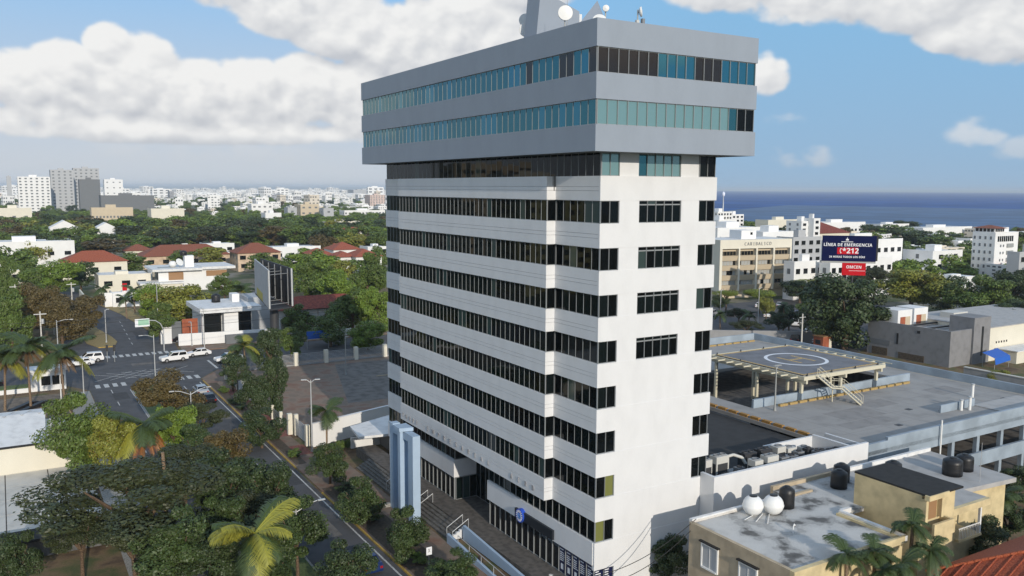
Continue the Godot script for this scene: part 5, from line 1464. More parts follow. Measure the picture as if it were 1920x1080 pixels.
# ---------------------------------------------------------------- vehicles
func car(called: String, label: String, at: Vector3, turn: float, paint: Material, kind: String) -> void:
	# the car points along +x
	var t := thing(called, label, "car", at, turn)
	var ln := 4.5
	var wd := 1.76
	var body := [Vector2(-2.2, 0.3), Vector2(2.2, 0.3), Vector2(2.26, 0.55), Vector2(2.1, 0.8), Vector2(1.1, 0.92), Vector2(-1.9, 0.98), Vector2(-2.22, 0.85), Vector2(-2.26, 0.5)]
	var cab := [[-1.75, 0.94, 0.82], [-1.2, 1.42, 0.66], [0.3, 1.44, 0.66], [1.15, 0.92, 0.80]]
	if kind == "suv":
		ln = 5.0
		wd = 1.95
		body = [Vector2(-2.45, 0.42), Vector2(2.45, 0.42), Vector2(2.5, 0.75), Vector2(2.4, 1.05), Vector2(1.15, 1.16), Vector2(-2.3, 1.16), Vector2(-2.5, 1.0), Vector2(-2.5, 0.6)]
		cab = [[-2.4, 1.15, 0.90], [-2.15, 1.86, 0.76], [0.25, 1.88, 0.76], [1.2, 1.14, 0.88]]
	elif kind == "pickup":
		ln = 5.2
		wd = 1.85
		body = [Vector2(-2.6, 0.5), Vector2(2.6, 0.5), Vector2(2.62, 0.85), Vector2(2.45, 1.02), Vector2(1.2, 1.12), Vector2(-2.6, 1.1)]
		cab = [[-0.6, 1.1, 0.86], [-0.45, 1.72, 0.72], [0.5, 1.74, 0.72], [1.35, 1.1, 0.84]]
	var s := Shape.new()
	s.side_prism(body, -wd * 0.5, wd * 0.5)
	put(t, "body", s.mesh(), paint)
	# cabin: roof and pillars in paint, glass a little inside
	var lo0: Array = cab[0]
	var hi0: Array = cab[1]
	var hi1: Array = cab[2]
	var lo1: Array = cab[3]
	for layer in 2:
		var q := Shape.new()
		var g := 0.0 if layer == 0 else 0.012
		var P: Array[Vector3] = [Vector3(lo0[0], lo0[1], lo0[2] + g), Vector3(lo1[0] + g, lo1[1], lo1[2] + g), Vector3(hi1[0] + g, hi1[1], hi1[2] + g), Vector3(hi0[0] - g, hi0[1], hi0[2] + g)]
		if layer == 0:
			var N := []
			for p in P:
				N.append(Vector3(p.x, p.y, -p.z))
			q.quad(P[0], P[1], P[2], P[3])
			q.quad(N[1], N[0], N[3], N[2])
			q.quad(P[3], P[2], N[2], N[3])
			q.quad(P[1], N[1], N[2], P[2])
			q.quad(N[0], P[0], P[3], N[3])
			put(t, "cabin", q.mesh(), paint)
		else:
			for sd in [1.0, -1.0]:
				var cx0 := lerpf(lo0[0], hi0[0], 0.15)
				for half in 2:
					var u0 := 0.06 + half * 0.48
					var u1 := u0 + 0.42
					var sg := Shape.new()
					var a := P[0].lerp(P[1], u0).lerp(P[3].lerp(P[2], u0), 0.12)
					var b := P[0].lerp(P[1], u1).lerp(P[3].lerp(P[2], u1), 0.12)
					var c := P[0].lerp(P[1], u1).lerp(P[3].lerp(P[2], u1), 0.86)
					var d := P[0].lerp(P[1], u0).lerp(P[3].lerp(P[2], u0), 0.86)
					if sd > 0:
						sg.quad(a, b, c, d)
					else:
						sg.quad(Vector3(b.x, b.y, -b.z), Vector3(a.x, a.y, -a.z), Vector3(d.x, d.y, -d.z), Vector3(c.x, c.y, -c.z))
					put(t, "side_window", sg.mesh(), M.glass_dark)
			var ws := Shape.new()
			var wa := P[1].lerp(P[2], 0.1) + Vector3(0.02, 0.01, -0.08)
			var wb := P[1].lerp(P[2], 0.9) + Vector3(0.02, 0.01, -0.08)
			ws.quad(wa, Vector3(wa.x, wa.y, -wa.z), Vector3(wb.x, wb.y, -wb.z), wb)
			put(t, "windscreen", ws.mesh(), M.glass_dark)
			var rs := Shape.new()
			var ra := P[0].lerp(P[3], 0.2) + Vector3(-0.02, 0.01, -0.08)
			var rb := P[0].lerp(P[3], 0.9) + Vector3(-0.02, 0.01, -0.08)
			rs.quad(Vector3(ra.x, ra.y, -ra.z), ra, rb, Vector3(rb.x, rb.y, -rb.z))
			put(t, "rear_window", rs.mesh(), M.glass_dark)
	var wr := 0.33 if kind == "sedan" else 0.40
	for ax in [-ln * 0.29, ln * 0.31]:
		for sd in [-1.0, 1.0]:
			var wh := Shape.new()
			wh.rod(Vector3(0, 0, -0.11), Vector3(0, 0, 0.11), wr, wr, 16)
			var o := put(t, "wheel", wh.mesh(), M.tyre, Vector3(ax, wr, sd * (wd * 0.5 - 0.07)))
			var rm := Shape.new()
			rm.rod(Vector3(0, 0, sd * 0.11), Vector3(0, 0, sd * 0.125), wr * 0.62, wr * 0.55, 12)
			put(o, "rim", rm.mesh(), M.rim)
	var fy: float = body[2].y
	for sd in [-1.0, 1.0]:
		block(t, "headlight", M.lamp_glass, Vector3(ln * 0.5 - 0.12, fy + 0.02, sd * wd * 0.36 - 0.18), Vector3(ln * 0.5 + 0.02, fy + 0.18, sd * wd * 0.36 + 0.18))
		block(t, "tail_light", M.tail, Vector3(-ln * 0.5 - 0.02, fy + 0.05, sd * wd * 0.4 - 0.12), Vector3(-ln * 0.5 + 0.1, fy + 0.25, sd * wd * 0.4 + 0.12))

func make_cars() -> void:
	car("suv", "white suv crossing the junction", Vector3(-11.6, 0.01, -119.2), PI + 0.12, M.paint_white, "suv")
	car("sedan", "white sedan behind the white suv", Vector3(-6.4, 0.01, -122.6), PI + 0.1, M.paint_white, "sedan")
	car("pickup_truck", "white pickup waiting at the right arm of the junction", Vector3(-2.6, 0.01, -113.6), PI + 0.1, M.paint_white, "pickup")
	car("sedan", "white sedan leaving the junction at the left", Vector3(-27.2, 0.01, -123.4), PI, M.paint_white, "sedan")
	car("van", "white van beyond the white sedan at the left", Vector3(-25.6, 0.01, -126.2), PI, M.paint_white, "suv")
	car("sedan", "silver car on the avenue by the crosswalk", Vector3(-12.4, 0.01, -90.0), PI / 2, M.paint_silver, "sedan")
	car("sedan", "black car on the avenue behind the silver one", Vector3(-12.5, 0.01, -83.8), PI / 2, M.paint_black, "sedan")
	car("sedan", "dark blue car half hidden under the trees at the bottom", Vector3(-12.9, 0.01, -16.4), PI / 2, M.paint_blue, "sedan")
	car("sedan", "dark car parked beside the red wall under the tree", Vector3(-6.6, 0.05, -140.5), 0.3, M.paint_black, "sedan")
	car("sedan", "dark car at the far left behind the kiosk", Vector3(-42.0, 0.01, -111.5), PI, M.paint_black, "sedan")
	var lots := [[118.0, -78.0], [121.5, -76.0], [125.0, -74.0], [128.0, -90.0], [131.5, -88.0], [135.0, -86.0], [121.0, -112.0], [126.0, -110.0], [133.0, -104.0], [139.0, -100.0], [145.0, -118.0], [151.0, -116.0], [110.0, -74.5], [113.5, -72.0]]
	for k in lots.size():
		var o := ["paint_white", "paint_silver", "paint_black", "paint_white", "paint_blue"][k % 5] as String
		car("parked_car", "%s car parked between the garage and the cream office" % {"paint_white": "white", "paint_silver": "silver", "paint_black": "black", "paint_blue": "blue"}[o], Vector3(lots[k][0], 0.005, lots[k][1]), 0.5 + (k % 3) * 0.1, M[o], "suv" if k % 3 == 0 else "sedan")
		get_child(get_child_count() - 1).set_meta("group", "cars parked between the garage and the cream office")

# ---------------------------------------------------------------- garage with helipad, plant terrace
func make_garage() -> void:
	var t := thing("parking_garage", "pale blue two-storey parking garage with a grey roof deck", "garage", Vector3.ZERO)
	var x0 := 31.2
	var x1 := 70.0
	var z0 := 0.9
	var z1 := -49.3
	# roof deck in pieces round the ramp well
	block(t, "deck", M.deck, Vector3(x0, 7.6, -16.9), Vector3(x1, 8.0, z0))
	block(t, "deck", M.deck, Vector3(x0, 7.6, z1), Vector3(35.0, 8.0, -16.9))
	block(t, "deck", M.deck, Vector3(64.2, 7.6, z1), Vector3(x1, 8.0, -16.9))
	block(t, "deck", M.deck, Vector3(35.0, 7.6, z1), Vector3(64.2, 8.0, -34.5))
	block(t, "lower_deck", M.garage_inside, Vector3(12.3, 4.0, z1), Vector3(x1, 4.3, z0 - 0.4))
	block(t, "dark_deck", M.deck_dark, Vector3(12.2, 7.0, -46.0), Vector3(x0, 7.4, -3.2))
	# parapets
	block(t, "parapet", M.garage_blue, Vector3(35.0, 6.9, z0 - 0.3), Vector3(x1, 9.05, z0))
	block(t, "parapet", M.garage_blue, Vector3(x0, 6.9, z0 - 0.3), Vector3(35.0, 8.75, z0))
	block(t, "parapet", M.garage_blue, Vector3(x1 - 0.3, 6.9, z1), Vector3(x1, 9.05, z0 - 0.3))
	block(t, "parapet", M.garage_blue, Vector3(12.2, 6.9, z1 - 0.3), Vector3(x1, 9.05, z1))
	block(t, "parapet", M.white_panel, Vector3(x0 - 0.25, 6.4, -3.4), Vector3(x0, 9.0, z0))
	block(t, "well_parapet", M.garage_blue, Vector3(35.0, 8.0, -16.9), Vector3(64.2, 9.0, -16.6))
	block(t, "well_parapet", M.garage_blue, Vector3(35.0, 4.3, -17.0), Vector3(64.2, 8.0, -16.9))
	# bay recess near the front
	block(t, "recess_wall", M.garage_blue, Vector3(52.0, 8.0, -4.6), Vector3(58.6, 8.9, -4.4))
	block(t, "recess_floor", M.roof_stain, Vector3(58.6, 8.0, -4.6), Vector3(68.0, 8.12, 0.6))
	# front: lower band, columns, floors
	block(t, "band", M.garage_blue, Vector3(x0, 3.5, z0 - 0.3), Vector3(x1, 5.0, z0))
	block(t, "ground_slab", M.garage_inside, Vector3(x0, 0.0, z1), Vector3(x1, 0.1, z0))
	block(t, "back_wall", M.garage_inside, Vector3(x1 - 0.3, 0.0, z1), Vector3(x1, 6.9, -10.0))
	for k in 9:
		block(t, "column", M.garage_blue, Vector3(32.6 + k * 4.6, 0.1, z0 - 0.8), Vector3(33.1 + k * 4.6, 7.6, z0 - 0.35))
	for k in 5:
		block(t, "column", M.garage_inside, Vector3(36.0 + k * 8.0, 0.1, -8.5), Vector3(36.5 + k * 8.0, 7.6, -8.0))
	for k in 3:
		var s := Shape.new()
		s.rod(Vector3(61.6 + k * 0.35, 0.1, z0 + 0.2), Vector3(61.6 + k * 0.35, 8.9, z0 + 0.2), 0.13, 0.13, 8)
		put(t, "riser_pipe", s.mesh(), M.galvanised)
	var pc := Shape.new()
	pc.rod(Vector3(43.4, 5.0, z0 + 0.25), Vector3(43.4, 9.7, z0 + 0.25), 0.09, 0.09, 8)
	put(t, "riser_pipe", pc.mesh(), M.tank_white)
	# wheel stops: orange along the dark deck, yellow before the ramp well and along the far edge
	for k in 11:
		var z := -4.2 - k * 1.65
		block(t, "wheel_stop", M.wheel_stop, Vector3(31.35, 8.0, z - 1.2), Vector3(31.75, 8.3, z))
		block(t, "wheel_stop_gap", M.concrete_grey, Vector3(31.42, 8.0, z - 1.62), Vector3(31.68, 8.2, z - 1.2))
	for k in 15:
		block(t, "wheel_stop", M.stop_yellow, Vector3(38.3 + k * 1.65, 8.0, -15.9), Vector3(39.6 + k * 1.65, 8.26, -15.55))
	for k in 9:
		block(t, "wheel_stop", M.stop_yellow, Vector3(53.0 + k * 1.75, 8.0, -48.2), Vector3(54.4 + k * 1.75, 8.22, -47.9))
	for q in [[58.5, -6.0], [50.0, -7.6], [43.0, -4.0], [62.4, -3.0], [65.0, -5.0], [52.8, -5.2]]:
		block(t, "drain_cover", M.unit_dark, Vector3(q[0], 8.0, q[1]), Vector3(q[0] + 0.75, 8.03, q[1] + 0.6))
	for q in [[40.0, -11.0, 6.5, 3.6], [47.5, -12.2, 4.4, 2.6], [37.5, -7.2, 7.8, 2.2], [60.5, -12.5, 5.0, 3.0]]:
		block(t, "deck_patch", M.deck_patch, Vector3(q[0], 8.0, q[1]), Vector3(q[0] + q[2], 8.005, q[1] + q[3]))
	for k in 5:
		block(t, "deck_joint", M.deck_patch, Vector3(31.8, 8.0, -1.2 - k * 3.1), Vector3(69.5, 8.004, -1.14 - k * 3.1))
	for k in 6:
		block(t, "deck_joint", M.deck_patch, Vector3(36.0 + k * 5.6, 8.0, -15.4), Vector3(36.06 + k * 5.6, 8.0045, 0.4))
	var line := Shape.new()
	line.box(Vector3(69.2, 8.004, -48.0), Vector3(69.32, 8.01, -2.0))
	put(t, "deck_line", line.mesh(), M.steel_cream)
	# vent pipes
	for q in [[55.3, -4.0, 1.2], [56.3, -3.6, 1.5], [62.5, -7.0, 1.6]]:
		var v := thing("vent_pipe", "%s vent pipe on the garage roof" % {1.2: "shorter of the paired", 1.5: "taller of the paired", 1.6: "lone pale"}[q[2]], "vent", Vector3(q[0], 8.12 if q[0] > 58.6 and q[1] > -4.6 else 8.0, q[1]))
		var s := Shape.new()
		s.rod(Vector3.ZERO, Vector3(0, q[2], 0), 0.17, 0.17, 12)
		put(v, "pipe", s.mesh(), M.tank_white)
		var c := Shape.new()
		c.rod(Vector3(0, q[2] - 0.05, 0), Vector3(0, q[2] + 0.1, 0), 0.24, 0.22, 12)
		put(v, "cap", c.mesh(), M.galvanised)
	# helipad
	var h := thing("helipad", "raised square helipad on cream steel columns with a white circle", "helipad", Vector3(0, 0, 0))
	var hx0 := 42.0
	var hx1 := 57.2
	var hz0 := -15.4
	var hz1 := -31.2
	var hy := 11.2
	block(h, "platform", M.heli_top, Vector3(hx0 + 0.6, hy - 0.12, hz1 + 0.6), Vector3(hx1 - 0.6, hy, hz0 - 0.6))
	block(h, "edge_strip", M.heli_line, Vector3(hx0 + 0.6, hy, hz0 - 1.0), Vector3(hx1 - 0.6, hy + 0.012, hz0 - 0.62))
	block(h, "edge_strip", M.heli_line, Vector3(hx0 + 0.6, hy, hz1 + 0.62), Vector3(hx1 - 0.6, hy + 0.012, hz1 + 1.0))
	block(h, "edge_strip", M.heli_line, Vector3(hx0 + 0.62, hy, hz1 + 1.0), Vector3(hx0 + 1.0, hy + 0.012, hz0 - 1.0))
	block(h, "edge_strip", M.heli_line, Vector3(hx1 - 1.0, hy, hz1 + 1.0), Vector3(hx1 - 0.62, hy + 0.012, hz0 - 1.0))
	var ring := Shape.new()
	var cc := Vector3(49.6, hy, -23.2)
	for k in 48:
		var a0 := TAU * k / 48.0
		var a1 := TAU * (k + 1) / 48.0
		var p0 := Vector3(cos(a0), 0, sin(a0))
		var p1 := Vector3(cos(a1), 0, sin(a1))
		ring.quad(cc + p0 * 3.6 + Vector3(0, 0.008, 0), cc + p0 * 4.05 + Vector3(0, 0.008, 0), cc + p1 * 4.05 + Vector3(0, 0.008, 0), cc + p1 * 3.6 + Vector3(0, 0.008, 0))
	put(h, "circle", ring.mesh(), M.print_white)
	block(h, "landing_letter", M.heli_line, cc + Vector3(-1.5, 0.004, -2.0), cc + Vector3(-1.1, 0.01, 2.0))
	block(h, "landing_letter", M.heli_line, cc + Vector3(1.1, 0.004, -2.0), cc + Vector3(1.5, 0.01, 2.0))
	block(h, "landing_letter", M.heli_line, cc + Vector3(-1.1, 0.004, -0.22), cc + Vector3(1.1, 0.01, 0.22))
	# edge beams, outriggers, girders, columns
	for x in [hx0, hx1 - 0.2]:
		block(h, "edge_beam", M.steel_cream, Vector3(x, hy - 0.5, hz1), Vector3(x + 0.2, hy - 0.05, hz0))
	for z in [hz1, hz0 - 0.2]:
		block(h, "edge_beam", M.steel_cream, Vector3(hx0 + 0.2, hy - 0.5, z), Vector3(hx1 - 0.2, hy - 0.05, z + 0.2))
	for k in 10:
		var z := hz1 + 1.2 + k * 1.5
		block(h, "outrigger", M.steel_cream, Vector3(hx1, hy - 0.3, z), Vector3(hx1 + 1.3, hy - 0.15, z + 0.16))
		block(h, "outrigger", M.steel_cream, Vector3(hx0 - 1.2, hy - 0.3, z), Vector3(hx0, hy - 0.15, z + 0.16))
	block(h, "safety_rail", M.steel_cream, Vector3(hx1 + 1.2, hy - 0.15, hz1), Vector3(hx1 + 1.3, hy - 0.05, hz0))
	for k in 11:
		var z := hz1 + 0.6 + k * 1.45
		block(h, "joist", M.steel_cream, Vector3(hx0 + 0.2, hy - 0.42, z), Vector3(hx1 - 0.2, hy - 0.14, z + 0.12))
	for x in [42.4, 49.5, 56.4]:
		block(h, "girder", M.steel_cream, Vector3(x, hy - 0.95, hz1), Vector3(x + 0.26, hy - 0.5, hz0))
		for z in [-16.2, -23.2, -30.4]:
			block(h, "column", M.steel_cream, Vector3(x - 0.04, 4.3 if z < -17 else 9.0, z - 0.16), Vector3(x + 0.3, hy - 0.95, z + 0.16))
	for x in [42.36, 49.46, 56.36]:
		block(h, "column_foot", M.garage_blue, Vector3(x, 8.0, -16.5), Vector3(x + 0.34, 9.0, -15.95))
	for k in 12:
		var px := hx0 + 1.0 + (k % 4) * 4.4
		var pz: float = [hz0 - 0.4, hz1 + 0.4, 0.0][k / 4]
		if k >= 8:
			px = [hx0 + 0.4, hx0 + 0.4, hx1 - 0.4, hx1 - 0.4][k % 4]
			pz = [-20.0, -26.0, -20.0, -26.0][k % 4]
		var s := Shape.new()
		s.rod(Vector3(px, hy - 0.1, pz), Vector3(px, hy + 0.22, pz), 0.09, 0.07, 8)
		put(h, "edge_lamp", s.mesh(), M.unit_dark)
	# stair
	var st := thing("helipad_stair", "cream steel stair from the garage deck up to the helipad", "stairs", Vector3(45.4, 8.0, -13.6))
	var A := Vector3(-0.9, 3.1, -1.8)
	var B := Vector3(0.25, 1.75, -0.6)
	var C := Vector3(1.2, 1.7, 0.1)
	var D := Vector3(2.2, 0.0, 2.1)
	var along := Vector3(D.x - C.x, 0, D.z - C.z).normalized()
	var side := Vector3(along.z, 0, -along.x) * 0.55
	for sd in [-1.0, 1.0]:
		var s := Shape.new()
		for q in [[A, B], [B, C], [C, D]]:
			s.rod(q[0] + side * sd, q[1] + side * sd, 0.11, 0.11, 4)
		put(st, "stringer", s.mesh(), M.steel_cream)
		var r := Shape.new()
		for q in [[A, B], [B, C], [C, D]]:
			r.rod(q[0] + side * sd + Vector3(0, 0.95, 0), q[1] + side * sd + Vector3(0, 0.95, 0), 0.035, 0.035, 5)
			r.rod(q[0] + side * sd, q[0] + side * sd + Vector3(0, 0.95, 0), 0.03, 0.03, 5)
		r.rod(D + side * sd, D + side * sd + Vector3(0, 0.95, 0), 0.03, 0.03, 5)
		put(st, "handrail", r.mesh(), M.steel_cream)
	for k in 8:
		var p := C.lerp(D, (k + 0.4) / 8.0)
		var s := Shape.new()
		s.obox(p, Vector3(1.0, 0.05, 0.26), Basis(Vector3.UP, atan2(along.x, along.z)))
		put(st, "tread", s.mesh(), M.steel_grey)
	for k in 6:
		var p := A.lerp(B, (k + 0.5) / 6.0)
		var s := Shape.new()
		s.obox(p, Vector3(1.0, 0.05, 0.26), Basis(Vector3.UP, atan2(along.x, along.z)))
		put(st, "tread", s.mesh(), M.steel_grey)
	var lg := Shape.new()
	lg.rod(Vector3(B.x, 0, B.z), B, 0.08, 0.08, 6)
	put(st, "leg", lg.mesh(), M.steel_cream)
	# plant terrace behind a plain white wall
	var w := thing("plant_terrace", "long white parapet wall enclosing the air-conditioning terrace beside the tower", "wall", Vector3.ZERO)
	block(w, "front_wall", M.white_panel, Vector3(11.05, 0.0, 1.35), Vector3(31.0, 9.37, 1.65))
	block(w, "end_wall", M.white_panel, Vector3(11.05, 0.0, 0.02), Vector3(11.35, 9.37, 1.35))
	block(w, "end_wall", M.white_panel, Vector3(28.6, 6.0, -3.0), Vector3(28.9, 9.3, 1.35))
	block(w, "rear_wall", M.white_panel, Vector3(22.0, 7.0, -3.2), Vector3(28.9, 9.15, -2.95))
	block(w, "floor", M.roof_stain, Vector3(12.0, 7.0, -3.2), Vector3(28.6, 7.6, 1.35))

func ac_unit(label: String, at: Vector3, s: Vector3, body: Material, turn: float, tall: bool) -> void:
	var t := thing("air_conditioning_unit", label, "air conditioner", at, turn, "air-conditioning units on the terrace")
	var bx := Shape.new()
	bx.box(Vector3(-s.x * 0.5, 0.06, -s.z * 0.5), Vector3(s.x * 0.5, s.y, s.z * 0.5))
	put(t, "casing", bx.mesh(), body)
	for sd in [-1.0, 1.0]:
		block(t, "coil_grille", M.grille, Vector3(-s.x * 0.4, s.y * 0.1, sd * (s.z * 0.5) - 0.012), Vector3(s.x * 0.4, s.y * 0.72, sd * (s.z * 0.5) + 0.012))
		block(t, "coil_grille", M.grille, Vector3(sd * s.x * 0.5 - 0.012, s.y * 0.1, -s.z * 0.4), Vector3(sd * s.x * 0.5 + 0.012, s.y * 0.72, s.z * 0.4))
	var fans := 2 if s.x > 1.2 else 1
	for k in fans:
		var f := Shape.new()
		var r := minf(s.x / fans, s.z) * 0.38
		f.lathe(Vector3((k - (fans - 1) * 0.5) * s.x * 0.5, s.y, 0), [Vector2(r, 0.0), Vector2(r, 0.1), Vector2(r * 0.85, 0.1), Vector2(r * 0.8, 0.02), Vector2(0.02, 0.015)], 16)
		put(t, "fan_ring", f.mesh(), M.unit_dark if not tall else M.unit_grey)
	block(t, "skid", M.steel_grey, Vector3(-s.x * 0.45, 0.0, -s.z * 0.45), Vector3(s.x * 0.45, 0.06, s.z * 0.45))

func make_ac_units() -> void:
	# [x, z, width, height, depth, body, what it looks like]
	var rows := [
		[12.6, 0.4, 0.8, 1.0, 0.8, 1, "dark grey unit closest to the tower corner"],
		[13.7, 0.55, 0.9, 1.3, 0.8, 2, "black unit second from the tower corner"],
		[12.7, -1.2, 0.9, 2.3, 0.9, 0, "tall beige unit against the tower"],
		[14.6, -1.4, 1.5, 2.3, 0.9, 0, "tall wide beige unit with two fans"],
		[14.8, 0.55, 0.9, 1.0, 0.8, 2, "low black unit in front of the tall beige ones"],
		[15.9, 0.6, 0.9, 0.9, 0.8, 1, "low grey unit in front of the tall beige ones"],
		[12.4, 0.95, 0.8, 0.75, 0.5, 0, "small white unit by the white end wall"],
		[17.2, 0.4, 1.0, 2.0, 0.9, 0, "tall beige unit left of the beige pair"],
		[19.0, 0.35, 1.4, 2.1, 0.9, 0, "tall beige unit right of the beige pair"],
		[18.4, -1.7, 1.5, 1.9, 0.9, 2, "black twin-fan unit at the back, left"],
		[20.4, -1.7, 1.5, 1.9, 0.9, 2, "black twin-fan unit at the back, right"],
		[20.7, 0.3, 1.0, 1.7, 0.8, 1, "grey unit right of the beige pair"],
		[21.9, 0.3, 1.0, 1.6, 0.8, 1, "grey unit in the middle of the front row"],
		[23.1, 0.4, 1.0, 1.4, 0.8, 2, "black unit in the middle of the front row"],
		[24.2, 0.5, 1.0, 1.2, 0.8, 1, "low grey unit towards the far end"],
		[22.3, -1.6, 1.1, 1.9, 0.9, 0, "pale unit at the back of the terrace"],
		[23.7, -1.6, 1.1, 1.6, 0.9, 0, "pale lower unit at the back of the terrace"],
		[25.6, -1.4, 1.0, 1.4, 0.8, 0, "pale unit near the rear white wall"],
		[25.6, 0.4, 1.3, 1.5, 0.8, 1, "grey wide unit with a beige side"],
		[26.9, 0.4, 0.9, 1.3, 0.8, 2, "black unit second from the far end"],
		[28.0, 0.4, 0.8, 1.3, 0.8, 2, "black unit at the far end of the terrace"],
	]
	for k in 9:
		rows.append([16.3 + k * 1.28, -0.62, 0.85, 1.15 + 0.12 * (k % 4), 0.62, 2 if k % 3 else 1, "%s unit in the middle row of the terrace, %s from the tower" % ["dark grey" if k % 3 == 0 else "black", ["first", "second", "third", "fourth", "fifth", "sixth", "seventh", "eighth", "ninth"][k]]])
	for r in rows:
		ac_unit(r[6], Vector3(r[0], 7.6, r[1]), Vector3(r[2], r[3], r[4]), [M.unit_beige, M.unit_grey, M.unit_dark][r[5]], 0.0, r[5] == 0)
	var d := thing("duct", "pale duct curving between the tall air-conditioning units", "duct", Vector3(16.0, 7.6, -1.4))
	var s := Shape.new()
	s.path([Vector3(-0.6, 2.0, 0), Vector3(0.2, 2.1, 0.1), Vector3(1.0, 1.8, 0.4), Vector3(1.3, 1.2, 0.6)], 0.14, 0.14, 8)
	put(d, "bend", s.mesh(), M.unit_beige)

# ---------------------------------------------------------------- beige houses on the right
func water_tank(label: String, at: Vector3, r: float, h: float, black: bool) -> void:
	var t := thing("water_tank", label, "water tank", at)
	var s := Shape.new()
	if black:
		s.lathe(Vector3.ZERO, [Vector2(0.01, 0.0), Vector2(r, 0.0), Vector2(r, h * 0.3), Vector2(r * 0.97, h * 0.32), Vector2(r, h * 0.34), Vector2(r, h * 0.62), Vector2(r * 0.97, h * 0.64), Vector2(r, h * 0.66), Vector2(r * 0.96, h * 0.84), Vector2(r * 0.6, h * 0.95), Vector2(r * 0.35, h * 0.97)], 24)
		put(t, "barrel", s.mesh(), M.tank_black)
		var l := Shape.new()
		l.lathe(Vector3(0, h * 0.95, 0), [Vector2(r * 0.36, 0.0), Vector2(r * 0.36, 0.1), Vector2(0.01, 0.13)], 18)
		put(t, "lid", l.mesh(), M.tank_black)
	else:
		var pr := []
		for k in 15:
			var w := -1.35 + 2.55 * k / 14.0
			pr.append(Vector2(cos(w) * r * (1.0 if k != 7 else 1.03), (sin(w) + 0.976) * h * 0.5))
		s.lathe(Vector3.ZERO, pr, 28)
		put(t, "shell", s.mesh(), M.tank_white)
		var b := Shape.new()
		b.lathe(Vector3(0, h * 0.476, 0), [Vector2(r * 1.0, -0.04), Vector2(r * 1.035, -0.02), Vector2(r * 1.035, 0.02), Vector2(r * 1.0, 0.04)], 28)
		put(t, "seam", b.mesh(), M.tank_white)
		var l := Shape.new()
		l.lathe(Vector3(0, h * 0.955, 0), [Vector2(r * 0.4, -0.02), Vector2(r * 0.38, 0.05), Vector2(0.01, 0.06)], 18)
		put(t, "lid", l.mesh(), M.tank_black)

func window_box(t: Node3D, at: Vector3, w: float, h: float, turn: float, frame: Material, glass: Material) -> void:
	# framed window standing slightly proud of a wall; faces +z before turning
	var o := put(t, "window", unit_box, glass, at, Vector3(0, turn, 0), Vector3(w, h, 0.1))
	o.scale = Vector3.ONE
	var g := Shape.new()
	g.box(Vector3(-w * 0.5, -h * 0.5, -0.05), Vector3(w * 0.5, h * 0.5, 0.03))
	o.mesh = g.mesh()
	var f := Shape.new()
	f.box(Vector3(-w * 0.5 - 0.12, -h * 0.5 - 0.12, -0.06), Vector3(-w * 0.5, h * 0.5 + 0.12, 0.1))
	f.box(Vector3(w * 0.5, -h * 0.5 - 0.12, -0.06), Vector3(w * 0.5 + 0.12, h * 0.5 + 0.12, 0.1))
	f.box(Vector3(-w * 0.5, h * 0.5, -0.06), Vector3(w * 0.5, h * 0.5 + 0.12, 0.1))
	f.box(Vector3(-w * 0.5, -h * 0.5 - 0.12, -0.06), Vector3(w * 0.5, -h * 0.5, 0.14))
	f.box(Vector3(-0.02, -h * 0.5, 0.0), Vector3(0.02, h * 0.5, 0.05))
	put(o, "frame", f.mesh(), frame)

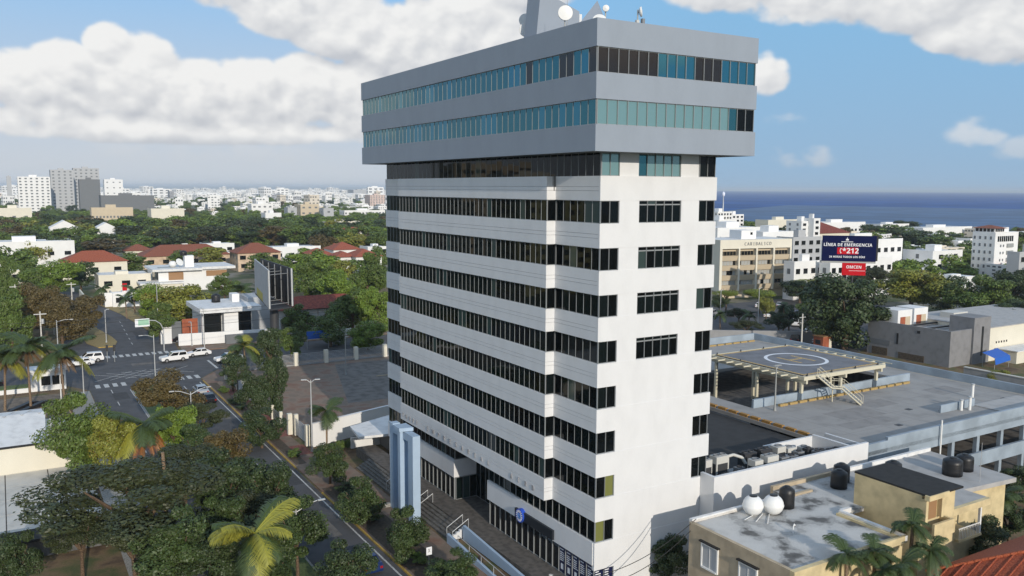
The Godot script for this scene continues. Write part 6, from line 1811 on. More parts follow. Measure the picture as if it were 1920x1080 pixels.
func make_beige_houses() -> void:
	var t := thing("beige_house", "beige flat-roofed house with a mould-stained roof in the lower right", "house", Vector3.ZERO)
	# main block
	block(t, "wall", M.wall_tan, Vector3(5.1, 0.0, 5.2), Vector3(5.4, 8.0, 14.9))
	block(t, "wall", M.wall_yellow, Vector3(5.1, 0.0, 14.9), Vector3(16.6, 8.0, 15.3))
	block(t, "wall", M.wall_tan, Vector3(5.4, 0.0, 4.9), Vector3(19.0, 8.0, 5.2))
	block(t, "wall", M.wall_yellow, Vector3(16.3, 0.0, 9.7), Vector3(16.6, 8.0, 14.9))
	block(t, "roof", M.roof_mould, Vector3(5.4, 7.5, 5.2), Vector3(16.3, 7.82, 14.9))
	block(t, "roof", M.roof_mould, Vector3(16.3, 7.5, 3.3), Vector3(27.0, 7.82, 9.7))
	block(t, "parapet", M.roof_white, Vector3(5.35, 7.82, 4.9), Vector3(16.3, 8.12, 5.2))
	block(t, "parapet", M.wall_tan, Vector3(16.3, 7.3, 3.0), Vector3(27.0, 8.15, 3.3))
	block(t, "parapet", M.wall_yellow, Vector3(12.0, 7.6, 15.3), Vector3(16.9, 8.15, 15.5))
	block(t, "parapet", M.roof_white, Vector3(16.6, 7.75, 9.7), Vector3(16.9, 8.15, 15.5))
	block(t, "parapet", M.roof_white, Vector3(16.9, 7.75, 9.5), Vector3(18.0, 8.15, 9.8))
	# tall wing with black roof and balcony
	block(t, "wing", M.wall_yellow, Vector3(19.7, 0.0, 8.7), Vector3(24.0, 10.35, 14.6))
	block(t, "wing_roof", M.roof_black, Vector3(19.75, 10.35, 8.6), Vector3(24.05, 10.5, 15.2))
	block(t, "wing_fascia", M.wall_yellow, Vector3(19.6, 10.1, 14.9), Vector3(22.1, 10.49, 15.3))
	block(t, "balcony_recess", M.wood, Vector3(20.0, 8.3, 14.6), Vector3(21.6, 9.9, 14.64))
	block(t, "balcony_front", M.wall_yellow, Vector3(19.8, 7.3, 15.5), Vector3(22.3, 8.4, 15.7))
	block(t, "balcony_side", M.wall_yellow, Vector3(22.1, 7.3, 14.6), Vector3(22.3, 8.4, 15.5))
	block(t, "balcony_floor", M.wall_yellow, Vector3(19.8, 7.15, 14.6), Vector3(22.1, 7.3, 15.5))
	block(t, "pier", M.wall_yellow, Vector3(19.7, 8.3, 14.6), Vector3(20.0, 10.1, 15.0))
	block(t, "pier", M.wall_yellow, Vector3(21.7, 8.4, 14.6), Vector3(22.0, 10.1, 15.0))
	for z in [7.5, 11.3]:
		window_box(t, Vector3(5.07, 6.0, z), 1.5, 1.7, -PI / 2, M.tank_white, M.wall_grey)
		block(t, "window_hood", M.roof_black, Vector3(4.85, 7.0, z - 1.0), Vector3(5.1, 7.1, z + 1.0))
	window_box(t, Vector3(9.0, 4.5, 15.32), 1.6, 1.5, 0.0, M.tank_white, M.glass_dark)
	var pp := Shape.new()
	pp.path([Vector3(10.6, 7.82, 10.4), Vector3(10.6, 8.3, 10.4), Vector3(10.75, 8.45, 10.35), Vector3(10.9, 8.3, 10.3)], 0.05, 0.05, 6)
	put(t, "vent_bend", pp.mesh(), M.tank_white)
	for k in 3:
		var s := Shape.new()
		s.rod(Vector3(9.2 + k * 0.5, 7.9, 6.9 + k * 0.7), Vector3(11.0 + k * 0.4, 7.9, 6.4 + k * 0.3), 0.035, 0.035, 5)
		put(t, "roof_pipe", s.mesh(), M.tank_white)
	# second house beyond
	var u := thing("terrace_house", "beige terrace house with a stained grey roof and black tanks at the right", "house", Vector3.ZERO)
	var out := [Vector2(24.2, 3.3), Vector2(24.2, 12.9), Vector2(25.4, 12.9), Vector2(25.4, 13.4), Vector2(30.6, 13.7), Vector2(30.6, 11.4), Vector2(37.6, 12.0), Vector2(38.2, 3.3)]
	var rs := Shape.new()
	rs.prism(out, 7.45, 7.85)
	put(u, "roof", rs.mesh(), M.roof_stain)
	block(u, "parapet", M.roof_white, Vector3(24.2, 7.85, 3.1), Vector3(38.2, 8.2, 3.4))
	block(u, "wall", M.wall_yellow, Vector3(24.3, 0.0, 3.5), Vector3(37.4, 7.45, 11.2))
	block(u, "wing", M.wall_yellow, Vector3(24.4, 0.0, 11.2), Vector3(27.0, 7.45, 13.0))
	block(u, "balcony_floor", M.wall_yellow, Vector3(27.0, 4.6, 11.2), Vector3(30.2, 4.8, 13.4))
	block(u, "balcony_door", M.glass_dark, Vector3(27.4, 4.85, 11.2), Vector3(29.8, 7.1, 11.24))
	block(u, "balcony_post", M.tank_white, Vector3(30.0, 4.8, 13.1), Vector3(30.2, 7.45, 13.3))
	block(u, "fascia", M.wall_yellow, Vector3(25.3, 7.3, 13.4), Vector3(30.6, 7.86, 13.75))
	for k in 14:
		block(u, "baluster", M.tank_white, Vector3(27.1 + k * 0.22, 4.8, 13.3), Vector3(27.14 + k * 0.22, 5.7, 13.34))
	block(u, "balcony_rail", M.tank_white, Vector3(27.0, 5.7, 13.28), Vector3(30.1, 5.76, 13.36))
	var an := Shape.new()
	an.rod(Vector3(33.6, 7.85, 11.0), Vector3(33.6, 11.4, 11.0), 0.03, 0.02, 6)
	put(u, "aerial", an.mesh(), M.galvanised)
	water_tank("white globe water tank, left of the pair", Vector3(10.7, 7.82, 6.3), 0.8, 1.6, false)
	water_tank("white globe water tank, right of the pair", Vector3(12.2, 7.82, 7.0), 0.8, 1.6, false)
	water_tank("black water tank beside the white globe tanks", Vector3(14.3, 7.82, 6.5), 0.62, 1.75, true)
	water_tank("black water tank before the dark-roofed wing", Vector3(21.8, 7.82, 5.6), 0.7, 1.6, true)
	water_tank("black water tank behind the dark-roofed wing", Vector3(23.4, 7.82, 4.6), 0.7, 1.6, true)
	water_tank("black water tank on the terrace house next to the dark roof", Vector3(28.2, 7.85, 6.3), 0.72, 1.5, true)
	water_tank("black water tank on the terrace house, front of the pair", Vector3(33.4, 7.85, 8.6), 0.85, 1.6, true)
	water_tank("black water tank on the terrace house, rear of the pair", Vector3(35.6, 7.85, 8.4), 0.75, 1.5, true)
	# red tiled roof in the corner: rows of tiles laid as courses
	var r := thing("tiled_roof_house", "house with a red tiled hip roof in the bottom right corner", "house", Vector3(26.8, 0.35, 21.4))
	block(r, "wall", M.wall_tan, Vector3(-8.0, -0.35, -4.6), Vector3(8.0, 5.0, 4.6))
	var hs := Shape.new()
	hs.hip(-8.6, 8.6, 5.2, -5.2, 5.0, 7.55, 0.0)
	put(r, "roof", hs.mesh(), M.roof_tile)
	var ridge := Shape.new()
	for q in [[Vector3(-8.6, 5.03, 5.2), Vector3(-3.4, 7.6, 0)], [Vector3(-8.6, 5.03, -5.2), Vector3(-3.4, 7.6, 0)], [Vector3(-3.4, 7.6, 0), Vector3(3.4, 7.6, 0)]]:
		for k in 16:
			ridge.rod(q[0].lerp(q[1], k / 16.0), q[0].lerp(q[1], (k + 0.94) / 16.0), 0.13, 0.11, 8)
	put(r, "ridge_tiles", ridge.mesh(), M.roof_ridge)
	for side in 2:
		for k in 14:
			# rolls of cover tiles down the visible slopes
			var u0 := (k + 0.5) / 14.0
			var s := Shape.new()
			if side == 0:
				var x := -8.6 + u0 * 15.0
				var run := minf(1.0, (x + 8.6) / 5.2)
				s.rod(Vector3(x, 5.06, 5.2), Vector3(x, 5.06 + 2.5 * run, 5.2 - 5.2 * run), 0.07, 0.07, 6)
			else:
				var z := -5.2 + u0 * 10.4
				var run := 1.0 - absf(z) / 5.2
				s.rod(Vector3(-8.6, 5.06, z), Vector3(-8.6 + 5.2 * run, 5.06 + 2.5 * run, z), 0.07, 0.07, 6)
			put(r, "cover_tile_row", s.mesh(), M.roof_tile)

# ---------------------------------------------------------------- right middle ground
func make_right_blocks() -> void:
	var g := thing("grey_concrete_building", "unfinished grey concrete building behind the garage", "building", Vector3.ZERO)
	block(g, "wall", M.concrete_shaded, Vector3(113.2, 0.0, -59.2), Vector3(113.6, 6.9, -41.4))
	block(g, "wall", M.concrete_shaded, Vector3(113.6, 0.0, -41.8), Vector3(120.0, 6.9, -41.4))
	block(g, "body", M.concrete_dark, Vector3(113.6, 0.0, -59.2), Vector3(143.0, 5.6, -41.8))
	block(g, "roof_slab", M.roof_stain, Vector3(113.6, 5.6, -59.2), Vector3(143.0, 5.8, -41.8))
	for k in 3:
		block(g, "roof_beam", M.tank_black, Vector3(114.5, 6.1, -56.5 + k * 4.0), Vector3(127.0, 6.4, -56.0 + k * 4.0))
	block(g, "stair_tower", M.concrete_shaded, Vector3(120.0, 0.0, -46.0), Vector3(125.5, 9.0, -41.0))
	block(g, "tower_slot", M.tank_black, Vector3(122.6, 1.5, -40.98), Vector3(123.2, 7.2, -40.94))
	block(g, "wall_slot", M.tank_black, Vector3(113.14, 2.8, -52.6), Vector3(113.2, 5.0, -52.2))
	block(g, "wall_band", M.wall_dark, Vector3(113.12, 2.2, -58.6), Vector3(113.2, 3.2, -54.0))
	block(g, "wall_opening", M.planting, Vector3(113.1, 0.1, -58.0), Vector3(113.2, 1.6, -54.5))
	block(g, "wall_opening", M.planting, Vector3(113.1, 0.1, -52.0), Vector3(113.2, 1.3, -46.5))
	block(g, "vent_opening", M.tank_black, Vector3(113.12, 5.6, -48.2), Vector3(113.2, 6.1, -47.6))
	for q in [[115.0, -58.0, "left"], [121.0, -58.5, "right"]]:
		block(g, "rooftop_cube", M.wall_white, Vector3(q[0], 5.8, q[1]), Vector3(q[0] + 4.6, 9.2, q[1] + 4.2))
		block(g, "rooftop_opening", M.wall_orange, Vector3(q[0] + 0.8, 5.9, q[1] + 4.2), Vector3(q[0] + 2.4, 7.8, q[1] + 4.25))
		block(g, "rooftop_door", M.wall_beige, Vector3(q[0] + 2.4, 5.9, q[1] + 4.2), Vector3(q[0] + 4.0, 7.8, q[1] + 4.24))
	block(g, "roof_cabin", M.unit_beige, Vector3(131.0, 5.8, -55.0), Vector3(136.0, 7.8, -52.0))
	var w := thing("white_warehouse", "long white warehouse wall at the right edge behind the blue tarpaulin", "building", Vector3.ZERO)
	block(w, "wall", M.wall_cream, Vector3(125.6, 0.0, -60.0), Vector3(160.0, 6.6, -41.2))
	block(w, "roof", M.roof_stain, Vector3(125.5, 6.6, -60.2), Vector3(160.2, 6.75, -41.0))
	for k in 5:
		block(w, "air_slot", M.tank_black, Vector3(128.0 + k * 0.9, 3.4, -41.2), Vector3(128.35 + k * 0.9, 3.8, -41.15))
	var tp := thing("tarpaulin", "bright blue tarpaulin shelter below the white warehouse", "tarpaulin", Vector3(122.4, 0.0, -37.6))
	var s := Shape.new()
	s.quad(Vector3(-3.2, 2.1, 1.4), Vector3(1.4, 2.3, 1.6), Vector3(2.0, 3.2, -1.2), Vector3(-2.6, 2.7, -1.4))
	s.quad(Vector3(-3.2, 0.9, 1.6), Vector3(1.4, 1.4, 1.8), Vector3(1.4, 2.3, 1.6), Vector3(-3.2, 2.1, 1.4))
	put(tp, "sheet", s.mesh(), M.tarp)
	for q in [Vector3(-3.0, 0, 1.3), Vector3(1.3, 0, 1.5), Vector3(1.8, 0, -1.1), Vector3(-2.5, 0, -1.3)]:
		var ps := Shape.new()
		ps.rod(q, q + Vector3(0, 2.2, 0), 0.05, 0.05, 6)
		put(tp, "post", ps.mesh(), M.steel_grey)
	var sh := thing("small_shed", "small white-roofed shed at the right edge below the warehouse", "shed", Vector3(132.0, 0.0, -38.6))
	block(sh, "wall", M.wall_cream, Vector3(-4.0, 0.0, -2.0), Vector3(6.0, 2.4, 1.6))
	block(sh, "roof", M.roof_white, Vector3(-4.4, 2.4, -2.3), Vector3(6.4, 2.55, 2.0))
	block(sh, "opening", M.tank_black, Vector3(1.6, 0.1, 1.6), Vector3(5.6, 2.0, 1.64))
	var yw := thing("yard_wall", "weathered grey yard wall behind the garage parapet", "wall", Vector3.ZERO)
	block(yw, "wall", M.concrete_grey, Vector3(104.0, 0.0, -33.0), Vector3(104.4, 2.6, -12.0))
	block(yw, "coping", M.concrete, Vector3(103.9, 2.6, -33.0), Vector3(104.5, 2.75, -12.0))
	var ob := thing("orange_stall", "small orange stall on the lot behind the helipad", "stall", Vector3(108.5, 0.0, -66.5))
	block(ob, "cabin", M.wall_orange, Vector3(-1.4, 0.0, -1.2), Vector3(1.4, 2.7, 1.2))
	block(ob, "roof", M.wood, Vector3(-1.6, 2.7, -1.4), Vector3(1.6, 2.85, 1.4))
	block(ob, "hatch", M.tank_black, Vector3(-1.45, 1.1, -0.7), Vector3(-1.4, 2.0, 0.6))
	block(ob, "door", M.wall_cream, Vector3(0.5, 0.0, 1.2), Vector3(1.3, 2.2, 1.24))
	var bw := thing("lot_wall", "long grey lot wall between the garage and the parking area", "wall", Vector3.ZERO)
	var bs := Shape.new()
	bs.prism([Vector2(82.0, -92.0), Vector2(120.0, -66.0), Vector2(120.2, -66.4), Vector2(82.2, -92.4)], 0.0, 2.6)
	put(bw, "wall", bs.mesh(), M.concrete_grey)
	var rp := thing("lot_power_pole", "white pole standing on the lot behind the helipad", "pole", Vector3(99.0, 0.0, -64.0))
	var rs := Shape.new()
	rs.rod(Vector3.ZERO, Vector3(0, 8.4, 0), 0.17, 0.13, 8)
	put(rp, "pole", rs.mesh(), M.concrete)
	block(rp, "crossarm", M.galvanised, Vector3(-0.9, 7.6, -0.06), Vector3(0.9, 7.75, 0.06))
	# cream office with four bays
	var c := thing("cream_office", "cream four-storey office with recessed window bays and lettering on its roof edge", "building", Vector3(147.5, 0.0, -136.0), -0.15)
	var cw := 26.0
	var ch := 18.0
	block(c, "body", M.wall_beige, Vector3(0.3, 0.0, -13.0), Vector3(cw - 0.3, ch - 0.3, -1.3))
	block(c, "side_wall", M.wall_cream, Vector3(-0.6, 2.4, -13.2), Vector3(0.3, ch, 0.0))
	block(c, "side_wall", M.wall_cream, Vector3(cw - 0.3, 2.4, -13.2), Vector3(cw + 0.3, ch, 0.0))
	block(c, "top_band", M.wall_cream, Vector3(0.3, ch - 2.7, -1.3), Vector3(cw - 0.3, ch, 0.0))
	block(c, "roof", M.roof_white, Vector3(0.3, ch - 0.3, -13.0), Vector3(cw - 0.3, ch - 0.05, -1.3))
	for b in 3:
		block(c, "pier", M.wall_cream, Vector3((b + 1) * cw / 4.0 - 0.28, 2.4, -1.3), Vector3((b + 1) * cw / 4.0 + 0.28, ch - 2.7, 0.05))
	for f in 4:
		var y := 2.9 + f * 3.0
		for b in 4:
			var bx0 := b * cw / 4.0 + 0.3
			var bx1 := (b + 1) * cw / 4.0 - 0.3
			var sp := Shape.new()
			sp.quad(Vector3(bx0, y - 0.3, -0.7), Vector3(bx1, y - 0.3, -0.7), Vector3(bx1, y + 1.25, -0.15), Vector3(bx0, y + 1.25, -0.15))
			sp.quad(Vector3(bx0, y + 1.25, -0.15), Vector3(bx1, y + 1.25, -0.15), Vector3(bx1, y + 1.25, -1.3), Vector3(bx0, y + 1.25, -1.3))
			sp.quad(Vector3(bx0, y - 0.3, -1.3), Vector3(bx1, y - 0.3, -1.3), Vector3(bx1, y - 0.3, -0.7), Vector3(bx0, y - 0.3, -0.7))
			put(c, "spandrel", sp.mesh(), M.wall_beige)
			for q in 5:
				var wx0 := bx0 + 0.3 + q * 1.12
				block(c, "window", M.glass_dark if (f == 3 or rng.randf() < 0.3) else M.steel_grey, Vector3(wx0, y + 1.3, -1.3), Vector3(wx0 + 1.0, y + 2.55, -1.22))
	for b in 5:
		block(c, "ground_pier", M.concrete_grey, Vector3(b * cw / 4.0 - 0.2, 0.0, -1.6), Vector3(b * cw / 4.0 + 0.3, 2.5, -1.2))
	block(c, "roof_house", M.wall_white, Vector3(10.0, ch - 0.05, -10.0), Vector3(15.6, ch + 2.6, -4.0))
	block(c, "roof_house_window", M.glass_dark, Vector3(13.4, ch + 1.2, -4.0), Vector3(14.2, ch + 2.0, -3.95))
	var font := SystemFont.new()
	font.font_names = PackedStringArray(["Droid Sans"])
	var word := "CARIBALICO"
	for k in word.length():
		var tm := TextMesh.new()
		tm.text = word[k]
		tm.font = font
		tm.font_size = 64
		tm.pixel_size = 0.021
		tm.depth = 0.15
		put(c, "letter", tm, M.unit_grey, Vector3(8.6 + k * 1.03, ch - 1.3, 0.08))
	# blue emergency billboard
	billboard_blue()
	# hotel mast with emblem
	var hm := thing("hotel_mast", "tall thin mast with a white oval emblem above the shore hotel", "mast", Vector3(418.0, 16.6, -409.0))
	var ms := Shape.new()
	ms.rod(Vector3.ZERO, Vector3(0, 11.0, 0), 0.5, 0.3, 8)
	put(hm, "mast", ms.mesh(), M.galvanised)
	var em := Shape.new()
	em.lathe(Vector3(0, 11.0, 0), [Vector2(0.05, 0.0), Vector2(0.9, 0.9), Vector2(1.1, 2.0), Vector2(0.9, 3.1), Vector2(0.05, 4.0)], 14)
	put(hm, "emblem", em.mesh(), M.hotel_logo)
	# tall white block with a brown penthouse roof
	var k_ := thing("tall_white_block", "tall white apartment block with a brown hipped penthouse roof near the right edge", "building", Vector3(269.5, 0.0, -123.1))
	block(k_, "body", M.wall_white, Vector3(0.0, 0.0, -8.4), Vector3(15.0, 18.2, 0.0))
	block(k_, "penthouse", M.wall_white, Vector3(0.3, 18.2, -8.0), Vector3(6.5, 19.6, -0.5))
	block(k_, "stair_head", M.wall_white, Vector3(8.0, 18.2, -7.0), Vector3(12.0, 19.8, -2.0))
	var ks := Shape.new()
	ks.hip(0.0, 7.0, 0.0, -8.2, 19.6, 20.7, 0.5)
	put(k_, "roof", ks.mesh(), M.roof_1)
	block(k_, "podium", M.wall_cream, Vector3(0.4, 0.0, 0.0), Vector3(15.4, 6.0, 1.6))
	block(k_, "podium_roof", M.roof_0, Vector3(0.0, 6.0, 0.0), Vector3(15.8, 6.7, 2.2))
	for q in 8:
		block(k_, "window", M.glass_dark, Vector3(1.6 + q * 1.3, 14.8, 0.0), Vector3(2.6 + q * 1.3, 16.8, 0.05))
	for f in 3:
		for q in 2:
			block(k_, "window", M.wall_dark, Vector3(3.4 + q * 1.8, 7.6 + f * 2.6, 0.0), Vector3(4.2 + q * 1.8, 8.5 + f * 2.6, 0.05))
		block(k_, "balcony", M.steel_grey, Vector3(7.6, 7.4 + f * 2.6, 0.0), Vector3(11.6, 8.8 + f * 2.6, 0.4))
	for f in 6:
		for q in 4:
			block(k_, "window", M.wall_dark, Vector3(-0.05, 2.6 + f * 2.6, -1.9 - q * 2.0), Vector3(0.0, 3.7 + f * 2.6, -1.2 - q * 2.0))
	for q in 5:
		block(k_, "penthouse_window", M.glass_dark, Vector3(0.25, 18.4, -1.9 - q * 1.4), Vector3(0.3, 19.5, -0.9 - q * 1.4))
		block(k_, "penthouse_window", M.glass_dark, Vector3(0.7 + q * 1.15, 18.4, -0.5), Vector3(1.6 + q * 1.15, 19.5, -0.45))
	for q in 3:
		block(k_, "podium_window", M.glass_dark, Vector3(3.4 + q * 2.4, 3.2, 1.6), Vector3(4.4 + q * 2.4, 4.3, 1.65))

func text_mesh(txt: String, size_: float) -> TextMesh:
	var font := SystemFont.new()
	font.font_names = PackedStringArray(["Droid Sans"])
	font.font_weight = 700
	var tm := TextMesh.new()
	tm.text = txt
	tm.font = font
	tm.font_size = 64
	tm.pixel_size = size_ / 46.0
	tm.depth = 0.03
	return tm

func billboard_blue() -> void:
	var t := thing("emergency_billboard", "large navy billboard reading LÍNEA DE EMERGENCIA 212 on a post", "billboard", BILL[0], BILL_TURN)
	var w := 13.4
	var h := 6.7
	block(t, "panel", M.sign_navy, Vector3(-w * 0.5, -h * 0.5, -0.2), Vector3(w * 0.5, h * 0.5, 0.0))
	block(t, "back_panel", M.tank_black, Vector3(w * 0.5 - 0.4, -h * 0.5, -2.8), Vector3(w * 0.5 + 0.9, h * 0.5, -2.4))
	block(t, "frame", M.steel_grey, Vector3(-w * 0.5, -h * 0.5 - 0.5, -2.6), Vector3(w * 0.5, -h * 0.5, -0.1))
	var s := Shape.new()
	s.rod(Vector3(-0.6, -BILL[0].y, -1.4), Vector3(-0.6, -h * 0.5, -1.4), 0.55, 0.5, 14)
	put(t, "post", s.mesh(), M.unit_dark)
	put(t, "headline", text_mesh("LÍNEA DE EMERGENCIA", 0.78), M.print_white, Vector3(-0.35, 0.95, 0.02))
	block(t, "number_field", M.sign_red, Vector3(-2.9, -1.5, 0.0), Vector3(2.3, 0.25, 0.02))
	put(t, "number", text_mesh("*212", 1.35), M.print_white, Vector3(0.4, -0.6, 0.04))
	var ph := Shape.new()
	for k in 8:
		var a := -1.0 + 2.0 * k / 7.0
		ph.obox(Vector3(-1.75 - cos(a) * 0.42, -0.6 + sin(a) * 0.62, 0.04), Vector3(0.28 if k in [0, 7] else 0.16, 0.24, 0.03), Basis(Vector3(0, 0, 1), -a))
	put(t, "telephone_symbol", ph.mesh(), M.print_white)
	put(t, "strapline", text_mesh("24 HORAS TODOS LOS DÍAS", 0.5), M.print_white, Vector3(-0.4, -2.2, 0.02))
	var cr := Shape.new()
	cr.obox(Vector3(-0.5, 2.3, 0.02), Vector3(0.7, 0.4, 0.03), Basis.IDENTITY)
	cr.obox(Vector3(-0.5, 2.65, 0.02), Vector3(0.16, 0.4, 0.03), Basis.IDENTITY)
	cr.obox(Vector3(-0.5, 1.75, 0.02), Vector3(2.9, 0.16, 0.03), Basis.IDENTITY)
	put(t, "crest", cr.mesh(), M.print_white)
	var r := thing("red_billboard", "red billboard with white lettering below the navy one", "billboard", BILL[1], BILL_TURN)
	block(r, "panel", M.sign_red, Vector3(-2.9, -1.6, -0.2), Vector3(2.9, 1.6, 0.0))
	put(r, "lettering", text_mesh("OMCEN", 0.75), M.print_white, Vector3(0.0, 0.55, 0.02))
	block(r, "rule", M.print_white, Vector3(-1.2, -0.45, 0.0), Vector3(2.8, -0.37, 0.02))
	var rs := Shape.new()
	rs.rod(Vector3(-0.2, -BILL[1].y, -0.4), Vector3(-0.2, -1.6, -0.4), 0.25, 0.22, 10)
	put(r, "post", rs.mesh(), M.unit_dark)

# ---------------------------------------------------------------- left middle ground
func make_left_blocks() -> void:
	# double billboard seen from its open edge
	var t := thing("double_billboard", "grey v-shaped double billboard on a dark post beside the car park", "billboard", Vector3(2.0, 0.0, -98.0))
	var s := Shape.new()
	s.rod(Vector3.ZERO, Vector3(0, 12.3, 0), 0.75, 0.7, 14)
	put(t, "post", s.mesh(), M.unit_dark)
	var y0 := 12.6
	var y1 := 19.2
	# left panel runs away along the avenue, right panel opens behind it
	var a0 := Vector3(-2.1, 0, 5.1)
	var a1 := Vector3(1.85, 0, -19.6)
	var b0 := Vector3(2.35, 0, 3.3)
	var b1 := Vector3(3.2, 0, -20.3)
	for q in [[a0, a1, M.sign_panel], [b0, b1, M.unit_dark]]:
		var p := Shape.new()
		var d: Vector3 = (q[1] - q[0]).normalized()
		var nn := Vector3(d.z, 0, -d.x) * 0.12
		p.prism([Vector2(q[0].x - nn.x, q[0].z - nn.z), Vector2(q[0].x + nn.x, q[0].z + nn.z), Vector2(q[1].x + nn.x, q[1].z + nn.z), Vector2(q[1].x - nn.x, q[1].z - nn.z)], y0, y1)
		put(t, "panel", p.mesh(), q[2])
		var e := Shape.new()
		e.rod(q[0] + Vector3(0, y0, 0), q[0] + Vector3(0, y1, 0), 0.2, 0.2, 4)
		put(t, "edge_trim", e.mesh(), M.galvanised)
	for k in 5:
		var u := 0.08 + k * 0.2
		var p := Shape.new()
		var m0 := a0.lerp(a1, u)
		var m1 := b0.lerp(b1, u)
		p.rod(m1 + Vector3(-0.25, y0, 0), m1 + Vector3(-0.25, y1 - 0.2, 0), 0.1, 0.1, 6)
		p.rod(m0 + Vector3(0.25, y0, 0), m0 + Vector3(0.25, y1 - 0.2, 0), 0.1, 0.1, 6)
		p.rod(m0 + Vector3(0, y1 - 1.0, 0), m1 + Vector3(0, y1 - 1.0, 0), 0.07, 0.07, 6)
		p.rod(m0 + Vector3(0, y0 + 0.4, 0), m1 + Vector3(0, y0 + 0.4, 0), 0.07, 0.07, 6)
		put(t, "strut", p.mesh(), M.unit_grey)
	var ft := Shape.new()
	ft.prism([Vector2(-2.0, 5.0), Vector2(2.2, 3.4), Vector2(3.0, -19.6), Vector2(1.7, -19.4)], y0 - 0.35, y0 - 0.1)
	put(t, "catwalk", ft.mesh(), M.unit_dark)
	var yl := Shape.new()
	var dd := (a1 - a0).normalized()
	var n2 := Vector3(dd.z, 0, -dd.x)
	for sgn in [1.0, -1.0]:
		yl.obox(a0.lerp(a1, 0.62) + n2 * 0.13 * sgn + Vector3(0, y0 + 0.75, 0), Vector3(0.02, 1.5, 11.0), Basis(Vector3.UP, atan2(dd.x, dd.z)))
	put(t, "yellow_field", yl.mesh(), M.sign_yellow)
	# white commercial building with a deep roof edge
	var c := thing("white_shop", "white commercial building with a deep flat roof edge and dark glazing", "building", Vector3(0.0, 0.0, -137.0))
	block(c, "body", M.wall_white, Vector3(-2.5, 0.0, -12.0), Vector3(8.0, 5.6, -1.0))
	block(c, "roof_slab", M.roof_white, Vector3(-3.6, 6.6, -13.0), Vector3(9.2, 7.6, 2.6))
	block(c, "upper_wall", M.wall_white, Vector3(-2.5, 5.6, -12.0), Vector3(8.0, 6.6, -1.0))
	block(c, "glazing", M.glass_dark, Vector3(-2.3, 0.6, -1.0), Vector3(1.4, 6.2, -0.9))
	block(c, "glazing", M.glass_dark, Vector3(4.6, 0.6, -1.0), Vector3(7.8, 6.2, -0.9))
	block(c, "pier", M.wall_white, Vector3(1.5, 0.0, -1.0), Vector3(4.5, 6.6, 1.4))
	block(c, "side_wall", M.wall_grey, Vector3(8.0, 0.0, -16.0), Vector3(14.0, 8.6, -4.0))
	block(c, "roof_box", M.wall_white, Vector3(5.0, 7.6, -9.0), Vector3(6.6, 9.4, -6.0))
	water_tank("black water tank on the white commercial building", Vector3(1.8, 7.6, -144.5), 0.95, 1.9, true)
	var w := thing("white_garden_wall", "white garden wall along the far pavement of the junction", "wall", Vector3.ZERO)
	var ws := Shape.new()
	ws.prism([Vector2(-8.0, -134.8), Vector2(12.0, -132.0), Vector2(12.0, -132.4), Vector2(-8.0, -135.2)], 0.14, 2.6)
	put(w, "wall", ws.mesh(), M.wall_white)
	block(w, "dark_panel", M.wall_dark, Vector3(1.0, 0.16, -133.0), Vector3(10.0, 2.0, -131.9))
	var o := thing("red_wall", "red-orange house wall with a white base under the big tree", "wall", Vector3(-6.4, 0.0, -139.5))
	block(o, "wall", M.wall_orange, Vector3(0.0, 1.6, -0.3), Vector3(3.2, 5.0, 0.0))
	block(o, "base", M.wall_white, Vector3(-0.2, 0.0, -0.4), Vector3(3.8, 1.6, 0.1))
	block(o, "gate", M.wall_dark, Vector3(-2.2, 0.0, -0.3), Vector3(-0.2, 4.6, 0.0))
	block(o, "pillar", M.wall_white, Vector3(-4.4, 0.0, -0.4), Vector3(-2.2, 3.6, 0.2))
	# modern white villa with tank tower
	var v := thing("modern_villa", "white modern villa with overhanging roof slabs and a small tank tower", "house", Vector3(1.5, 0.0, -236.0))
	block(v, "wall", M.wall_white, Vector3(2.0, 0.0, -14.0), Vector3(23.0, 6.6, 0.0))
	block(v, "roof_slab", M.roof_white, Vector3(0.0, 6.6, -15.5), Vector3(15.0, 7.3, 2.0))
	block(v, "roof_slab", M.roof_white, Vector3(15.0, 6.7, -15.0), Vector3(25.6, 7.5, 1.2))
	block(v, "glazing", M.glass_dark, Vector3(1.96, 3.6, -12.0), Vector3(2.0, 6.2, -0.6))
	block(v, "glazing", M.wood, Vector3(5.0, 3.6, 0.0), Vector3(9.5, 6.2, 0.08))
	block(v, "louvre", M.wood, Vector3(16.5, 4.4, 0.0), Vector3(23.0, 6.2, 0.1))
	block(v, "terrace", M.roof_white, Vector3(-4.0, 2.8, -6.0), Vector3(9.0, 3.3, 4.0))
	block(v, "terrace_wall", M.wall_cream, Vector3(-3.4, 0.0, -5.6), Vector3(8.6, 2.8, 3.6))
	block(v, "tank_tower", M.wall_white, Vector3(10.6, 7.3, -6.0), Vector3(13.4, 11.0, -3.0))
	block(v, "skylight", M.steel_grey, Vector3(2.6, 7.3, -6.0), Vector3(7.6, 7.42, -2.0))
	water_tank("black water tank on the modern villa's tower", Vector3(12.0, 11.0, -240.5), 1.1, 1.6, true)
	water_tank("white globe tank on the modern villa roof", Vector3(8.5, 7.3, -240.0), 1.2, 2.2, false)
	add_dish("satellite_dish", "white satellite dish on the modern villa roof", Vector3(10.4, 7.3, -239.0), 1.3, Vector3(0.4, 0.5, 0.7), 1.6)
	# arched house in the shade
	var a := thing("arcaded_house", "shaded house with white arches and a red tiled roof behind the car park", "house", Vector3(14.0, 0.0, -139.0))
	block(a, "body", M.wall_cream, Vector3(0.0, 0.0, -12.0), Vector3(24.0, 5.6, -2.4))
	var roof := Shape.new()
	roof.hip(0.0, 24.0, 0.6, -12.0, 5.6, 7.8, 0.8)
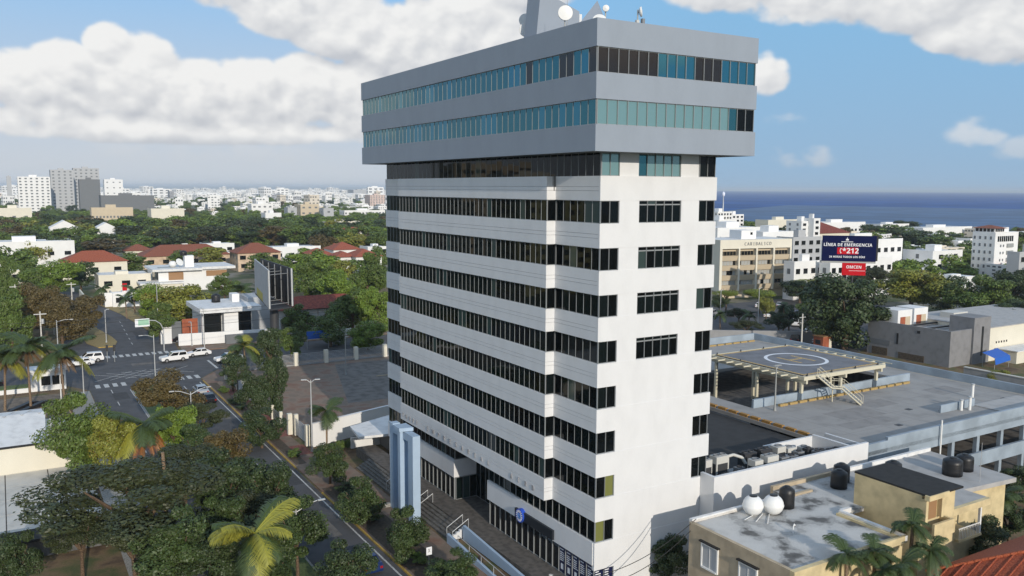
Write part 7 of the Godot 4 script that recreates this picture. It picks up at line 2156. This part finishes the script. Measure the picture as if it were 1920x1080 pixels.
	put(a, "roof", roof.mesh(), M.roof_3)
	for k in 4:
		var ar := Shape.new()
		for q in 12:
			var w0 := PI * q / 12.0
			var w1 := PI * (q + 1) / 12.0
			var c0 := Vector2(cos(w0) * 1.9, sin(w0) * 1.6)
			var c1 := Vector2(cos(w1) * 1.9, sin(w1) * 1.6)
			ar.quad(Vector3(c1.x, 2.4 + c1.y, 0), Vector3(c0.x, 2.4 + c0.y, 0), Vector3(c0.x, 5.2, 0), Vector3(c1.x, 5.2, 0))
			ar.quad(Vector3(c0.x, 2.4 + c0.y, 0), Vector3(c1.x, 2.4 + c1.y, 0), Vector3(c1.x, 2.4 + c1.y, -0.6), Vector3(c0.x, 2.4 + c0.y, -0.6))
		ar.box(Vector3(-2.2, 0.0, -0.6), Vector3(-1.9, 5.2, 0.0))
		ar.box(Vector3(1.9, 0.0, -0.6), Vector3(2.2, 5.2, 0.0))
		put(a, "arch", ar.mesh(), M.wall_white, Vector3(2.6 + k * 4.5, 0, 0))
	block(a, "terrace", M.wall_white, Vector3(-1.0, 0.0, 0.2), Vector3(14.0, 1.1, 0.6))
	var bn := thing("long_banner", "blue and white banner hanging in the shade behind the fence", "banner", Vector3(14.0, 0.0, -118.0))
	block(bn, "blue_half", M.tarp, Vector3(0.0, 2.2, 0.0), Vector3(4.6, 3.8, 0.05))
	block(bn, "white_half", M.wall_white, Vector3(4.6, 2.4, 0.0), Vector3(9.6, 3.8, 0.05))
	for x in [0.1, 4.6, 9.5]:
		var ps := Shape.new()
		ps.rod(Vector3(x, 0, -0.06), Vector3(x, 3.9, -0.06), 0.06, 0.06, 6)
		put(bn, "post", ps.mesh(), M.steel_grey)
	# kiosk, low buildings at the left edge
	var k_ := thing("white_kiosk", "small white kiosk with dark windows under the left palms", "kiosk", Vector3(-36.0, 0.0, -104.4))
	block(k_, "wall", M.wall_white, Vector3(0.0, 0.0, -3.0), Vector3(5.2, 3.2, 0.0))
	block(k_, "roof", M.roof_white, Vector3(-0.3, 3.2, -3.3), Vector3(5.5, 3.6, 0.4))
	block(k_, "window", M.glass_dark, Vector3(1.6, 0.9, 0.0), Vector3(2.9, 2.4, 0.05))
	block(k_, "window", M.glass_dark, Vector3(3.2, 0.9, 0.0), Vector3(4.9, 2.4, 0.05))
	var pl := thing("planter_bed", "low white planter with grass left of the kiosk", "planter", Vector3(-42.0, 0.0, -104.6))
	block(pl, "wall", M.wall_white, Vector3(-6.0, 0.0, 0.0), Vector3(6.0, 0.7, 0.3))
	block(pl, "grass_bed", M.lawn, Vector3(-6.0, 0.0, -2.6), Vector3(6.0, 0.85, 0.0))
	for q in [[-37.2, -93.6, 0.45, "left"], [-35.6, -93.0, 0.4, "right"]]:
		var rp := thing("black_ramp", "black upturned ramp lying on the brown lot, %s of two" % q[3], "ramp", Vector3(q[0], 0.02, q[1]), 0.62)
		var rs := Shape.new()
		rs.side_prism([Vector2(-2.4, 0.0), Vector2(2.2, 0.0), Vector2(2.4, 0.55), Vector2(1.2, 0.75), Vector2(-2.4, 0.12)], -0.4, 0.4)
		put(rp, "plate", rs.mesh(), M.tank_black)
		block(rp, "rib", M.unit_dark, Vector3(-2.2, 0.1, -0.46), Vector3(2.2, 0.24, -0.4))
	var cb := thing("cream_hall", "low cream hall with a white metal roof at the left edge", "building", Vector3(0, 0, -59.9))
	block(cb, "wall", M.wall_cream, Vector3(-70.0, 0.0, -12.4), Vector3(-32.2, 3.1, 0.0))
	block(cb, "gutter", M.roof_black, Vector3(-70.2, 3.1, -0.5), Vector3(-35.6, 3.28, 0.1))
	var rf := Shape.new()
	rf.quad(Vector3(-70.2, 3.3, -0.2), Vector3(-35.6, 3.3, -0.2), Vector3(-35.2, 4.9, -9.0), Vector3(-70.2, 4.9, -9.0))
	rf.quad(Vector3(-70.2, 4.9, -9.0), Vector3(-35.2, 4.9, -9.0), Vector3(-35.2, 4.5, -12.6), Vector3(-70.2, 4.5, -12.6))
	rf.quad(Vector3(-35.6, 3.1, -0.2), Vector3(-35.2, 3.1, -12.6), Vector3(-35.2, 4.9, -9.0), Vector3(-35.6, 3.3, -0.2))
	put(cb, "roof", rf.mesh(), M.roof_white)
	var tz := Shape.new()
	for k in 9:
		var x := -52.0 + k * 1.9
		tz.rod(Vector3(x, 4.75, -11.0), Vector3(x + 0.95, 4.9, -8.4), 0.05, 0.05, 5)
		tz.rod(Vector3(x + 0.95, 4.9, -8.4), Vector3(x + 1.9, 4.75, -11.0), 0.05, 0.05, 5)
	put(cb, "roof_truss", tz.mesh(), M.galvanised)
	var aw := thing("dark_awning", "long black low awning at the lower left edge", "awning", Vector3(0, 0, -33.4))
	block(aw, "roof", M.roof_black, Vector3(-60.0, 1.7, -1.8), Vector3(-30.5, 1.95, 1.0))
	block(aw, "wall", M.concrete_dark, Vector3(-60.0, 0.0, -1.4), Vector3(-30.8, 1.7, 0.4))
	var ub := thing("folded_parasol", "folded white parasol under the dark trees", "parasol", Vector3(-29.6, 0.0, -24.6))
	var us := Shape.new()
	us.rod(Vector3.ZERO, Vector3(0, 1.1, 0), 0.04, 0.04, 8)
	put(ub, "pole", us.mesh(), M.steel_grey)
	for k in 8:
		var fs := Shape.new()
		var a0_ := TAU * k / 8.0
		var a1_ := TAU * (k + 0.8) / 8.0
		fs.tri(Vector3(cos(a0_) * 0.45, 0.5, sin(a0_) * 0.45), Vector3(0, 3.4, 0), Vector3(cos(a1_) * 0.3, 0.5, sin(a1_) * 0.3))
		put(ub, "canopy_fold", fs.mesh(), M.wall_white)
	# bare trunk rising through the dark tree
	var bt := thing("bare_trunk", "bare pale tree trunk with a few broken limbs in the left foreground", "tree", Vector3(-27.8, 0.0, -24.4))
	var bs := Shape.new()
	bs.path([Vector3(0, 0, 0), Vector3(-0.1, 4.0, 0.1), Vector3(-0.05, 8.0, 0.0), Vector3(-0.15, 10.6, 0.05)], 0.24, 0.14, 8)
	put(bt, "trunk", bs.mesh(), M.bark_pale)
	for q in [[Vector3(-0.05, 5.0, 0), Vector3(-1.2, 5.8, 0.6), Vector3(-2.2, 5.6, 1.4)], [Vector3(-0.05, 6.6, 0), Vector3(0.9, 7.5, 0.3), Vector3(1.2, 8.4, 0.6)], [Vector3(-0.1, 7.5, 0), Vector3(-0.9, 8.4, -0.3), Vector3(-1.6, 9.2, 0.2)]]:
		var ls := Shape.new()
		ls.path(q, 0.08, 0.03, 6)
		put(bt, "limb", ls.mesh(), M.bark_pale)
	# gate house and red sign by the boulevard
	var gh := thing("boulevard_gate_wall", "white wall with a red sign beside the boulevard palms", "wall", Vector3(-11.0, 0.0, -206.0))
	block(gh, "wall", M.wall_white, Vector3(-4.0, 0.0, -0.4), Vector3(3.6, 4.0, 0.0))
	block(gh, "wall", M.wall_cream, Vector3(-9.0, 0.0, -18.0), Vector3(-8.6, 3.4, 6.0))
	block(gh, "red_sign", M.sign_red, Vector3(0.6, 4.4, -0.3), Vector3(1.8, 6.4, -0.1))
	block(gh, "sign_post", M.wall_white, Vector3(0.9, 0.0, -0.6), Vector3(1.4, 4.4, -0.4))
	var bx := thing("red_box", "small red cabinet at the boulevard kerb", "cabinet", Vector3(-9.2, 0.12, -158.5))
	block(bx, "body", M.sign_red, Vector3(-0.6, 0.0, -0.4), Vector3(0.6, 2.0, 0.4))
	block(bx, "door", M.paint_red, Vector3(-0.5, 0.15, 0.4), Vector3(0.5, 1.8, 0.43))
	# the blocks across the avenue, outside the frame, that the tower's upper glass mirrors
	for q in [[-114.0, -184.0, 22.0, 20.0, 31.0, "yellow", M.block_yellow], [-152.0, -292.0, 34.0, 24.0, 44.0, "farthest cream", M.wall_beige], [-136.0, -236.0, 20.0, 18.0, 39.0, "middle cream", M.wall_cream]]:
		var ob := thing("mirrored_block", "%s apartment block across the avenue that the tower glass mirrors" % q[5], "building", Vector3(q[0], 0.0, q[1]))
		block(ob, "wall", q[6], Vector3(-q[2] * 0.5, 0, -q[3] * 0.5), Vector3(q[2] * 0.5, q[4], q[3] * 0.5))
		for f in 9:
			for bay in 4:
				block(ob, "window", M.glass_dark, Vector3(q[2] * 0.5, 2.0 + f * q[4] / 9.4, q[3] * (-0.42 + bay * 0.22)), Vector3(q[2] * 0.5 + 0.05, 3.7 + f * q[4] / 9.4, q[3] * (-0.42 + bay * 0.22 + 0.13)))
				block(ob, "window", M.glass_dark, Vector3(q[2] * (-0.42 + bay * 0.22), 2.0 + f * q[4] / 9.4, q[3] * 0.5), Vector3(q[2] * (-0.42 + bay * 0.22 + 0.13), 3.7 + f * q[4] / 9.4, q[3] * 0.5 + 0.05))

# ---------------------------------------------------------------- houses and city
func make_buildings() -> void:
	var walls := [M.wall_white, M.wall_cream, M.wall_grey, M.wall_beige, M.wall_peach, M.wall_dark, M.wall_pink]
	var roofs := [M.roof_0, M.roof_1, M.roof_2, M.roof_3]
	for b in BUILDINGS:
		var x0: float = b[4]
		var x1: float = b[5]
		var z: float = b[6]
		var dp: float = b[7]
		var h: float = b[8]
		var t := thing(b[0], b[1], b[2], Vector3((x0 + x1) * 0.5, 0.0, z), 0.0, b[3])
		var hw := (x1 - x0) * 0.5
		var wm: Material = walls[int(b[9])]
		block(t, "wall", wm, Vector3(-hw, 0.0, -dp), Vector3(hw, h, 0.0))
		var rf: String = b[12]
		if rf == "hip":
			var s := Shape.new()
			s.hip(-hw, hw, 0.0, -dp, h, h + minf(hw * 2.0, dp) * 0.26, 0.7)
			put(t, "roof", s.mesh(), roofs[int(b[13])])
		elif rf == "gable":
			var s := Shape.new()
			s.side_prism([Vector2(-hw, h), Vector2(hw, h), Vector2(0.0, h + hw * 0.55)], -dp, 0.05)
			put(t, "gable", s.mesh(), wm)
		else:
			block(t, "roof", M.roof_white if int(b[9]) < 2 else M.roof_stain, Vector3(-hw + 0.3, h, -dp + 0.3), Vector3(hw - 0.3, h + 0.08, -0.3))
			block(t, "parapet", wm, Vector3(-hw, h, -0.3), Vector3(hw, h + 0.5, 0.02))
			block(t, "parapet", wm, Vector3(-hw - 0.02, h, -dp), Vector3(-hw + 0.3, h + 0.5, -0.3))
			block(t, "roof_hut", wm, Vector3(-hw * 0.3, h + 0.08, -dp * 0.6), Vector3(hw * 0.2, h + 0.08 + minf(2.6, h * 0.2), -dp * 0.3))
		var rows := int(b[10])
		var cols := int(b[11])
		if rows == 0 or cols == 0:
			continue
		var fh := (h - 0.6) / rows
		var cw := hw * 2.0 / cols
		var near := z > -420.0
		var joined := Shape.new()
		var wd := minf(cw * 0.55, 2.4)
		var wh := minf(fh * 0.5, 1.6)
		for r in rows:
			for c in cols:
				var cx := -hw + (c + 0.5) * cw + rng.randf_range(-0.05, 0.05) * cw
				var cy := 0.4 + (r + 0.55) * fh
				if near:
					var o := block(t, "window", M.glass_dark, Vector3(cx - wd * 0.5, cy - wh * 0.5, -0.02), Vector3(cx + wd * 0.5, cy + wh * 0.5, 0.03))
					var sill := Shape.new()
					sill.box(Vector3(-0.55, -0.62, 0.0), Vector3(0.55, -0.5, 3.0))
					put(o, "sill", X.sill, wm)
				else:
					joined.box(Vector3(cx - wd * 0.5, cy - wh * 0.5, -0.02), Vector3(cx + wd * 0.5, cy + wh * 0.5, 0.04))
			# the side towards the avenue
			var n := int(dp / maxf(cw, 2.5))
			for c in n:
				var cz := -(c + 0.5) * dp / n
				joined.box(Vector3(-hw - 0.04, 0.4 + (r + 0.55) * fh - wh * 0.5, cz - 0.6), Vector3(-hw + 0.02, 0.4 + (r + 0.55) * fh + wh * 0.5, cz + 0.6))
		if joined.v.size() > 0:
			var w := put(t, "small_windows", joined.mesh(), M.wall_dark)
			w.set_meta("kind", "stuff")

func city_block_mesh(seed_: int) -> ArrayMesh:
	# a far block: body in vertex colour 1, window strips dark
	var r := RandomNumberGenerator.new()
	r.seed = seed_
	var s := Shape.new()
	s.tint = Color(1, 1, 1)
	s.box(Vector3(-0.5, 0, -0.5), Vector3(0.5, 1.0, 0.5))
	if r.randf() < 0.6:
		s.box(Vector3(-0.2, 1.0, -0.3), Vector3(0.15, 1.0 + r.randf_range(0.08, 0.2), 0.1))
	for k in 4:
		var x := r.randf_range(-0.42, 0.36)
		var z := r.randf_range(-0.42, 0.36)
		s.box(Vector3(x, 1.0, z), Vector3(x + r.randf_range(0.04, 0.14), 1.0 + r.randf_range(0.04, 0.12), z + r.randf_range(0.04, 0.14)))
	s.box(Vector3(-0.5, 1.0, 0.46), Vector3(0.5, 1.06, 0.5))
	s.box(Vector3(-0.5, 1.0, -0.5), Vector3(-0.46, 1.06, 0.46))
	var n := r.randi_range(3, 6)
	var m := r.randi_range(3, 7)
	s.tint = Color(0.14, 0.15, 0.17)
	for k in n:
		for q in m:
			if r.randf() < 0.2:
				continue
			var y := (k + 0.35) / n
			var x := -0.5 + (q + 0.5) / m
			s.box(Vector3(x - 0.28 / m, y, 0.49), Vector3(x + 0.28 / m, y + 0.42 / n, 0.505))
			s.box(Vector3(-0.505, y, x - 0.28 / m), Vector3(-0.49, y + 0.42 / n, x + 0.28 / m))
	return s.mesh()

func make_city() -> void:
	var pal := mt("city_white", Color(0.74, 0.74, 0.73), 0.8)
	pal.vertex_color_use_as_albedo = true
	var cre := mt("city_cream", Color(0.62, 0.56, 0.47), 0.8)
	cre.vertex_color_use_as_albedo = true
	var gre := mt("city_grey", Color(0.34, 0.35, 0.37), 0.8)
	gre.vertex_color_use_as_albedo = true
	var meshes := []
	for k in 8:
		meshes.append(city_block_mesh(100 + k))
	var r := RandomNumberGenerator.new()
	r.seed = 11
	var n := 0
	var names := ["white", "cream", "grey"]
	while n < 290:
		# along the view towards the far city: bearing in degrees from -z, distance in metres
		var bear := deg_to_rad(r.randf_range(-2.0, 27.0))
		var d := r.randf_range(950.0, 2300.0)
		var p := Vector3(-38.9 + sin(bear) * d, 0, 52.0 - cos(bear) * d)
		if bear < deg_to_rad(7.0) and d < 1400.0:
			continue
		var tall := r.randf() < 0.12
		var sz := Vector3(r.randf_range(7, 20), r.randf_range(4.5, 9.5) if not tall else r.randf_range(13, 24), r.randf_range(8, 18))
		var ci := 0 if r.randf() < 0.66 else (1 if r.randf() < 0.6 else 2)
		var o := put(self, "city_block", meshes[n % 8], [pal, cre, gre][ci], p, Vector3(0, r.randf_range(-0.35, 0.35), 0), sz)
		var deg := rad_to_deg(bear)
		var where := "behind the grey towers" if deg < 6.0 else ("right of the grey towers" if deg < 11.0 else ("above the cream hall" if deg < 15.0 else ("above the brick block" if deg < 19.5 else "by the tower edge")))
		var far := "front" if d < 1250.0 else ("middle" if d < 1750.0 else "back")
		tag(o, "%s %s, %s of the hazy city %s" % [names[ci], "tower block" if tall else ("wide low block" if sz.x > 14.0 else "small low block"), far, where], "building", "blocks of the hazy city")
		n += 1
	# the farthest roofs, one mass
	var mm := MultiMesh.new()
	mm.transform_format = MultiMesh.TRANSFORM_3D
	mm.mesh = city_block_mesh(200)
	mm.instance_count = 2000
	for k in 2000:
		var bear := deg_to_rad(r.randf_range(-4.0, 32.0))
		var d := 2300.0 + 6500.0 * pow(r.randf(), 1.2)
		var sz := Vector3(r.randf_range(16, 48), r.randf_range(6, 14) * (2.4 if r.randf() < 0.06 else 1.0), r.randf_range(14, 30))
		mm.set_instance_transform(k, Transform3D(Basis(Vector3.UP, r.randf_range(-0.5, 0.5)).scaled_local(sz), Vector3(-38.9 + sin(bear) * d, 0, 52.0 - cos(bear) * d)))
	var mi := MultiMeshInstance3D.new()
	mi.multimesh = mm
	mi.material_override = pal
	mi.name = "distant_roofs"
	add_child(mi)
	mi.set_meta("kind", "stuff")
	tag(mi, "mass of tiny pale roofs along the hazy horizon", "rooftops")
	# roofs near the shore on the right
	n = 0
	while n < 46:
		var bear := deg_to_rad(r.randf_range(45.0, 64.0))
		var d := r.randf_range(330.0, 720.0)
		var p := Vector3(-38.9 + sin(bear) * d, 0, 52.0 - cos(bear) * d)
		if p.x > 570.0:
			continue
		var ci := 0 if r.randf() < 0.75 else 1
		var o := put(self, "shore_house", meshes[n % 8], [pal, cre][ci], p, Vector3(0, r.randf_range(-0.3, 0.3), 0), Vector3(r.randf_range(8, 20), r.randf_range(4, 9), r.randf_range(8, 14)))
		var side := "behind the cream office" if bear < deg_to_rad(49.0) else ("near the navy billboard" if bear < deg_to_rad(53.5) else ("behind the three-storey block" if bear < deg_to_rad(58.5) else "beside the tall white block"))
		tag(o, "small %s house %s, %s of the seaside quarter" % [names[ci], side, "front" if d < 450.0 else ("middle" if d < 580.0 else "back")], "house", "houses of the quarter by the sea")
		n += 1

# ---------------------------------------------------------------- trees and palms
func crown_mesh(seed_: int, shape: int, leaves: int, leaf: float) -> ArrayMesh:
	# unit crown, radius about 1: leaf faces scattered over lobes
	var r := RandomNumberGenerator.new()
	r.seed = seed_
	var lobes := []
	var count := [28, 28, 38, 30, 30, 28, 16][shape] as int
	for k in count:
		var u := r.randf_range(-1, 1)
		var a := r.randf() * TAU
		var p := Vector3(cos(a) * sqrt(1 - u * u), u, sin(a) * sqrt(1 - u * u)) * pow(r.randf(), 0.4) * 0.80
		var rad := r.randf_range(0.15, 0.36)
		if shape == 2:
			p.y = p.y * 0.55 + 0.3 * (1.0 - Vector2(p.x, p.z).length())
			p.x *= 1.2
			p.z *= 1.2
			rad = r.randf_range(0.16, 0.30)
		elif shape == 6:
			p.y *= 0.4
			rad = r.randf_range(0.35, 0.5)
		elif shape == 4:
			rad = r.randf_range(0.2, 0.36)
		lobes.append([p, rad, r.randf_range(0.72, 1.25)])
	var s := Shape.new()
	for k in leaves:
		var lb: Array = lobes[r.randi() % lobes.size()]
		var u := r.randf_range(-1, 1)
		var a := r.randf() * TAU
		var o := Vector3(cos(a) * sqrt(1 - u * u), u, sin(a) * sqrt(1 - u * u))
		var rr := lb[1] * (0.5 + 0.55 * sqrt(r.randf()) + (0.25 * r.randf() if r.randf() < 0.12 else 0.0)) as float
		var sq := 0.75 if shape != 2 else 0.62
		var at: Vector3 = lb[0] + Vector3(o.x * rr, o.y * rr * sq, o.z * rr)
		var nn := (o * 0.6 + Vector3(r.randf_range(-1, 1), r.randf_range(-0.3, 1.2), r.randf_range(-1, 1)) * 0.75).normalized()
		var t1 := nn.cross(Vector3(r.randf_range(-1, 1), r.randf_range(-1, 1), r.randf_range(-1, 1))).normalized()
		var t2 := nn.cross(t1)
		var l := leaf * r.randf_range(0.7, 1.35)
		var w := l * 0.55
		var br: float = lb[2] * r.randf_range(0.7, 1.3)
		var warm := r.randf_range(-0.1, 0.16)
		if shape == 1 and r.randf() < 0.14:
			warm = 0.6
		s.tint = Color(br * (1.0 + warm), br, br * (1.0 - absf(warm) * 0.5))
		s.quad(at - t1 * l, at - t2 * w, at + t1 * l, at + t2 * w)
	return s.mesh()

func trunk_mesh(seed_: int) -> ArrayMesh:
	# unit tree: trunk from 0 to 1 with limbs spreading to about radius 0.6 at height 1.3
	var r := RandomNumberGenerator.new()
	r.seed = seed_
	var s := Shape.new()
	s.path([Vector3(0, 0, 0), Vector3(0.02, 0.35, 0.01), Vector3(-0.02, 0.75, 0.02)], 0.075, 0.05, 8)
	for k in 6:
		var a := TAU * k / 6.0 + r.randf_range(-0.4, 0.4)
		var e := r.randf_range(0.35, 0.7)
		s.path([Vector3(-0.02, 0.6 + r.randf() * 0.15, 0.02), Vector3(cos(a) * e * 0.5, 0.95, sin(a) * e * 0.5), Vector3(cos(a) * e, 1.25, sin(a) * e)], 0.04, 0.012, 6)
	return s.mesh()

func make_trees() -> void:
	var fine := {}
	var coarse := {}
	for k in 7:
		fine[k] = [crown_mesh(300 + k, k, 15000 if k != 2 else 20000, 0.036 if k != 2 else 0.026), crown_mesh(340 + k, k, 15000 if k != 2 else 20000, 0.036 if k != 2 else 0.026)]
		coarse[k] = [crown_mesh(400 + k, k, 3600, 0.07), crown_mesh(440 + k, k, 3600, 0.07)]
	fine[7] = fine[0]
	coarse[7] = coarse[0]
	var trunks := [trunk_mesh(1), trunk_mesh(2), trunk_mesh(3)]
	X.hedge = coarse[0][0]
	X.shrub = coarse[3][1]
	var n := 0
	for q in TREES:
		var x: float = q[0]
		var z: float = q[1]
		var hc: float = q[2]
		var rx: float = q[3]
		var ry: float = q[4]
		var sp := int(q[5])
		var d := Vector2(x + 38.9, z - 52.0).length()
		var t := thing("palm_like_tree" if false else "tree", q[6], "tree", Vector3(x, 0.0, z), float(n) * 2.399, q[7])
		var m: Mesh = (fine if d < 290.0 else coarse)[sp][n % 2]
		put(t, "trunk", trunks[n % 3], M.bark, Vector3.ZERO, Vector3.ZERO, Vector3(rx * 0.9, hc * 0.95, rx * 0.9))
		put(t, "crown", m, M["leaf_%d" % sp], Vector3(0, hc, 0), Vector3.ZERO, Vector3(rx * 1.06, ry * 1.15, rx * 1.06))
		n += 1
	# far woods: one mass
	var r := RandomNumberGenerator.new()
	r.seed = 31
	var spots := []
	while spots.size() < 620:
		var bear := deg_to_rad(r.randf_range(-3.0, 23.5))
		var d := r.randf_range(480.0, 1050.0)
		spots.append(Vector3(-38.9 + sin(bear) * d, 0, 52.0 - cos(bear) * d))
	while spots.size() < 960:
		var bear := deg_to_rad(r.randf_range(-3.0, 24.5))
		var d := r.randf_range(1050.0, 2400.0)
		spots.append(Vector3(-38.9 + sin(bear) * d, 0, 52.0 - cos(bear) * d))
	while spots.size() < 1100:
		var bear := deg_to_rad(r.randf_range(46.0, 65.0))
		var d := r.randf_range(300.0, 690.0)
		var p := Vector3(-38.9 + sin(bear) * d, 0, 52.0 - cos(bear) * d)
		if p.x < 575.0:
			spots.append(p)
	var parts := {0: [], 3: [], 4: [], 5: []}
	for p in spots:
		parts[[0, 0, 3, 5, 5, 4, 0, 5][r.randi() % 8]].append(p)
	for sp in parts:
		var mm := MultiMesh.new()
		mm.transform_format = MultiMesh.TRANSFORM_3D
		mm.mesh = coarse[sp][0]
		mm.instance_count = parts[sp].size()
		for k in parts[sp].size():
			var p: Vector3 = parts[sp][k]
			var sc := r.randf_range(4.5, 8.5)
			mm.set_instance_transform(k, Transform3D(Basis(Vector3.UP, r.randf() * TAU).scaled_local(Vector3(sc, sc * 0.7, sc)), p + Vector3(0, sc * 0.55 + 1.0, 0)))
		var mi := MultiMeshInstance3D.new()
		mi.multimesh = mm
		mi.material_override = M["leaf_%d" % sp]
		mi.name = numbered("far_woodland")
		add_child(mi)
		mi.set_meta("kind", "stuff")
		tag(mi, "%s crowns of the far woods that read as one mass" % {0: "green", 3: "dark green", 4: "brownish", 5: "bright green"}[sp], "woodland")

func frond_mesh(seed_: int, rise: float, droop: float, dead: bool) -> ArrayMesh:
	# unit frond leaving the origin along +x
	var r := RandomNumberGenerator.new()
	r.seed = seed_
	var s := Shape.new()
	var pts := []
	for k in 13:
		var u := k / 12.0
		pts.append(Vector3(u * (1.0 - 0.25 * droop * u), rise * u - droop * u * u, 0.0))
	s.tint = Color(1.2, 1.1, 0.7)
	for k in 12:
		s.rod(pts[k], pts[k + 1], lerpf(0.016, 0.004, k / 12.0), lerpf(0.016, 0.004, (k + 1) / 12.0), 4, false)
	var n := 54
	for k in n:
		var u := 0.08 + 0.92 * k / n
		var i := mini(int(u * 12.0), 11)
		var p: Vector3 = pts[i].lerp(pts[i + 1], u * 12.0 - i)
		var tn: Vector3 = (pts[i + 1] - pts[i]).normalized()
		var l := 0.30 * sin(PI * (0.12 + 0.82 * u)) + 0.04
		for sd in [-1.0, 1.0]:
			var dr := (0.35 if not dead else 0.9) + r.randf_range(-0.12, 0.2)
			var tip := p + tn * l * 0.55 + Vector3(0, -l * dr, sd * l * (0.85 if not dead else 0.45))
			var wv := tn * 0.0125
			s.tint = Color(1, 1, 1) * r.randf_range(0.75, 1.25)
			var mid := p.lerp(tip, 0.5) + Vector3(0, l * 0.08, 0)
			if sd > 0:
				s.quad(p - wv, mid - wv * 0.8, mid + wv * 0.8, p + wv)
				s.tri(mid - wv * 0.8, tip, mid + wv * 0.8)
			else:
				s.quad(p + wv, mid + wv * 0.8, mid - wv * 0.8, p - wv)
				s.tri(mid + wv * 0.8, tip, mid - wv * 0.8)
	return s.mesh()

func make_palms() -> void:
	var ups := [frond_mesh(1, 0.95, 0.55, false), frond_mesh(2, 0.62, 0.62, false), frond_mesh(3, 0.3, 0.7, false), frond_mesh(4, 0.0, 0.75, false)]
	var dead := [frond_mesh(7, -0.45, 0.55, true), frond_mesh(8, -0.75, 0.4, true)]
	var n := 0
	for q in PALMS:
		var hc: float = q[2]
		var fl: float = q[3] * 1.12
		var kind := int(q[4])
		var t := thing("palm_tree", q[5], "palm", Vector3(q[0], 0.0, q[1]), n * 1.7, q[6])
		var s := Shape.new()
		var lean := Vector3(0.12, 0, 0.08) * hc * 0.3
		s.path([-lean, -lean * 0.55 + Vector3(0, hc * 0.33, 0), -lean * 0.2 + Vector3(0, hc * 0.7, 0), Vector3(0, hc, 0)], 0.2, 0.12, 8)
		put(t, "trunk", s.mesh(), M.bark_pale)
		var cnt := 18
		for k in cnt:
			var m: Mesh = ups[k % 4]
			var mat: Material = M.frond
			if n == 0 or (n == 5 and k % 2 == 0):
				mat = M.frond_yellow if k % 3 != 1 else M.frond
			if kind == 1 and k % 4 == 3:
				mat = M.frond_yellow
			put(t, "frond", m, mat, Vector3(0, hc, 0), Vector3(0, k * 2.399 + n, 0), Vector3.ONE * fl * (0.85 + 0.3 * fposmod(k * 0.618, 1.0)))
		if kind == 1:
			for k in (14 if n == 1 else 8):
				put(t, "dead_frond", dead[k % 2], M.frond_dead if n == 1 else M.frond_brown, Vector3(0, hc - 0.1, 0), Vector3(0, k * 2.399, 0), Vector3.ONE * fl * (0.75 if n == 1 else 0.5))
		n += 1

func _ready() -> void:
	rng.seed = 3
	unit_box = BoxMesh.new()
	make_view()
	make_materials()
	mt("concrete_shaded", Color(0.22, 0.22, 0.225), 0.85, X.stain, 0.08)  # grey concrete, with shade on the building put into its base colour
	mt("block_yellow", Color(0.42, 0.40, 0.18), 0.8, X.soft, 0.06)
	mt("deck_patch", Color(0.275, 0.262, 0.25), 0.85, X.stain, 0.1)
	mt("asphalt_dark", Color(0.055, 0.055, 0.057), 0.9, X.asphalt, 0.2)
	mt("soil_dark", Color(0.09, 0.08, 0.07), 0.95, X.rough, 0.2)
	var sl := Shape.new()
	sl.box(Vector3(-0.6, -0.62, -0.5), Vector3(0.6, -0.5, 3.5))
	X.sill = sl.mesh()
	make_ground()
	make_tower()
	make_plaza()
	make_garage()
	make_beige_houses()
	make_right_blocks()
	make_left_blocks()
	make_buildings()
	make_city()
	make_trees()
	make_boundaries()
	make_shrubs()
	make_palms()
	make_roof_gear()
	make_ac_units()
	make_lamps()
	make_cars()
